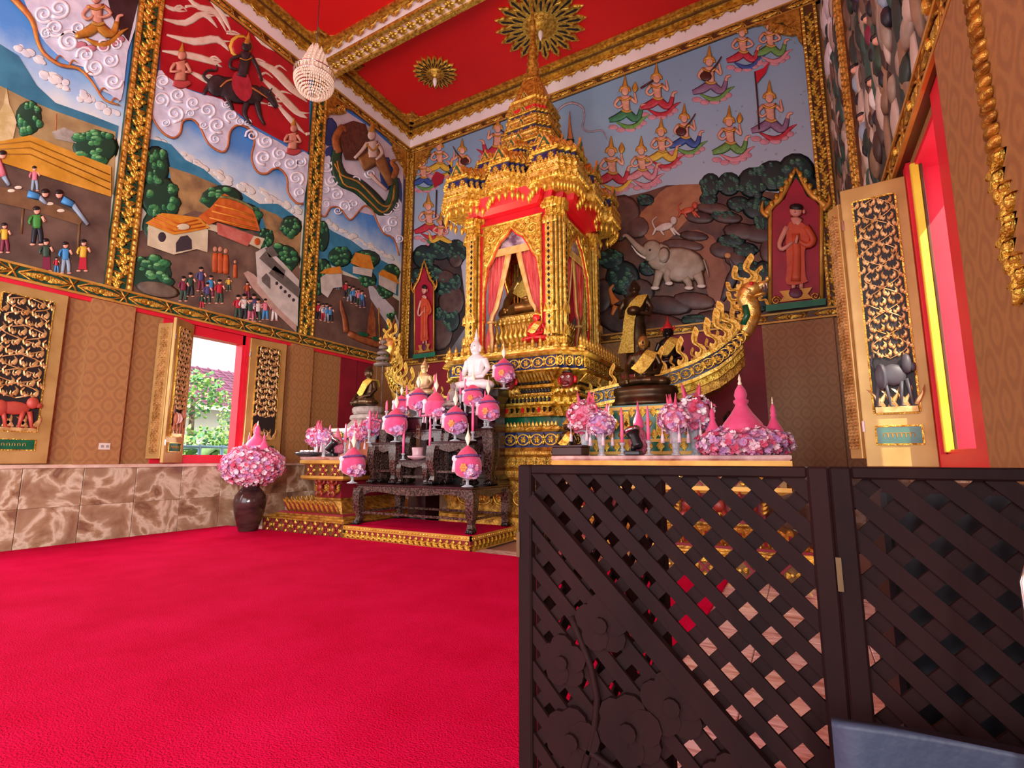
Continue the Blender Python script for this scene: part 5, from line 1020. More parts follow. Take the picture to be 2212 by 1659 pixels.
def petals_on(h, zs, hh, d, ox=0., oy=0.):
    b = MB(); k_ = hh/.5
    for hq, zz, up, st in ((h*1.07, zs+.135*k_, 1, .05), (h*1.06, zs+.075*k_, -1, .045), (h*1.04, zs+.245*k_, 1, .045), (h*1.02, zs+.43*k_, 1, .055)):
        for mid, ou, L, al in rim(hq, d):
            if (ou.y > .5 and oy <= 0) or not outer(mid, ou, ox, oy): continue
            n = max(1, int(L/(st*k_)))
            for q in range(n):
                b.M = Matrix.Translation(Vector((XC+ox, YC+oy, zz))+mid+al*((q+.5)/n-.5)*L) @ frame(0, al, ou); b.use(GOLDB if q % 2 else GOLD); w_ = .5*L/n; hp = .055*k_*up; b.prism([(-w_, 0, -.012), (w_, 0, -.012), (w_*.7, hp*.6, -.012), (0, hp, -.012), (-w_*.7, hp*.6, -.012)], (0, 0, .03), .35)
    b.M = None; sp(b, 'petal_rows', 'stuff')
def unit(h, z, hh, d, ox, oy, bells=True):
    z2 = tier_set(h, z, hh, 'roof_tier', d, XC+ox, YC+oy); crest(h, z2-.01, d, hh*1.7, ox, oy); flowers_on(h*.945, z+.335*hh/.5, d, .62*hh/.5, ox, oy); petals_on(h, z, hh, d, ox, oy)
    if bells:
        for mid, ou, L, al in rim(h*.98, d):
            if not outer(mid, ou, ox, oy): continue
            n = max(1, int(L/.11))
            for k in range(n): place(BELL, 'bell_pendant', shr, Vector((ox, oy, z+.04))+mid+al*((k+.5)/n-.5)*L, (0, 0, 0), 1.15)
    return z2
b = MB().use(GOLD); tiers(b, [(1.0, 5.28), (1.0, 5.5), (.85, 5.62), (.75, 5.9)], 1, .1); sp(b, 'roof_slab')
for ox, oy in ((-1, -1), (1, -1), (1, 1), (-1, 1)): unit(.42, 5.22, .56, .07, ox*.80, oy*.80)
for ox, oy in ((0, -1), (1, 0), (0, 1), (-1, 0)): unit(.36, 5.28, .56, .06, ox*.84, oy*.84)
for ox, oy in ((-1, -1), (1, -1), (1, 1), (-1, 1)): unit(.29, 5.78, .42, .045, ox*.52, oy*.52, False)
for ox, oy in ((0, -1), (1, 0), (0, 1), (-1, 0)): unit(.26, 5.84, .42, .04, ox*.56, oy*.56, False)
zs = 6.1; spec = [(.57, .42, .075), (.48, .38, .06), (.41, .32, .05)]
for i, (h, hh, d) in enumerate(spec): zs = unit(h, zs, hh, d, 0., 0., False)
b = MB().use(RED); tiers(b, [(.34, zs), (.36, zs+.12)], 1, .045); sp(b, 'red_neck')
zn = zs+.12
b = MB().use(GOLD); tiers(b, [(.36, zn), (.43, zn+.03), (.42, zn+.08), (.37, zn+.1), (.4, zn+.15), (.36, zn+.2), (.33, zn+.22), (.26, zn+.45), (.18, zn+.68), (.12, 7.96)], 1, None, 3, XC, YC, .12); sp(b, 'upper_bell')
crest(.36, zn+.2, .045, .5)
b = MB().use(GOLD, True); b.M = Matrix.Translation((XC, YC, 0))
b.lathe([(.13, 7.92), (.16, 7.97), (.15, 8.02), (.11, 8.05), (.125, 8.1), (.1, 8.16), (.13, 8.22), (.09, 8.3), (.115, 8.36), (.08, 8.44), (.105, 8.5), (.07, 8.58), (.09, 8.66), (.065, 8.74), (.05, 8.95), (.045, 9.08), (.065, 9.12), (.06, 9.16), (.045, 9.2), (.06, 9.25), (.035, 9.3), (.018, 9.55), (.03, 9.58), (.032, 9.62), (.02, 9.66)], 16); sp(b, 'spire')
b = MB().use(RED, True); b.M = Matrix.Translation((XC, YC, 0)); b.lathe([(.15, 7.9), (.165, 7.93), (.15, 7.96)], 16); sp(b, 'red_ring')
# pedestal inside, with its rows of gilded figures
b = MB().use(GOLDB); tiers(b, [(.6, 2.72), (.6, 2.8), (.54, 2.84), (.56, 2.9), (.5, 2.95), (.48, 3.0), (.46, 3.3), (.52, 3.36), (.54, 3.42), (.5, 3.46)], 1, .05); sp(b, 'inner_pedestal')
KN = MB().use(GOLDB, True); KN.tube([(0, 0, 0), (0, -.05, .06), (0, -.02, .13), (0, -.06, .2)], [.03, .028, .022, .014], 6); KN.ell((0, -.07, .22), (.02, .025, .025), 8, 6); KN.tube([(0, -.06, .24), (0, -.07, .3)], [.016, .003], 6); KN = mesh_of(KN, 'gilded_figurine')
for k in range(12): place(KN, 'gilded_figurine', shr, (-.5+.09*k, -.52, 3.0), (0, 0, 0), 1.35)
for k in range(11): place(KN, 'gilded_figurine', shr, (.52, -.45+.09*k, 3.0), (0, 0, PI/2), 1.35)
# ---------------------------------------------------------------- the naga barge
FL = MB().use(GOLDB); fo = [(-.16, 0), (.18, 0), (.27, .16), (.22, .34), (.08, .46), (.14, .62), (.3, .8), (.24, 1.0), (.06, .86), (-.08, .68), (-.1, .5), (.02, .36), (.06, .22), (-.04, .16), (-.12, .24), (-.2, .14)]
FL.prism([(p.x, -.03, p.y) for p in catm([Vector((x, y, 0)) for x, y in fo], 2)], (0, .06, 0), .0); FL.use(GOLD)
FL.tube([(0, -.035, .04), (.14, -.04, .2), (.08, -.04, .36), (-.02, -.04, .55), (.1, -.04, .75)], .03, 5); FL = mesh_of(FL, 'crest_flame')
HULL = [(-3.0, 2.1, 1.82, .42), (-2.66, 2.14, 1.84, .42), (-2.07, 2.24, 1.92, .4), (-1.6, 2.34, 2.0, .36), (-1.2, 2.47, 2.12, .3), (-.9, 2.63, 2.26, .24), (-.72, 2.77, 2.4, .18), (-.58, 2.93, 2.56, .12)]
barge = thing('naga_barge', 'gilded barge with raised naga heads carrying the shrine', 'barge', (XC, 7.6, 0)); BI = Matrix.Translation((XC, 7.6, 0)).inverted()
def bp(mb, name, kind=None):
    o = mb.build(name, barge); o.matrix_parent_inverse = BI; return tag(o, kind=kind)
NG = mat('naga_gold', '#d8962e', '#ffe08a', sc=10, rough=.3, metal=.7, bump=.3, bsc=50)
for sg in (1, -1):
    def X(x): return x if sg > 0 else 2*XC-x
    def sweep(m, f0, f1, dw, name):
        b = MB().use(m); b.loft([[(X(x), 7.6-w-dw, zb+(zt-zb)*f0), (X(x), 7.6-w-dw, zb+(zt-zb)*f1), (X(x), 7.6+w+dw, zb+(zt-zb)*f1), (X(x), 7.6+w+dw, zb+(zt-zb)*f0)] for x, zt, zb, w in HULL]); return bp(b, name)
    sweep(GOLDB, .88, 1.02, .03, 'gunwale'); sweep(BLUEG, .3, .88, 0, 'hull_side'); sweep(GOLDB, .16, .3, .03, 'hull_moulding'); sweep(GOLD, -.1, .16, -.04, 'lower_strake'); sweep(GOLDD, -.45, -.1, -.1, 'keel')
    for k in range(16):
        t = (k+.5)/16*(len(HULL)-1); i = min(int(t), len(HULL)-2); q = t-i; A, B_ = HULL[i], HULL[i+1]
        x, zt, zb, w = [A[j]+(B_[j]-A[j])*q for j in range(4)]; sl = math.atan2(B_[1]-A[1], B_[0]-A[0])*sg
        o = place(FRF, 'frieze_flower', barge, Vector((X(x), 7.6-w-.004, zb+(zt-zb)*.6))-barge.location, Matrix.Rotation(-sl, 3, 'Y') @ frame(0, Vector((1, 0, 0)), Vector((0, -1, 0))).to_3x3(), .95)
    for k in range(20):
        t = (k+.4)/20*(len(HULL)-1); i = min(int(t), len(HULL)-2); q = t-i; A, B_ = HULL[i], HULL[i+1]
        x, zt, zb, w = [A[j]+(B_[j]-A[j])*q for j in range(4)]; s = (.2+.2*t/7) if k % 2 == 0 else (.11+.06*t/7); sl = math.atan2(B_[1]-A[1], B_[0]-A[0])
        place(FL, 'crest_flame', barge, Vector((X(x), 7.6-w, zt))-barge.location, (0, -sl*.7*sg, 0), (s*sg*1.1, s*1.1, s*1.35))
    # neck and head
    b = MB().use(NG, True)
    nk = [(-.62, 2.80), (-.5, 2.98), (-.44, 3.12), (-.47, 3.25), (-.52, 3.36), (-.47, 3.46)]
    b.tube([(X(x), 7.6, z) for x, z in catm2] if False else [(X(p.x), 7.6, p.y) for p in catm([Vector((x, z, 0)) for x, z in nk], 3, False)], [.12]*4+[.11]*4+[.12]*8, 10); bp(b, 'neck')
    b = MB().use(GREEN, True); b.tube([(X(x), 7.5, z) for x, z in ((-.56, 2.95), (-.5, 3.08), (-.52, 3.22))], .045, 8); bp(b, 'throat_scales')
    b = MB().use(NG, True); hd = (-.44, 3.46)
    b.ell((X(hd[0]), 7.6, hd[1]), (.15, .11, .12), 12, 8); b.ell((X(hd[0]+.13), 7.6, hd[1]+.04), (.12, .07, .05), 10, 6, Matrix.Rotation(-.5*sg, 3, 'Y')); b.ell((X(hd[0]+.1), 7.6, hd[1]-.09), (.1, .06, .03), 10, 6, Matrix.Rotation(-.15*sg, 3, 'Y')); b.ell((X(hd[0]+.22), 7.6, hd[1]+.12), (.035, .05, .04), 8, 6); bp(b, 'head')
    b = MB().use(WHITEP, True)
    for k in range(5):
        for y in (-.05, .05): b.tube([(X(hd[0]+.06+.035*k), 7.6+y, hd[1]-.0+.012*k), (X(hd[0]+.065+.035*k), 7.6+y, hd[1]-.045+.012*k)], [.012, .003], 5)
    bp(b, 'teeth', 'stuff'); b = MB().use(RED, True)
    for y in (-.1, .1): b.ell((X(hd[0]+.02), 7.6+y, hd[1]+.06), (.028, .02, .028), 8, 6)
    bp(b, 'eye')
    for k, (dx, dz, s, rr) in enumerate(((-.0, .1, .42, -.15), (-.1, .06, .34, -.5), (-.15, -.04, .26, -.9), (.08, .1, .24, .1), (-.14, -.2, .28, -.9), (-.12, -.36, .3, -.7), (-.16, -.5, .3, -.6), (-.26, -.62, .34, -.5), (.1, -.12, .16, 2.2), (.02, -.14, .16, 2.6))):
        place(FL, 'crest_flame', barge, Vector((X(hd[0]+dx), 7.6, hd[1]+dz))-barge.location, (0, rr*sg, 0), (s*sg, s*1.3, s))
# statues of the shrine and barge
main = statue('buddha_statue', 'large bronze seated Buddha with gold sash inside the shrine', (XC+.02, YC-.05, 3.46), 1.42, 0, BRONZL, 'earth', None, None, SASH)
statue('buddha_statue', 'standing dark bronze Buddha holding alms bowl with gold brocade sash', (-2.3, 8.42, 2.62), 1.58, math.radians(8), BRONZE, 'bowl', None, None, SASH)
s_ = [o for o in COL.objects if o.get('label', '').startswith('standing dark')][0]
b = MB().use(BRONZE, True); b.M = Matrix.Translation((0, -.21, .935)); b.lathe([(.03, -.06), (.1, -.03), (.12, .03), (.1, .08), (.06, .1)], 16); b.build('alms_bowl', s_)
b = MB().use(REDD); b.box(-2.49, -1.95, 8.12, 8.75, 0, 2.49); b.use(BRONZE, True); b.M = Matrix.Translation((-2.3, 8.42, 2.49)); b.lathe([(.19, 0), (.18, .05), (.15, .08), (.18, .13)], 20); tag(b.build('statue_stand'), 'dark red stand with bronze lotus foot under the standing Buddha', 'stand')
se = statue('buddha_statue', 'seated golden-faced bronze Buddha with gold sash in front of the right barge side', (-1.7, 6.55, 2.03), .78, math.radians(10), BRONZE, 'earth', None, None, SASH)
b = MB().use(BRONZL, True); b.M = Matrix.Scale(.785, 4); b.ell((0, -.03, .765), (.092, .092, .12), 14, 10); b.build('gilded_face', se)
b = MB().use(BRONZE, True); b.M = Matrix.Translation((-1.7, 6.55, 0)); b.loft([[(.42*k*math.cos(2*PI*i/24), .3*k*math.sin(2*PI*i/24), z) for i in range(24)] for k, z in ((1.05, 1.78), (1.05, 1.84), (.96, 1.87), (.94, 1.93), (1.0, 1.96), (.97, 2.03))]); tag(b.build('statue_pedestal'), 'round bronze pedestal under the seated golden-faced Buddha', 'pedestal')
# diamond-patterned green cloth block carrying it
dm = MB().use(GREEN); dm.box(-2.35, -.95, 6.2, 6.95, 0, 1.78); cl = tag(dm.build('altar_block'), 'green and gold diamond-patterned altar block behind the right table', 'altar')
DM = MB().use(GOLD); DM.prism([(-.05, 0, 0), (0, -.07, 0), (.05, 0, 0), (0, .07, 0)], (0, 0, .02), .4); DM = mesh_of(DM, 'diamond_boss')
for i in range(10):
    for j in range(4): place(DM, 'diamond_boss', cl, (-2.26+.135*i+(.067 if j % 2 else 0), 6.2, 1.27+.14*j), frame(0, Vector((1, 0, 0)), Vector((0, -1, 0))).to_euler(), 1.0)
b = MB().use(GOLDP); 
for z in (1.19, 1.34, 1.74): b.box(-2.38, -.92, 6.185, 6.2, z-.02, z+.02)
b.use(GOLD)
for x in (-1.85, -1.45): b.prism([(x-.03, 6.2, 1.7), (x+.03, 6.2, 1.7), (x+.04, 6.2, 1.45), (x, 6.2, 1.38), (x-.04, 6.2, 1.45)], (0, -.02, 0))
b.build('gold_banding', cl)
BLK = mat('black_figure', '#0e0b0c', rough=.3)
statue('deity_statue', 'small black figurine with red cap and gold crest behind the barge rail', (-1.66, 7.9, 2.5), .75, 0, BLK, 'lap', None, mat('red_cap', '#b01c20', rough=.5), SASH)
b = MB().use(GOLDB); b.M = None
statue('deity_statue', 'small bright red seated figurine with gold crown in the shrine opening', (-3.36, 6.72, 2.86), .52, 0, mat('red_resin', '#c8141c', '#d8242a', sc=6, rough=.3), 'lap', None, GOLDB, GOLDB)
# ---------------------------------------------------------------- altars, platform, inlaid tables
def PXX(px, Y, py=950): return PL(px, py, 1, Y).x
MTOP = mat('altar_marble_top', '#9a5a50', '#d8b0a4', sc=5, rough=.2)
PET = MB().use(GOLDD); PET.prism([(-.04, 0, 0), (.04, 0, 0), (.045, .1, .05), (.02, .19, .12), (0, .2, .13), (-.02, .19, .12), (-.045, .1, .05)], (0, 0, .03), .3); PET.use(REDD).prism([(-.015, .02, .035), (.015, .02, .035), (.012, .14, .11), (-.012, .14, .11)], (0, 0, .01)); PET = mesh_of(PET, 'lotus_petal')
GRD = MB().use(mat('garuda_red', '#7c2018', '#9a3020', sc=9, rough=.4), True); GRD.ell((0, .02, .05), (.07, .09, .05), 10, 8); GRD.ell((0, .14, .07), (.045, .05, .045), 10, 8); GRD.tube([(0, .14, .11), (0, .12, .14), (0, .1, .13)], [.02, .015, .005], 6)
for s in (-1, 1): GRD.tube([(s*.06, .08, .05), (s*.13, .12, .06), (s*.12, .2, .05)], [.03, .025, .015], 6); GRD.tube([(s*.04, -.05, .05), (s*.09, -.12, .07), (s*.04, -.17, .06)], [.035, .03, .02], 6)
GRD.use(GOLDD)
for k in range(5): leaf(GRD, -.02+.01*k, -.02, .11, .05, -PI/2+(k-2)*.35, .07, .2)
for s in (-1, 1):
    for k in range(3): leaf(GRD, s*.11, .04-.05*k, .1, .05, (0 if s > 0 else PI)+s*.5, .05, .3)
GRD = mesh_of(GRD, 'garuda_figure')
XBD = MB().use(REDD); 
for s in (-1, 1): XBD.prism([(-.1, -s*.085, 0), (-.085, -s*.1, 0), (.1, s*.085, 0), (.085, s*.1, 0)], (0, 0, .018))
XBD.use(GOLD)
for k in range(4): leaf(XBD, .05*math.cos(k*PI/2), .05*math.sin(k*PI/2), .055, .06, k*PI/2, .025, 0)
XBD.use(GOLDB, True).ell((.1, 0, .01), (.02, .02, .015), 8, 5); XBD = mesh_of(XBD, 'lattice_panel')
FRB = Matrix(((1, 0, 0), (0, 0, 1), (0, -1, 0))).transposed().to_euler()
def side_rot(sg): return Matrix(((0, 1*sg, 0), (0, 0, 1), (sg, 0, 0))).transposed().to_euler()
def altar(label, x0, x1, y0, y1, fy=.8):
    t = thing('altar_table', label, 'altar', ((x0+x1)/2, y0, 0), 0, 'gilded altar tables'); inv = Matrix.Translation(t.location).inverted()
    def ring(o, z): return [(x0+o, y0+o*fy, z), (x1-o, y0+o*fy, z), (x1-o, y1-o*.3, z), (x0+o, y1-o*.3, z)]
    def seg(name, m, pr):
        b = MB().use(m); b.loft([ring(o, z) for o, z in pr]); q = b.build(name, t); q.matrix_parent_inverse = inv
    GB2 = mat('bronze_gold_panel', '#5c3a1c', '#8a6230', sc=9, rough=.4, metal=.5)
    seg('foot', GB2, [(0, 0), (0, .2)]); seg('step', GOLDD, [(-.03, .2), (-.03, .22), (.06, .23), (.06, .25), (.14, .255), (.14, .275)]); seg('red_step', REDD, [(.16, .275), (.2, .3)])
    seg('lotus_slope', GOLDD, [(.26, .3), (.55, .46), (.62, .48), (.62, .5)]); seg('waist', REDD, [(.66, .5), (.66, .8)]); seg('cornice', GOLDP, [(.5, .78), (.42, .81), (.42, .85)]); seg('frieze', GB2, [(.46, .85), (.46, 1.03)]); seg('crown_moulding', GOLDP, [(.44, 1.03), (.4, 1.05), (.4, 1.1)]); seg('marble_top', MTOP, [(.42, 1.1), (.4, 1.12), (.4, 1.15), (.42, 1.155)])
    def loc(x, y, z): return Vector((x, y, z))-t.location
    def runs(o, z, step, me, nm, sc, dz=0):
        xa, xb, yy = x0+o+.03, x1-o-.03, y0+o*fy; n = max(1, int((xb-xa)/step))
        for k in range(n): place(me, nm, t, loc(xa+(xb-xa)*(k+.5)/n, yy, z), FRB, sc)
        ya, yb = y0+o*fy+.03, y1-o*.3-.03; n = max(1, int((yb-ya)/step))
        for k in range(n):
            place(me, nm, t, loc(x0+o, ya+(yb-ya)*(k+.5)/n, z), side_rot(-1), sc)
    runs(0, .1, .21, XBD, 'lattice_panel', .95); runs(.46, .94, .21, XBD, 'lattice_panel', .88); runs(.6, .65, .26, GRD, 'garuda_figure', .78); runs(.28, .3, .1, PET, 'lotus_petal', 1.0)
    return t
ALL = altar('gilded altar table at the left with tiered base under the seated bronze Buddha', -7.56, -5.74, 5.3, 7.3)
ALR = altar('gilded altar table at the right behind the wooden screen', -2.92, .33, 5.29, 6.17, .28)
# red platform
pf = thing('altar_platform', 'low red-carpeted platform with carved gold edge under the black tables', 'platform', (-4.63, 5.28, 0)); inv = Matrix.Translation(pf.location).inverted()
b = MB().use(CARPET); b.box(-5.7, -3.56, 5.29, 6.38, .15, .185); o = b.build('carpet_top', pf); o.matrix_parent_inverse = inv
b = MB().use(REDD); b.box(-5.69, -3.57, 5.30, 6.38, 0, .15); o = b.build('core', pf); o.matrix_parent_inverse = inv
b = MB().use(GOLDP); b.box(-5.72, -3.54, 5.275, 5.3, .13, .187); b.box(-3.565, -3.54, 5.275, 6.38, .13, .187); b.box(-5.72, -3.54, 5.28, 5.3, 0, .02); b.box(-3.56, -3.54, 5.28, 6.38, 0, .02); o = b.build('gold_edge', pf); o.matrix_parent_inverse = inv
ACA = MB().use(GOLD)
for k, a in enumerate((.3, .8, 1.3, 2.4)): leaf(ACA, -.04+.02*k, -.045, .1, .04, a, .03, .5)
leaf(ACA, .0, .04, .09, .035, -.7, .025, -.4); ACA = mesh_of(ACA, 'acanthus_leaf')
for k in range(22): place(ACA, 'acanthus_leaf', pf, (-1.04+.0985*k, .02, .07), FRB, (1 if k < 11 else -1, 1, 1))
for k in range(11): place(ACA, 'acanthus_leaf', pf, (1.06, .1+.098*k, .07), side_rot(1), 1)
b = MB().use(GOLDB, True)
for k in range(44): b.ell((-5.7+.0495*k, 5.272, .16), (.016, .01, .012), 6, 4)
for k in range(22): b.ell((-3.536, 5.3+.049*k, .16), (.01, .016, .012), 6, 4)
o = b.build('bead_row', pf); o.matrix_parent_inverse = inv; o['kind'] = 'stuff'
MOP = mat('mother_of_pearl_inlay', '#1a100f', '#70534a', sc=44, rough=.25, ramp=(.4, .72), det=8); LAC = mat('maroon_lacquer', '#2c0e14', '#3c141a', sc=4, rough=.25)
def table(name, label, x0, x1, y0, y1, z0, z1, stretcher=True, cat='table', group='inlaid black tables'):
    t = thing(name, label, cat, ((x0+x1)/2, (y0+y1)/2, z0), 0, group); inv = Matrix.Translation(t.location).inverted()
    def put(b, nm, par=None, lab=None):
        o = b.build(nm, t); o.matrix_parent_inverse = inv; tag(o, lab); return o
    h = z1-z0; k = min(h, .7); lw = .045*k/.57+.012; tp = .028
    b = MB().use(LAC); b.bbox(x0, x1, y0, y1, z1-tp, z1, .008); put(b, 'top')
    b = MB().use(MOP); b.box(x0+.02, x1-.02, y0+.015, y1-.015, z1-tp-.03, z1-tp); put(b, 'inlaid_rim')
    ap = .2*k
    def apron(ax):
        L = (x1-x0 if ax == 0 else y1-y0)-.04; pts = [(-.5, 0), (-.5, -1), (-.44, -1.15), (-.38, -.62), (-.3, -.5), (-.2, -.68), (-.12, -.85), (0, -1.0), (.12, -.85), (.2, -.68), (.3, -.5), (.38, -.62), (.44, -1.15), (.5, -1), (.5, 0)]
        for yy in ((y0+.02, 1), (y1-.035, 1)) if ax == 0 else ((x0+.02, 1), (x1-.035, 1)):
            b = MB().use(MOP)
            if ax == 0: b.prism([((x0+x1)/2+u*L, yy[0], z1-tp-.03+v*ap*.75) for u, v in pts], (0, .015, 0))
            else: b.prism([(yy[0], (y0+y1)/2+u*L, z1-tp-.03+v*ap*.75) for u, v in pts], (.015, 0, 0))
            put(b, 'apron')
    apron(0); apron(1)
    for sx, x in ((-1, x0+.05), (1, x1-.05)):
        for sy, y in ((-1, y0+.05), (1, y1-.05)):
            b = MB().use(MOP); P = [(0, 1), (.35, .82), (.5, .62), (.2, .4), (-.1, .22), (.1, .12), (.35, .07)]
            rings = []
            for i, (o, q) in enumerate(P):
                w = lw*(1.25-.7*i/len(P)) if i < 4 else lw*(.62+.12*(i-4)); cx = x+sx*o*.05*k*1.2; cy = y+sy*o*.05*k*1.2; zz = z0+(h-tp-.03)*q
                rings.append([(cx-w, cy-w, zz), (cx+w, cy-w, zz), (cx+w, cy+w, zz), (cx-w, cy+w, zz)])
            b.loft(rings); lg = put(b, 'leg')
            f = MB().use(BLACK, True); cx = x+sx*.35*.06*k; cy = y+sy*.35*.06*k; f.ell((cx, cy, z0+.035*k/.57), (lw*1.25, lw*1.25, .036*k/.57), 10, 6)
            for a in range(4): f.ell((cx+(a-1.5)*lw*.5, cy-lw*1.0, z0+.022*k/.57), (lw*.24, lw*.35, .02*k/.57), 6, 5)
            f.build('claw_foot', lg)
    if stretcher:
        zs_ = z0+h*.3
        for a, c in (((x0+.05, y0+.05), (x1-.05, y0+.05)), ((x0+.05, y1-.05), (x1-.05, y1-.05)), ((x0+.05, y0+.05), (x0+.05, y1-.05)), ((x1-.05, y0+.05), (x1-.05, y1-.05))):
            b = MB().use(MOP); b.box(min(a[0], c[0])-.01, max(a[0], c[0])+.01, min(a[1], c[1])-.01, max(a[1], c[1])+.01, zs_-.016, zs_+.016); put(b, 'stretcher')
    return t
Zp = .187
table('inlaid_table', 'large low black table with pearl inlay on the red platform', -5.66, -3.62, 5.42, 6.37, Zp, .76)
table('inlaid_table', 'small lowest black inlaid table carrying the incense bowl', -5.12, -4.55, 5.66, 5.9, .762, 1.10)
table('inlaid_table', 'left black inlaid table beside the incense table', -5.64, -5.14, 5.66, 5.9, .762, 1.36)
table('inlaid_table', 'right black inlaid table beside the incense table', -4.52, -3.86, 5.66, 5.9, .762, 1.36)
table('inlaid_table', 'tall black inlaid table at the back left of the altar set', -5.64, -5.2, 5.92, 6.04, .762, 1.73)
table('inlaid_table', 'middle black inlaid table at the back of the altar set', -5.18, -4.5, 5.92, 6.04, .762, 1.55)
table('inlaid_table', 'tall black inlaid table at the back right of the altar set', -4.48, -3.66, 5.92, 6.04, .762, 1.54)
def stand(label, x0, x1, y0, y1, z0, z1, m=BLACK):
    t = thing('wooden_stand', label, 'stand', ((x0+x1)/2, (y0+y1)/2, z0)); 
    w, d, h = (x1-x0)/2, (y1-y0)/2, z1-z0
    for nm, mm, pr in (('base', m, [(1, 0), (1, .06), (.9, .1)]), ('body', LAC, [(.88, .1), (.88, .86)]), ('ledge', m, [(.9, .86), (1, .92), (1, 1)])):
        b = MB().use(mm); b.loft([[(-w*k, -d*k, h*q), (w*k, -d*k, h*q), (w*k, d*k, h*q), (-w*k, d*k, h*q)] for k, q in pr]); b.build(nm, t)
    return t
stand('tall dark stand under the white marble Buddha', -4.52, -3.64, 6.06, 6.36, .762, 2.1)
stand('small dark stand under a pink jar beneath the white Buddha', -4.12, -3.88, 5.92, 6.04, 1.542, 1.76); stand('dark stand under the grey stone figure', -4.46, -4.26, 5.92, 6.04, 1.542, 1.86); stand('low dark stand under the pink jar at the back left', -5.17, -4.87, 5.92, 6.04, 1.552, 1.74)
stand('narrow tall dark plinth under the pale crowned figure', -5.71, -5.3, 6.58, 7.0, 0, 2.18)
# ---------------------------------------------------------------- statues of the altar
statue('buddha_statue', 'white marble seated Buddha with pointed finial on the dark stand', (-4.1, 6.19, 2.1), .86, math.radians(-6), WMARB, 'lap', WMARB)
statue('buddha_statue', 'small grey stone seated figure in front of the white Buddha', (-4.36, 5.98, 1.862), .4, math.radians(-10), STONE, 'lap')
statue('deity_statue', 'pale golden crowned figure behind the left black tables', (-5.55, 6.78, 2.18), .62, 0, mat('pale_gilt', '#a8845c', '#cdaa80', sc=8, rough=.45, metal=.3), 'lap', None, mat('pale_gilt', '#a8845c'))
statue('buddha_statue', 'tiny pinkish figurine at the back left of the altar set', (-5.24, 5.98, 1.732), .22, 0, mat('pink_stone', '#c08a84', '#d8a8a0', sc=8, rough=.5), 'lap')
lb = statue('buddha_statue', 'seated dark bronze Buddha with gold sash on grey tiers at the left', (-6.82, 6.75, 2.05), .83, math.radians(-14), BRONZE, 'earth', None, None, SASH)
b = MB().use(STONE); pt = thing('stone_pedestal', 'grey tiered stone pedestal under the left bronze Buddha', 'pedestal', (-6.82, 6.75, 1.66))
for nm, pr in (('foot', [(1.25, 0), (1.15, .08), (.95, .14)]), ('lotus_tier', [(.9, .14), (1.05, .18), (1.0, .24), (.75, .26)]), ('seat_tier', [(.8, .26), (.9, .3), (.92, .36), (.85, .39)])):
    b = MB().use(STONE); b.loft([[(.36*k*math.cos(2*PI*i/20), .25*k*math.sin(2*PI*i/20), z) for i in range(20)] for k, z in pr]); b.build(nm, pt)
tt = thing('painted_table', 'small blue and gold painted table carrying the stone pedestal', 'table', (-6.82, 6.72, 1.157))
MB().use(mat('pale_marble', '#d8ccae', '#efe6cc', sc=5, rough=.3)).bbox(-.52, .52, -.36, .36, .44, .5, .01).build('top', tt); b = MB().use(BLUEG); b.box(-.48, .48, -.33, .33, .3, .44); b.build('frieze', tt); b = MB().use(mat('orange_lacquer', '#9c4a20', '#b8602c', sc=4, rough=.5)); b.box(-.42, .42, -.28, .28, 0, .3); b.build('body', tt)
for k in range(7): place(FLOWER, 'frieze_flower', tt, (-.4+.133*k, -.33, .37), FRB, .75)
um = thing('tiered_umbrella', 'slender grey tiered ceremonial umbrella over the left bronze Buddha', 'umbrella', (-6.82, 7.08, 1.157)); gm = mat('umbrella_grey', '#6a5c54', '#7c6e64', sc=9, rough=.5)
MB().use(gm, True).tube([(0, 0, 0), (0, 0, 2.25)], .012, 8).build('pole', um)
for k in range(5): b = MB().use(gm, True); b.M = Matrix.Translation((0, 0, 1.72+.11*k)); r_ = .17-.028*k; b.lathe([(r_, 0), (r_*1.02, .03), (r_*.7, .06), (.015, .085)], 14); b.build('canopy_tier', um)
for k in (-1, 1): MB().use(gm, True).tube([(k*.15, 0, 1.73), (k*.15, 0, 1.35)], .004, 5).build('cord', um)
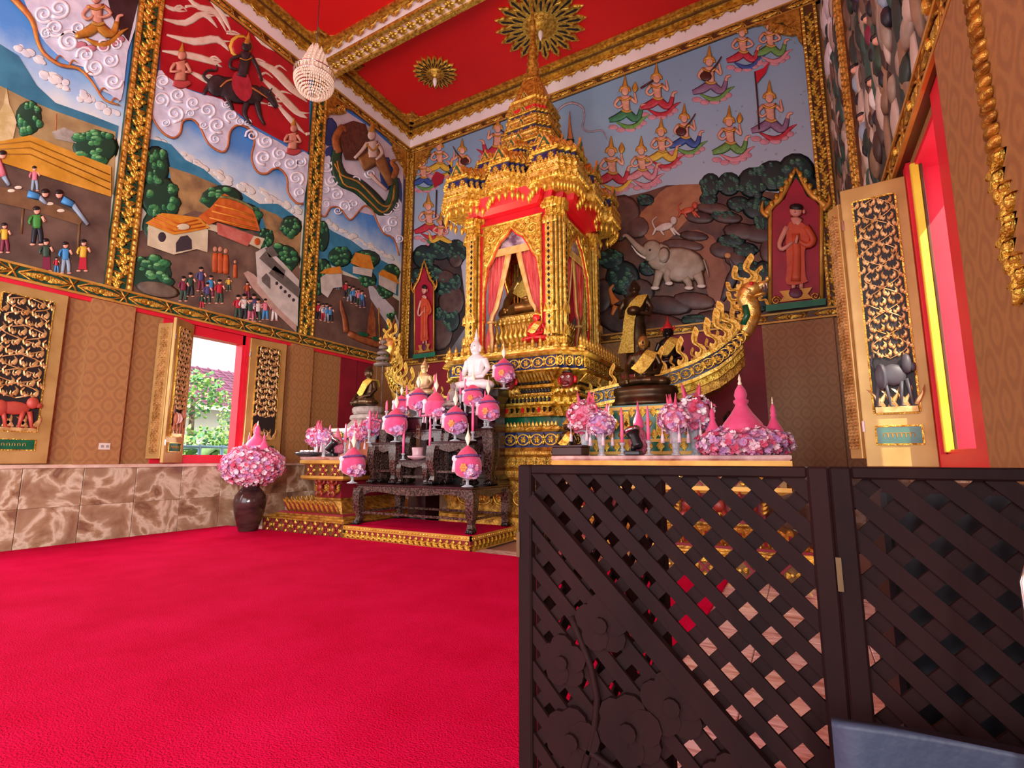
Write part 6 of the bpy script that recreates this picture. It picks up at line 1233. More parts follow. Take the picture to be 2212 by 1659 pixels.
# ---------------------------------------------------------------- flowers, candles, jars
FP1, FP2, FP3, FP4, FP5, FPO = [mat('petal_'+n, a, c, sc=30, rough=.7) for n, a, c in (('pink', '#d8648c', '#eea0b8'), ('lilac', '#b078b4', '#d8b0d8'), ('rose', '#c83c60', '#e06080'), ('pale', '#e8c4d0', '#f6e4ea'), ('white', '#eeeaf0', '#ffffff'), ('orange', '#e8803c', '#f4a860'))]
def blossoms(mb, c, r, n, cols, size, seed=1, zmin=-1.0):
    R_ = random.Random(seed); c = Vector(c)
    for i in range(n):
        while True:
            d = Vector((R_.gauss(0, 1), R_.gauss(0, 1), R_.gauss(0, 1))).normalized()
            if d.z >= zmin: break
        p = c+Vector((d.x*r[0], d.y*r[1], d.z*r[2]))*R_.uniform(.86, 1.06); nrm = Vector((d.x/r[0], d.y/r[1], d.z/r[2])).normalized()
        nrm = (nrm+Vector((R_.uniform(-.4, .4), R_.uniform(-.4, .4), R_.uniform(-.2, .5)))).normalized()
        x = nrm.orthogonal().normalized(); y = nrm.cross(x); s = size*R_.uniform(.7, 1.3); a0 = R_.random()*6; mb.use(R_.choice(cols))
        for k in range(5):
            a = a0+k*2*PI/5; e = lambda g, q, hh: mb.a(p+(x*math.cos(a+g)+y*math.sin(a+g))*(s*q)+nrm*(s*hh))
            mb.face([mb.a(p), e(-.6, .7, .35), e(-.35, .95, .55), e(.35, .95, .55), e(.6, .7, .35)])
    mb.use(cols[0], True); mb.ell(c, (r[0]*.86, r[1]*.86, r[2]*.86), 12, 8)
def candle(px, yt, yb, Y, zs_, label, holder=GLASSC):
    x = PXX(px, Y); zb = PL(px, yb, 1, Y).z; zt = PL(px, yt, 1, Y).z; zb = max(zb, zs_+.06); zt = max(zt, zb+.18); r = .017
    t = thing('candle', label, 'candle', (x, Y, zs_), 0, 'pink candles'); h = zb-zs_
    b = MB().use(PINKC, True); b.lathe([(r, h), (r*1.15, h+(zt-zb)*.3), (r, h+(zt-zb)*.75), (r*.6, h+(zt-zb)*.93), (.003, h+(zt-zb))], 10); b.build('wax', t)
    b = MB().use(holder, True); b.lathe([(.05, 0), (.052, .008), (.02, .02), (.014, h*.4), (.026, h*.5), (.014, h*.6), (.016, h*.85), (.03, h*.98), (.028, h+.02), (.016, h+.02)], 14); b.build('candlestick', t)
for a in ((797, 885, 930, 5.75, 1.362, 'pink candle on the left black table beside the jar'), (872, 908, 982, 5.75, 1.102, 'pink candle left of the incense bowl'), (929, 905, 975, 5.75, 1.102, 'pink candle right of the incense bowl'), (876, 832, 890, 5.96, 1.732, 'leaning tall pink candle at the back left behind the jars'), (906, 856, 905, 5.96, 1.552, 'pink candle behind the incense sticks'), (937, 808, 850, 5.97, 1.552, 'highest pink candle left of the grey stone figure'), (966, 850, 897, 5.96, 1.552, 'pink candle just left of the large right-hand jar'), (993, 800, 855, 5.99, 1.542, 'pink candle against the white Buddha knee'), (1004, 815, 872, 5.96, 1.542, 'pink candle beside the small dark stand'), (1021, 868, 935, 5.75, 1.362, 'pink candle at the right edge of the right black table'), (1047, 843, 905, 5.96, 1.542, 'pink candle on the tall back right table'), (833, 865, 890, 5.95, 1.732, 'short pink candle at the left end of the tall back table'),
          (712, 918, 948, 5.85, 1.157, 'short pink candle behind the black floodlight on the left altar'), (746, 915, 958, 5.78, 1.157, 'pink candle right of the pink cone on the left altar'), (1344, 880, 960, 5.5, 1.157, 'pink candle left of the floodlight on the right altar'), (1401, 876, 955, 5.5, 1.157, 'pink candle right of the floodlight on the right altar')): candle(*a)
PBAND = mat('purple_garland', '#5c3478', '#8c64a4', sc=60, rough=.8, bump=.6, bsc=200)
def jar(px, Y, z, r, label, rz=0., flow=1, garl=True, orange=True, tassel=False):
    t = thing('pink_jar', label, 'offering jar', (PXX(px, Y), Y, z), rz, 'pink offering jars')
    zb = .14*r/.2; H = 2.15*r
    b = MB().use(GLASSC, True); b.lathe([(r*.42, 0), (r*.44, .008), (r*.12, .03), (r*.1, zb*.6), (r*.3, zb*.85), (r*.55, zb), (r*.2, zb)], 14); b.build('glass_foot', t)
    b = MB().use(PINK, True); b.lathe([(r*.4, zb-.01), (r*.75, zb+H*.05), (r*.97, zb+H*.2), (r, zb+H*.35), (r*.95, zb+H*.5), (r*.82, zb+H*.62)], 20); b.build('bowl', t)
    b = MB().use(ROSE, True); b.lathe([(r*.83, zb+H*.61), (r*.76, zb+H*.68), (r*.58, zb+H*.8), (r*.36, zb+H*.9), (r*.1, zb+H*.98), (r*.1, zb+H)], 20); ld = b.build('lid', t)
    b = MB().use(WHITEW, True); b.lathe([(r*.08, zb+H), (r*.04, zb+H*1.02), (r*.2, zb+H*1.2), (r*.2, zb+H*1.26), (r*.08, zb+H*1.4), (r*.03, zb+H*1.5), (.002, zb+H*1.72)], 10); b.build('finial', ld)
    if garl:
        b = MB().use(PBAND, True); b.tube([(r*.92*math.cos(a), r*.92*math.sin(a), zb+H*(.62+.07*math.cos(a+.6))) for a in [2*PI*k/20 for k in range(21)]], r*.085, 6); b.build('garland', t)
    b = MB().use(FP4, True); b.M = Matrix.Translation((-r*.55, -r*.78, zb+H*.58)); b.ell((0, 0, 0), (r*.24, r*.12, r*.24), 10, 8); b.use(FP4, True).tube([(0, 0, -r*.1), (0, -r*.03, -r*.5), (-r*.04, 0, -r*.9)], [r*.1, r*.14, r*.17], 8); b.build('tassel', t)
    b = MB(); R_ = random.Random(px)
    blossoms(b, (r*.55, -r*.45, zb+H*.18), (r*.62, r*.5, r*.42), 46, [FP2, FP1, FP4, FP2], r*.2, px); tag(b.build('flower_spray', t), kind='stuff')
    if orange: b = MB(); b.use(FPO); b.M = Matrix.Translation((r*.35, -r*.95, zb+H*.3)); [leaf(b, 0, 0, r*.4, r*.3, k*2*PI/6, .01, 0) for k in range(6)] and None; b2 = MB(); b2.M = Matrix.Translation((r*.35, -r*1.0, zb+H*.3)) @ Matrix(((1, 0, 0, 0), (0, 0, -1, 0), (0, 1, 0, 0), (0, 0, 0, 1))); b2.use(FPO); [leaf(b2, 0, 0, r*.36, r*.3, k*2*PI/6, .012, 0) for k in range(6)]; b2.build('orange_flower', t)
    if tassel:
        b = MB()
        for k in range(14):
            a = 2*PI*k/14; b.use(FP1, True).ell((r*1.0*math.cos(a), r*1.0*math.sin(a), zb+H*.05), (r*.22, r*.22, r*.1), 6, 5); b.use(FP4, True).tube([(r*1.02*math.cos(a), r*1.02*math.sin(a), zb), (r*1.05*math.cos(a), r*1.05*math.sin(a), zb-.08)], [.01, .016], 6)
        tag(b.build('lotus_fringe', t), kind='stuff')
    return t
jar(765, 5.47, .762, .185, 'pink offering jar at the front left corner of the large black table', .3, orange=False); jar(1011, 5.47, .762, .185, 'pink offering jar at the front right corner of the large black table')
jar(854, 5.78, 1.362, .18, 'pink offering jar with pale rosette on the left black table', 0, orange=False); jar(983, 5.78, 1.362, .175, 'pink offering jar with orange flower on the right black table')
jar(940, 5.98, 1.60, .18, 'largest pink offering jar with tasselled lotus fringe, centre back', 0, garl=False, orange=False, tassel=True); jar(1054, 5.98, 1.542, .165, 'pink offering jar with lilac flowers on the tall back right table'); jar(1021, 5.98, 1.76, .15, 'pink offering jar on the small dark stand under the white Buddha'); jar(901, 5.98, 1.74, .16, 'pink offering jar on the low dark stand left of the tasselled jar', orange=False); jar(865, 5.98, 1.732, .13, 'small shaded pink offering jar on the tall back left table', orange=False); jar(1088, 6.2, 2.1, .16, 'pink offering jar beside the white Buddha at the right')
t = thing('incense_bowl', 'pale pink incense bowl with sticks on the small black table', 'bowl', (PXX(903, 5.75), 5.75, 1.102)); pk = mat('pink_porcelain', '#b08a90', '#c8a4a8', sc=9, rough=.3)
MB().use(pk, True).lathe([(.06, 0), (.13, .03), (.15, .06), (.08, .06), (.075, .08), (.085, .17), (.08, .18), (.06, .17)], 18).build('bowl', t)
for k in range(3): MB().use(mat('incense_brown', '#8a5a30', rough=.7), True).tube([(-.02+.02*k, 0, .15), (-.03+.03*k, 0, .5)], .003, 5).build('incense_stick', t)
CRY = mat('cut_crystal', '#aeb4bc', '#e8ecf0', sc=20, rough=.12, trans=.35, spec=.8)
def vase(px, Y, z, h, fr, label, cols, spikes=4, tas=True, seed=3):
    t = thing('flower_vase', label, 'flower vase', (PXX(px, Y), Y, z), 0, 'crystal flower vases')
    b = MB().use(CRY); b.lathe([(h*.2, 0), (h*.2, .01), (h*.13, h*.1), (h*.15, h*.45), (h*.2, h*.8), (h*.26, h), (h*.2, h)], 12); b.build('crystal_vase', t)
    b = MB(); blossoms(b, (0, 0, h+fr*.8), (fr, fr, fr*.95), 190, cols, fr*.17, seed); tag(b.build('blossoms', t), kind='stuff')
    R_ = random.Random(seed)
    for k in range(spikes): a = R_.random()*6.28; q = R_.uniform(.1, .55)*fr; b = MB().use(FP3, True); x, y = q*math.cos(a), q*math.sin(a); b.tube([(x, y, h+fr*1.3), (x*1.3, y*1.3, h+fr*1.9), (x*1.6, y*1.6, h+fr*2.45)], [fr*.14, fr*.1, .003], 6); b.build('flower_spike', t)
    if tas:
        for k in range(4): a = k*PI/2+.5; b = MB().use(FP4, True); x, y = fr*.85*math.cos(a), fr*.85*math.sin(a); b.tube([(x, y, h+fr*.35), (x, y, h-.03), (x, y, h-.04), (x, y, h-.13)], [.006, .006, .014, .024], 6); b.build('tassel', t)
PK = [FP1, FP2, FP4, FP3]
for a in ((684, 5.95, 1.157, .2, .17, 'pink flower vase at the left end of the left altar, rear one', PK, 4, False, 4), (701, 5.75, 1.157, .2, .14, 'lilac-pink flowers in a crystal vase left of the black floodlight', [FP2, FP4, FP1], 2, True, 5), (772, 5.78, 1.157, .24, .14, 'pink flower vase between the left altar cone and the black tables', [FP1, FP4, FP2], 3, True, 6), (803, 6.0, 1.157, .34, .16, 'lilac flower vase half hidden behind the left jar', [FP2, FP3, FP1], 4, False, 7), (1264, 5.82, 1.157, .3, .2, 'large pink flower vase at the left of the right altar', [FP1, FP3, FP4], 5, True, 8), (1299, 5.6, 1.157, .24, .15, 'smaller lilac-pink flower vase at the left of the right altar', [FP2, FP4, FP1], 3, True, 9), (1459, 5.58, 1.157, .26, .16, 'pink flower vase right of the candles on the right altar', [FP1, FP4, FP2], 4, True, 10), (1502, 5.82, 1.157, .3, .2, 'tall crystal vase with pink and white flowers near the pink spires', [FP1, FP2, FP3, FP5], 5, True, 11)): vase(*a)
def cone_on(t, x, y, z, r, h, m=PINK):
    b = MB().use(m, True); b.lathe([(r*.75, z), (r*.98, z+h*.06), (r, z+h*.16), (r*.86, z+h*.28), (r*.5, z+h*.42), (r*.3, z+h*.52), (r*.26, z+h*.55), (r*.34, z+h*.58), (r*.34, z+h*.61), (r*.24, z+h*.63), (r*.3, z+h*.69), (r*.24, z+h*.76), (r*.08, z+h*.84)], 18, (x, y, 0)); o = b.build('velvet_spire', t)
    b = MB().use(WHITEW, True); b.lathe([(r*.07, z+h*.83), (r*.1, z+h*.86), (r*.05, z+h*.9), (r*.08, z+h*.92), (.002, z+h)], 8, (x, y, 0)); b.build('finial', o)
def spires(label, loc, r, h, fr, fn):
    t = thing('pink_spires', label, 'offering', loc); cone_on(t, 0, 0, 0, r, h); cone_on(t, -r*1.35, 0, 0, r*.42, h*.62); cone_on(t, r*1.35, -.0, 0, r*.42, h*.64); return t
t = spires('bright pink velvet spires on a mound of flowers at the right end of the altar', (PXX(1606, 5.62), 5.62, 1.28), .21, .7, 0, 0)
b = MB(); blossoms(b, (0, 0, -.0), (.43, .28, .16), 760, [FP1, FP2, FP4, FP3, FP2], .036, 21, -.95); tag(b.build('flower_mound', t), kind='stuff')
fv = thing('floor_vase', 'brown glazed floor vase with a pink flower ball and pink spires', 'vase', (-7.53, 5.04, .018))
b = MB().use(mat('brown_glaze', '#2c1c1c', '#4a302c', sc=3, rough=.15, stretch=(1, 1, 4)), True); b.lathe([(.13, 0), (.14, .01), (.16, .08), (.215, .28), (.235, .44), (.22, .54), (.16, .62), (.125, .66), (.12, .74), (.15, .78), (.12, .78)], 28); b.build('vase_body', fv)
b = MB(); blossoms(b, (0, 0, 1.0), (.44, .44, .3), 1100, [FP1, FP2, FP4, FP3, FP1, FP4], .036, 31); tag(b.build('flower_ball', fv), kind='stuff')
cone_on(fv, .06, 0, 1.24, .15, .46); cone_on(fv, -.14, 0, 1.24, .06, .28); cone_on(fv, .25, 0, 1.24, .06, .28)
# small single cones, trays, floodlights
t = thing('pink_cone', 'beaded pink cone ornament beside the black floodlight on the left altar', 'offering', (PXX(729, 5.75), 5.75, 1.157)); b = MB().use(mat('beaded_pink', '#b84a68', '#e890a4', sc=60, rough=.6, bump=.8, bsc=150), True); b.lathe([(.05, .03), (.12, .06), (.14, .12), (.1, .22), (.05, .34), (.005, .46)], 16); b.build('cone', t); MB().use(GLASSC, True).lathe([(.07, 0), (.03, .02), (.05, .04)], 12).build('glass_foot', t)
t = thing('pink_cone', 'beaded pink jar with pointed lid behind the floodlight on the right altar', 'offering', (PXX(1380, 5.72), 5.72, 1.157)); b = MB().use(mat('beaded_pink', '#b84a68'), True); b.lathe([(.06, 0), (.1, .08), (.11, .16), (.08, .25), (.05, .3)], 14); b.build('jar', t); b = MB().use(PINK, True); b.lathe([(.05, .3), (.07, .32), (.06, .34), (.06, .38), (.02, .48), (.004, .62)], 12); b.build('lid', t)
def flood(px, Y, z, label, aim, watts):
    x = PXX(px, Y); t = thing('floodlight', label, 'lamp', (x, Y, z), 0, 'altar floodlights'); BK_ = mat('black_plastic', '#101014', rough=.35)
    MB().use(BK_).bbox(-.09, .09, -.06, .06, 0, .05, .01).build('base', t); b = MB().use(BK_, True); b.tube([(0, 0, .05), (.01, 0, .12)], .03, 8); b.build('stem', t)
    d = (Vector(aim)-Vector((x, Y, z+.25))).normalized(); q = d.to_track_quat('Z', 'Y').to_matrix().to_4x4(); b = MB().use(BK_, True); b.M = Matrix.Translation((.02, 0, .2)) @ q; b.lathe([(.045, -.14), (.055, -.12), (.05, 0), (.075, .05)], 16); b.build('housing', t)
    b = MB().use(SILVER, True); b.M = Matrix.Translation((.02, 0, .2)) @ q; b.lathe([(.075, .05), (.095, .09), (.085, .09), (.02, .03)], 18); b.build('reflector', t)
    l = bpy.data.lights.new('floodlight_beam', 'SPOT'); l.energy = watts; l.spot_size = math.radians(58); l.spot_blend = .8; l.color = (1.0, .82, .5); l.shadow_soft_size = .06
    lo = bpy.data.objects.new('floodlight_beam', l); COL.objects.link(lo); lo.location = Vector((x+.02, Y, z+.2))+d*.12; lo.rotation_euler = d.to_track_quat('-Z', 'Y').to_euler()
flood(718, 5.6, 1.157, 'black floodlight with silver reflector on the left altar', (-3.9, 7.2, 5.0), 420); flood(1367, 5.52, 1.157, 'black floodlight with silver reflector on the right altar', (-3.2, 7.0, 4.6), 300)
t = thing('offering_tray', 'dark oval tray with shells at the left end of the left altar', 'tray', (PXX(668, 5.7), 5.7, 1.157)); MB().use(mat('tray_grey', '#3a3c40', rough=.3), True).lathe([(.12, 0), (.2, .03), (.21, .07), (.19, .07), (.1, .02)], 20).build('tray', t)
for k in range(6): MB().use(WHITEP, True).ell((-.12+.05*k, -.03+.03*(k % 3), .085), (.035, .028, .022), 8, 6).build('shell', t)
t = thing('wooden_tray', 'dark wooden box tray at the left end of the right altar', 'tray', (PXX(1232, 5.6), 5.6, 1.157)); MB().use(DARKW).bbox(-.19, .19, -.12, .12, 0, .1, .01).build('box', t); MB().use(LAC).bbox(-.2, .2, -.13, .13, .1, .12, .005).build('lid', t)
statue('deity_statue', 'dark foil-draped seated figure behind the bright pink spires', (PXX(1577, 5.98), 5.98, 1.16), .52, 0, BLK, 'lap', None, None, mat('crinkled_foil', '#8a6a50', '#d8c0a0', sc=30, rough=.25, metal=.8, bump=1, bsc=60))
statue('deity_statue', 'small dark gilded figure behind the large pink flower vase', (PXX(1226, 6.0), 6.0, 1.16), .48, 0, BRONZE, 'lap', None, GOLDD, GOLD)
# ---------------------------------------------------------------- chandelier and ceiling rosettes
ch = thing('chandelier', 'crystal bead chandelier hanging from a long wire', 'chandelier', (-5.53, 4.2, 6.1)); CR = mat('chandelier_crystal', '#d8b8a4', '#fff0dc', sc=60, rough=.1, trans=.3, spec=.9, emit=.12)
ch.scale = (.64, .64, .8)
MB().use(BLACK, True).tube([(0, 0, 1.0), (0, 0, 4.55)], .008, 6).build('wire', ch)
b = MB().use(mat('chrome_rim', '#d8c8c0', rough=.15, metal=.9), True); b.tube([(.42*math.cos(2*PI*k/32), .42*math.sin(2*PI*k/32), .42) for k in range(33)], .014, 6); b.tube([(.42*math.cos(2*PI*k/32), .42*math.sin(2*PI*k/32), .31) for k in range(33)], .01, 6); b.build('rim', ch)
b = MB().use(CR)
for j in range(9):
    r_ = .41*math.cos(j/9*1.45); z = .3-.3*math.sin(j/9*1.5)**1.0; n = max(4, int(2*PI*r_/.045))
    for k in range(n): a = 2*PI*(k+.5*(j % 2))/n; b.ell((r_*math.cos(a), r_*math.sin(a), z), (.02, .02, .026), 5, 4)
tag(b.build('bead_bowl', ch), kind='stuff')
b = MB().use(CR)
for k in range(32): a = 2*PI*k/32; b.prism([(.42*math.cos(a-.06), .42*math.sin(a-.06), .42), (.42*math.cos(a+.06), .42*math.sin(a+.06), .42), (.41*math.cos(a), .41*math.sin(a), .3)], (0, 0, .005))
for j in range(6):
    r_ = .26-.03*j; z = .5+.075*j; n = max(6, 22-3*j)
    for k in range(n): a = 2*PI*(k+.5*(j % 2))/n; b.tube([(r_*math.cos(a), r_*math.sin(a), z-.04), (r_*1.15*math.cos(a), r_*1.15*math.sin(a), z+.02), (r_*1.02*math.cos(a), r_*1.02*math.sin(a), z+.09)], [.02, .024, .003], 5)
tag(b.build('crystal_crown', ch), kind='stuff'); MB().use(CR, True).lathe([(.1, .45), (.14, .6), (.1, .85), (.04, 1.0)], 12).build('core', ch)
def rosette(label, x, y, r, n):
    t = thing('ceiling_rosette', label, 'rosette', (x, y, ZC-.005), 0, 'ceiling rosettes'); T = Matrix.Rotation(PI, 4, 'X')
    def pet(l, w):
        b = MB(); b.M = T; b.use(GOLD); b.prism([(r*.1, -w*.25, 0), (l*.55, -w*.5, 0), (l*.82, -w*.55, 0), (l, 0, 0), (l*.82, w*.55, 0), (l*.55, w*.5, 0), (r*.1, w*.25, 0)], (0, 0, .05), .06)
        b.use(BLACK); b.prism([(l*.55, -w*.08, .052), (l*.82, -w*.17, .052), (l*.88, 0, .052), (l*.82, w*.17, .052), (l*.55, w*.08, .052)], (0, 0, .006)); return mesh_of(b, 'petal')
    A, B_ = pet(r, r*.17), pet(r*.72, r*.15)
    for k in range(n): place(A, 'petal', t, (0, 0, 0), (0, 0, 2*PI*k/n)); place(B_, 'petal', t, (0, 0, -.012), (0, 0, 2*PI*(k+.5)/n))
    b = MB().use(GOLD, True); b.M = T; b.lathe([(r*.36, .05), (r*.34, .07), (r*.24, .08), (r*.22, .1), (r*.14, .11), (r*.12, .14), (r*.05, .16)], 24); b.build('centre_boss', t)
    b = MB().use(WHITEP, True); b.M = T; b.lathe([(.02, .15), (.045, .2), (.05, .26), (.03, .33), (.004, .38)], 12); b.build('bulb', t)
rosette('large gold sunburst ceiling rosette behind the shrine spire', -3.92, 8.12, .92, 20); rosette('small gold sunburst ceiling rosette left of the spire', -6.55, 8.1, .5, 20)
# ---------------------------------------------------------------- folding wooden lattice screen in the foreground
WOODS = mat('screen_wood', '#170809', '#240e0e', sc=5, rough=.7, spec=.12, bump=.15, bsc=30, stretch=(1, 1, .3)); BRASS = mat('old_brass', '#5a4630', rough=.5, metal=.8)
def clip_slat(x0, x1, z0, z1, c, sg):
    """line z = c + sg*x clipped to the panel rectangle"""
    P = []
    for x in (x0, x1):
        z = c+sg*x
        if z0 <= z <= z1: P.append((x, z))
    for z in (z0, z1):
        x = (z-c)/sg
        if x0 < x < x1: P.append((x, z))
    return P[:2] if len(P) >= 2 else None
def petal_ring(b, x, z, r, y, n=5):
    for k in range(n):
        a = 2*PI*k/n+.4; b.prism([(x+r*.5*math.cos(a)+r*.48*math.cos(q), y+.0017*k, z+r*.5*math.sin(a)+r*.48*math.sin(q)) for q in [2*PI*i/10 for i in range(10)]], (0, .012, 0))
    b.prism([(x+r*.25*math.cos(q), y-.01, z+r*.25*math.sin(q)) for q in [2*PI*i/10 for i in range(10)]], (0, .02, 0))
def panel(label, loc, rz, w, flip=1, carve=True, H=1.105, off=0.):
    t = thing('screen_panel', label, 'screen', loc, rz, 'folding screen panels'); st, z0 = .036, .07
    for x in (0, w-st): MB().use(WOODS).bbox(x, x+st, -.016, .016, 0, H, .004).build('stile', t)
    for z, zz in ((z0, z0+.05), (H-.022, H)): MB().use(WOODS).bbox(st, w-st, -.014, .014, z, zz, .003).build('rail', t)
    xa, xb, za, zb = st, w-st, z0+.05, H-.022; D = .0535*2; sw = .0265
    for sg, y in ((1, .006), (-1, -.004)):
        c = za-xb*1.2-1+off; k = 0
        while c < zb+1.4:
            P = clip_slat(xa, xb, za, zb, c, sg)
            if P and (Vector(P[0]+(0,))-Vector(P[1]+(0,))).length > .03:
                a, e = Vector((P[0][0], 0, P[0][1])), Vector((P[1][0], 0, P[1][1])); d = (e-a).normalized(); nrm = Vector((-d.z, 0, d.x))*sw
                q0, q1 = a-d*.012, e+d*.012
                MB().use(WOODS).prism([q0-nrm*.55+Vector((0, y-.004, 0)), q0+nrm*.55+Vector((0, y-.004, 0)), q1+nrm*.55+Vector((0, y-.004, 0)), q1-nrm*.55+Vector((0, y-.004, 0))], (0, .008, 0)).build('slat', t)
            c += .0535*1.414*1.05
    if carve:
        def fx(x): return x if flip > 0 else w-x
        b = MB().use(WOODS); P0, P1 = Vector((fx(st), -.032, H-.085)), Vector((fx(w-st), -.032, H-.085-(w-2*st)*.98)); d = (P1-P0).normalized(); nn = Vector((-d.z, 0, d.x))*.022
        b.prism([P0-nn, P0+nn, P1+nn, P1-nn], (0, .02, 0)); b.build('diagonal_bar', t)
        r = random.Random(3)
        for x, z, s in ((.215, .755, .066), (.12, .66, .06), (.363, .62, .07), (.27, .55, .075), (.14, .50, .07), (.47, .50, .06), (.38, .42, .075), (.22, .38, .075), (.5, .34, .07), (.13, .28, .075), (.32, .24, .08), (.5, .2, .07)):
            if x < w-.08: b = MB().use(WOODS); petal_ring(b, fx(x), z, s, -.024, 5 if r.random() < .6 else 6); b.build('carved_flower', t)
        for pts in ([(.08, .2), (.15, .4), (.2, .6), (.14, .76)], [(.2, .15), (.3, .33), (.4, .45)], [(.14, .5), (.3, .44), (.45, .38)], [(.3, .14), (.45, .22), (.56, .2)]):
            if max(p[0] for p in pts) < w-.04: b = MB().use(WOODS, True); b.tube([(fx(p.x), -.018, p.y) for p in catm([Vector((x, z, 0)) for x, z in pts], 3, False)], .008, 6); b.build('carved_stem', t)
    for z in (.25, .88): b = MB().use(BRASS); b.box(-.002, .007, -.02, -.016, z, z+.06); b.build('hinge', t)
    return t
panel('dark wooden lattice screen panel in the middle foreground with carved corner', (-.628, 1.16, 0), 0, .672, 1)
panel('dark wooden lattice screen panel at the right foreground', (.0445, 1.16, 0), 0, .672, -1, True, 1.105, .03)
panel('lattice screen panel folded back behind the middle panel', (-.60, 1.21, 0), math.radians(76), .672, 1, False, 1.08)
# dark cabinet right behind the right screen panel
cb = thing('dark_cabinet', 'dark cabinet hidden behind the right screen panel', 'cabinet', (.46, 1.50, 0)); CBM = mat('cabinet_black', '#14141c', '#1c1c26', sc=4, rough=.6)
MB().use(CBM).bbox(-.32, .36, -.18, .18, .30, 1.06, .01).build('body', cb)
for x in (-.27, .31):
    for y in (-.14, .14): MB().use(CBM).bbox(x-.02, x+.02, y-.02, y+.02, 0, .30, .004).build('leg', cb)
for x in (-.15, .19): d = MB().use(CBM).bbox(x-.155, x+.155, -.192, -.178, .36, 1.02, .004).build('door', cb); MB().use(SILVER, True).ell((x+.1, -.2, .7), (.012, .012, .012), 8, 6).build('knob', d)
# blue-grey plastic chair at the lower right corner
chx = mat('blue_grey_plastic', '#242e44', '#2e394f', sc=3, rough=.55, bump=.1, bsc=50)
c = thing('plastic_chair', 'blue-grey plastic chair back at the lower right corner', 'chair', (.222, .985, 0), 0)
bk = MB().use(chx, True); bk.loft([[(x, .03*math.sin((x+.21)/.42*PI)+.02*(z-.4), z) for x in [-.21+.42*i/10 for i in range(11)]]+[(x, .03*math.sin((x+.21)/.42*PI)+.02*(z-.4)-.022, z) for x in [-.21+.42*i/10 for i in range(11)][::-1]] for z in (.42, .5, .6, .68, .715, .722)]); bk.build('backrest', c)
MB().use(chx).bbox(-.21, .21, -.42, .0, .40, .43, .012).build('seat', c)
for x in (-.19, .19):
    for y in (-.40, -.03): MB().use(chx).loft([[(x-w, y-w, z), (x+w, y-w, z), (x+w, y+w, z), (x-w, y+w, z)] for w, z in ((.024, 0), (.02, .4))]).build('leg', c)
# chrome chair tube at the right edge
cc = thing('chrome_stand', 'bent chrome tube of a stand at the right edge of the photo', 'stand', tuple(PL(2216, 1240, 1, .95)*1) if False else (0.30, .93, 0))
b = MB().use(SILVER, True); p = PL(2206, 1222, 1, .93); b.tube([(p.x-.3, 0, 0), (p.x-.3, 0, p.z-.02), (p.x-.294, 0, p.z), (p.x-.26, 0, p.z+.004), (p.x-.1, 0, p.z+.004)], .005, 8); b.build('tube', cc); MB().use(BLACK, True).lathe([(.03, 0), (.03, .012), (.01, .02)], 12, (p.x-.3, 0, 0)).build('foot', cc)
# ---------------------------------------------------------------- outside, through the left window
gr = MB().use(mat('yard_ground', '#8a8a7c', '#6c7a58', sc=.6, rough=.9)); gr.box(-60, XL-.36, -30, 50, -.6, -.5); struct('ground', gr, None)
hs_ = thing('house', 'house with purple-brown tiled roof outside the bright window', 'house', (-27, 13, -.5)); inv = Matrix.Translation(hs_.location).inverted()
RT_ = mat('roof_tile_purple', '#6a3a50', '#84506a', sc=2, rough=.7)
def hb(b, n, kind=None):
    o = b.build(n, hs_); o.matrix_parent_inverse = inv; tag(o, kind=kind)
b = MB().use(mat('house_wall', '#c8c0b4', '#d8d0c4', sc=1, rough=.8)); b.box(-32, -26, 6, 24, -.5, 3.6); hb(b, 'wall')
b = MB().use(RT_); b.loft([[(-25, y, 3.7), (-25, y, 3.85), (-29.5, y, 6.3), (-34, y, 3.85), (-34, y, 3.7), (-29.5, y, 6.0)] for y in (4, 26)]); hb(b, 'roof')
b = MB().use(RT_)
for k in range(12):
    q = k/12; x = -25-4.5*q; z = 3.88+2.45*q; b.box(x-.02, x+.02, 4, 26, z, z+.05)
for k in range(36): y = 4.3+.61*k; b.prism([(-25, y-.03, 3.86), (-25, y+.03, 3.86), (-29.5, y+.03, 6.31), (-29.5, y-.03, 6.31)], (.04, 0, .05))
hb(b, 'tile_ribs', 'stuff'); b = MB().use(WHITEP); b.box(-25.1, -24.9, 4, 26, 3.5, 3.7); hb(b, 'gutter')
LEAFM = [mat('leaf_%d' % k, a, c, sc=3, rough=.6) for k, (a, c) in enumerate((('#5c8a44', '#8ab85c'), ('#3c7050', '#5c9468'), ('#7cae4c', '#a8cc70')))]
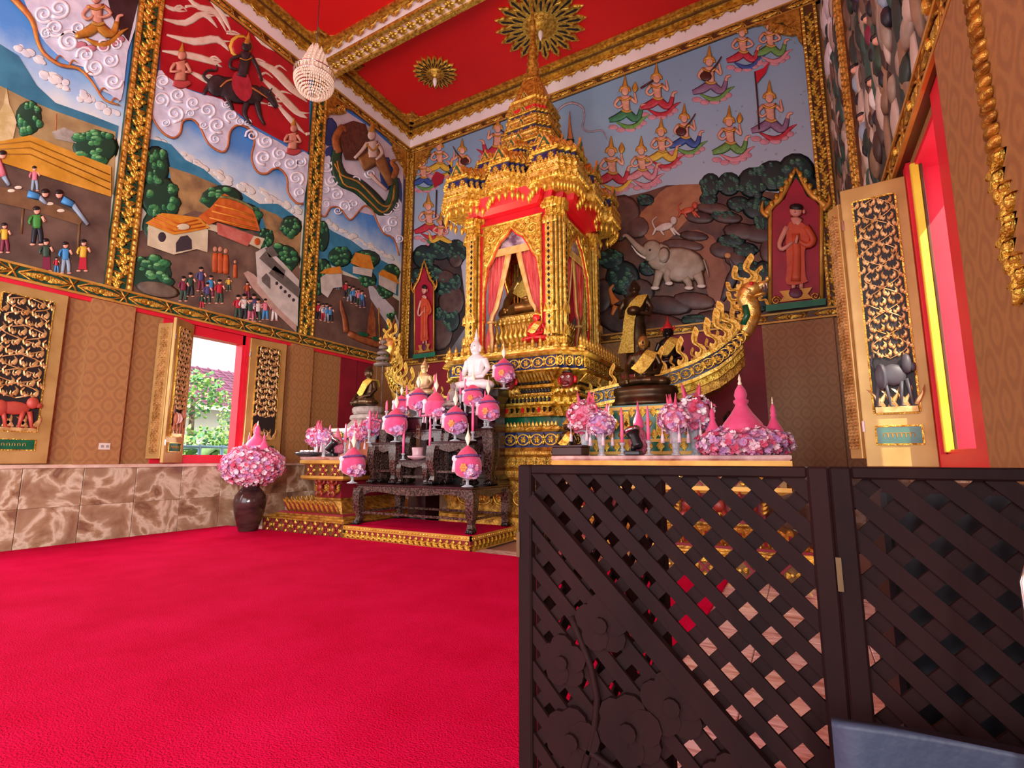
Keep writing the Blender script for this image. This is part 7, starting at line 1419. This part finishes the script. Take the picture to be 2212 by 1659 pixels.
def bush(label, x, y, z, r, h, seed, trunk=True):
    t = thing('garden_tree', label, 'tree', (x, y, -.5)); R_ = random.Random(seed); b = MB()
    for k in range(700):
        d = Vector((R_.gauss(0, 1), R_.gauss(0, 1), R_.gauss(0, 1))).normalized()*R_.uniform(.55, 1.05); p = Vector((d.x*r, d.y*r, z+.5+d.z*h)); s = r*R_.uniform(.1, .2); u = Vector((R_.gauss(0, 1), R_.gauss(0, 1), R_.gauss(0, 1))).normalized(); v = u.orthogonal().normalized()
        b.use(LEAFM[k % 3]); b.face([b.a(p), b.a(p+u*s*.5+v*s*.3), b.a(p+u*s), b.a(p+u*s*.5-v*s*.3)])
    tag(b.build('foliage', t), kind='stuff')
    MB().use(mat('bark', '#5a4a3c', rough=.9), True).tube([(0, 0, 0), (.05, 0, (z+.5)*.6), (0, 0, z+.5)], [.12, .1, .06], 8).build('trunk', t)
a = PL(418, 850, 0, -17); bush('round-topped garden tree at the left of the window view', a.x, a.y, a.z, .95, .8, 1)
a = PL(515, 905, 0, -16); bush('yellow-green garden tree at the right of the window view', a.x, a.y, a.z, .6, .9, 2)
a = PL(436, 960, 0, -15.5); bush('low leafy shrub at the bottom of the window view', a.x, a.y, a.z, .9, .5, 3)
def banana(label, px, X_, z, n, L, seed):
    a = PL(px, 960, 0, X_); t = thing('banana_plant', label, 'plant', (a.x, a.y, -.5)); R_ = random.Random(seed); MB().use(LEAFM[1], True).tube([(0, 0, 0), (0, 0, z+.5)], [.1, .05], 8).build('stem', t)
    for k in range(n):
        an = 2*PI*k/n+R_.random(); d = Vector((math.cos(an), math.sin(an), 0)); s = Vector((-d.y, d.x, 0)); b = MB().use(LEAFM[(k+2) % 3], True); rows = []
        for i in range(7):
            q = i/6; c = d*(L*q)+Vector((0, 0, z+.5+L*(.7*q-.95*q*q))); w = .16*L*math.sin(PI*min(.95, q+.08)); rows.append([c-s*w-Vector((0, 0, w*.3)), c+Vector((0, 0, .015)), c+s*w-Vector((0, 0, w*.3)), c-Vector((0, 0, .01))])
        b.loft(rows); b.build('leaf', t)
banana('broad-leaved banana plant in the middle of the window view', 455, -12.5, 1.25, 8, 1.1, 4); banana('second banana plant behind, right of the window middle', 490, -14, 1.1, 8, 1.0, 5)
pt_ = thing('house_fence', 'pale blue pipe fence at the bottom of the window view', 'fence', tuple(PL(450, 985, 0, -11.5))); BLU = mat('pale_blue_paint', '#8ab0c8', rough=.5)
for k in range(6): MB().use(BLU, True).tube([(0, -1.2+.5*k, -1.8), (0, -1.2+.5*k, .25)], .035, 6).build('post', pt_)
for z in (.2, -.3): MB().use(BLU, True).tube([(0, -1.5, z), (0, 1.8, z)], .03, 6).build('pipe_rail', pt_)
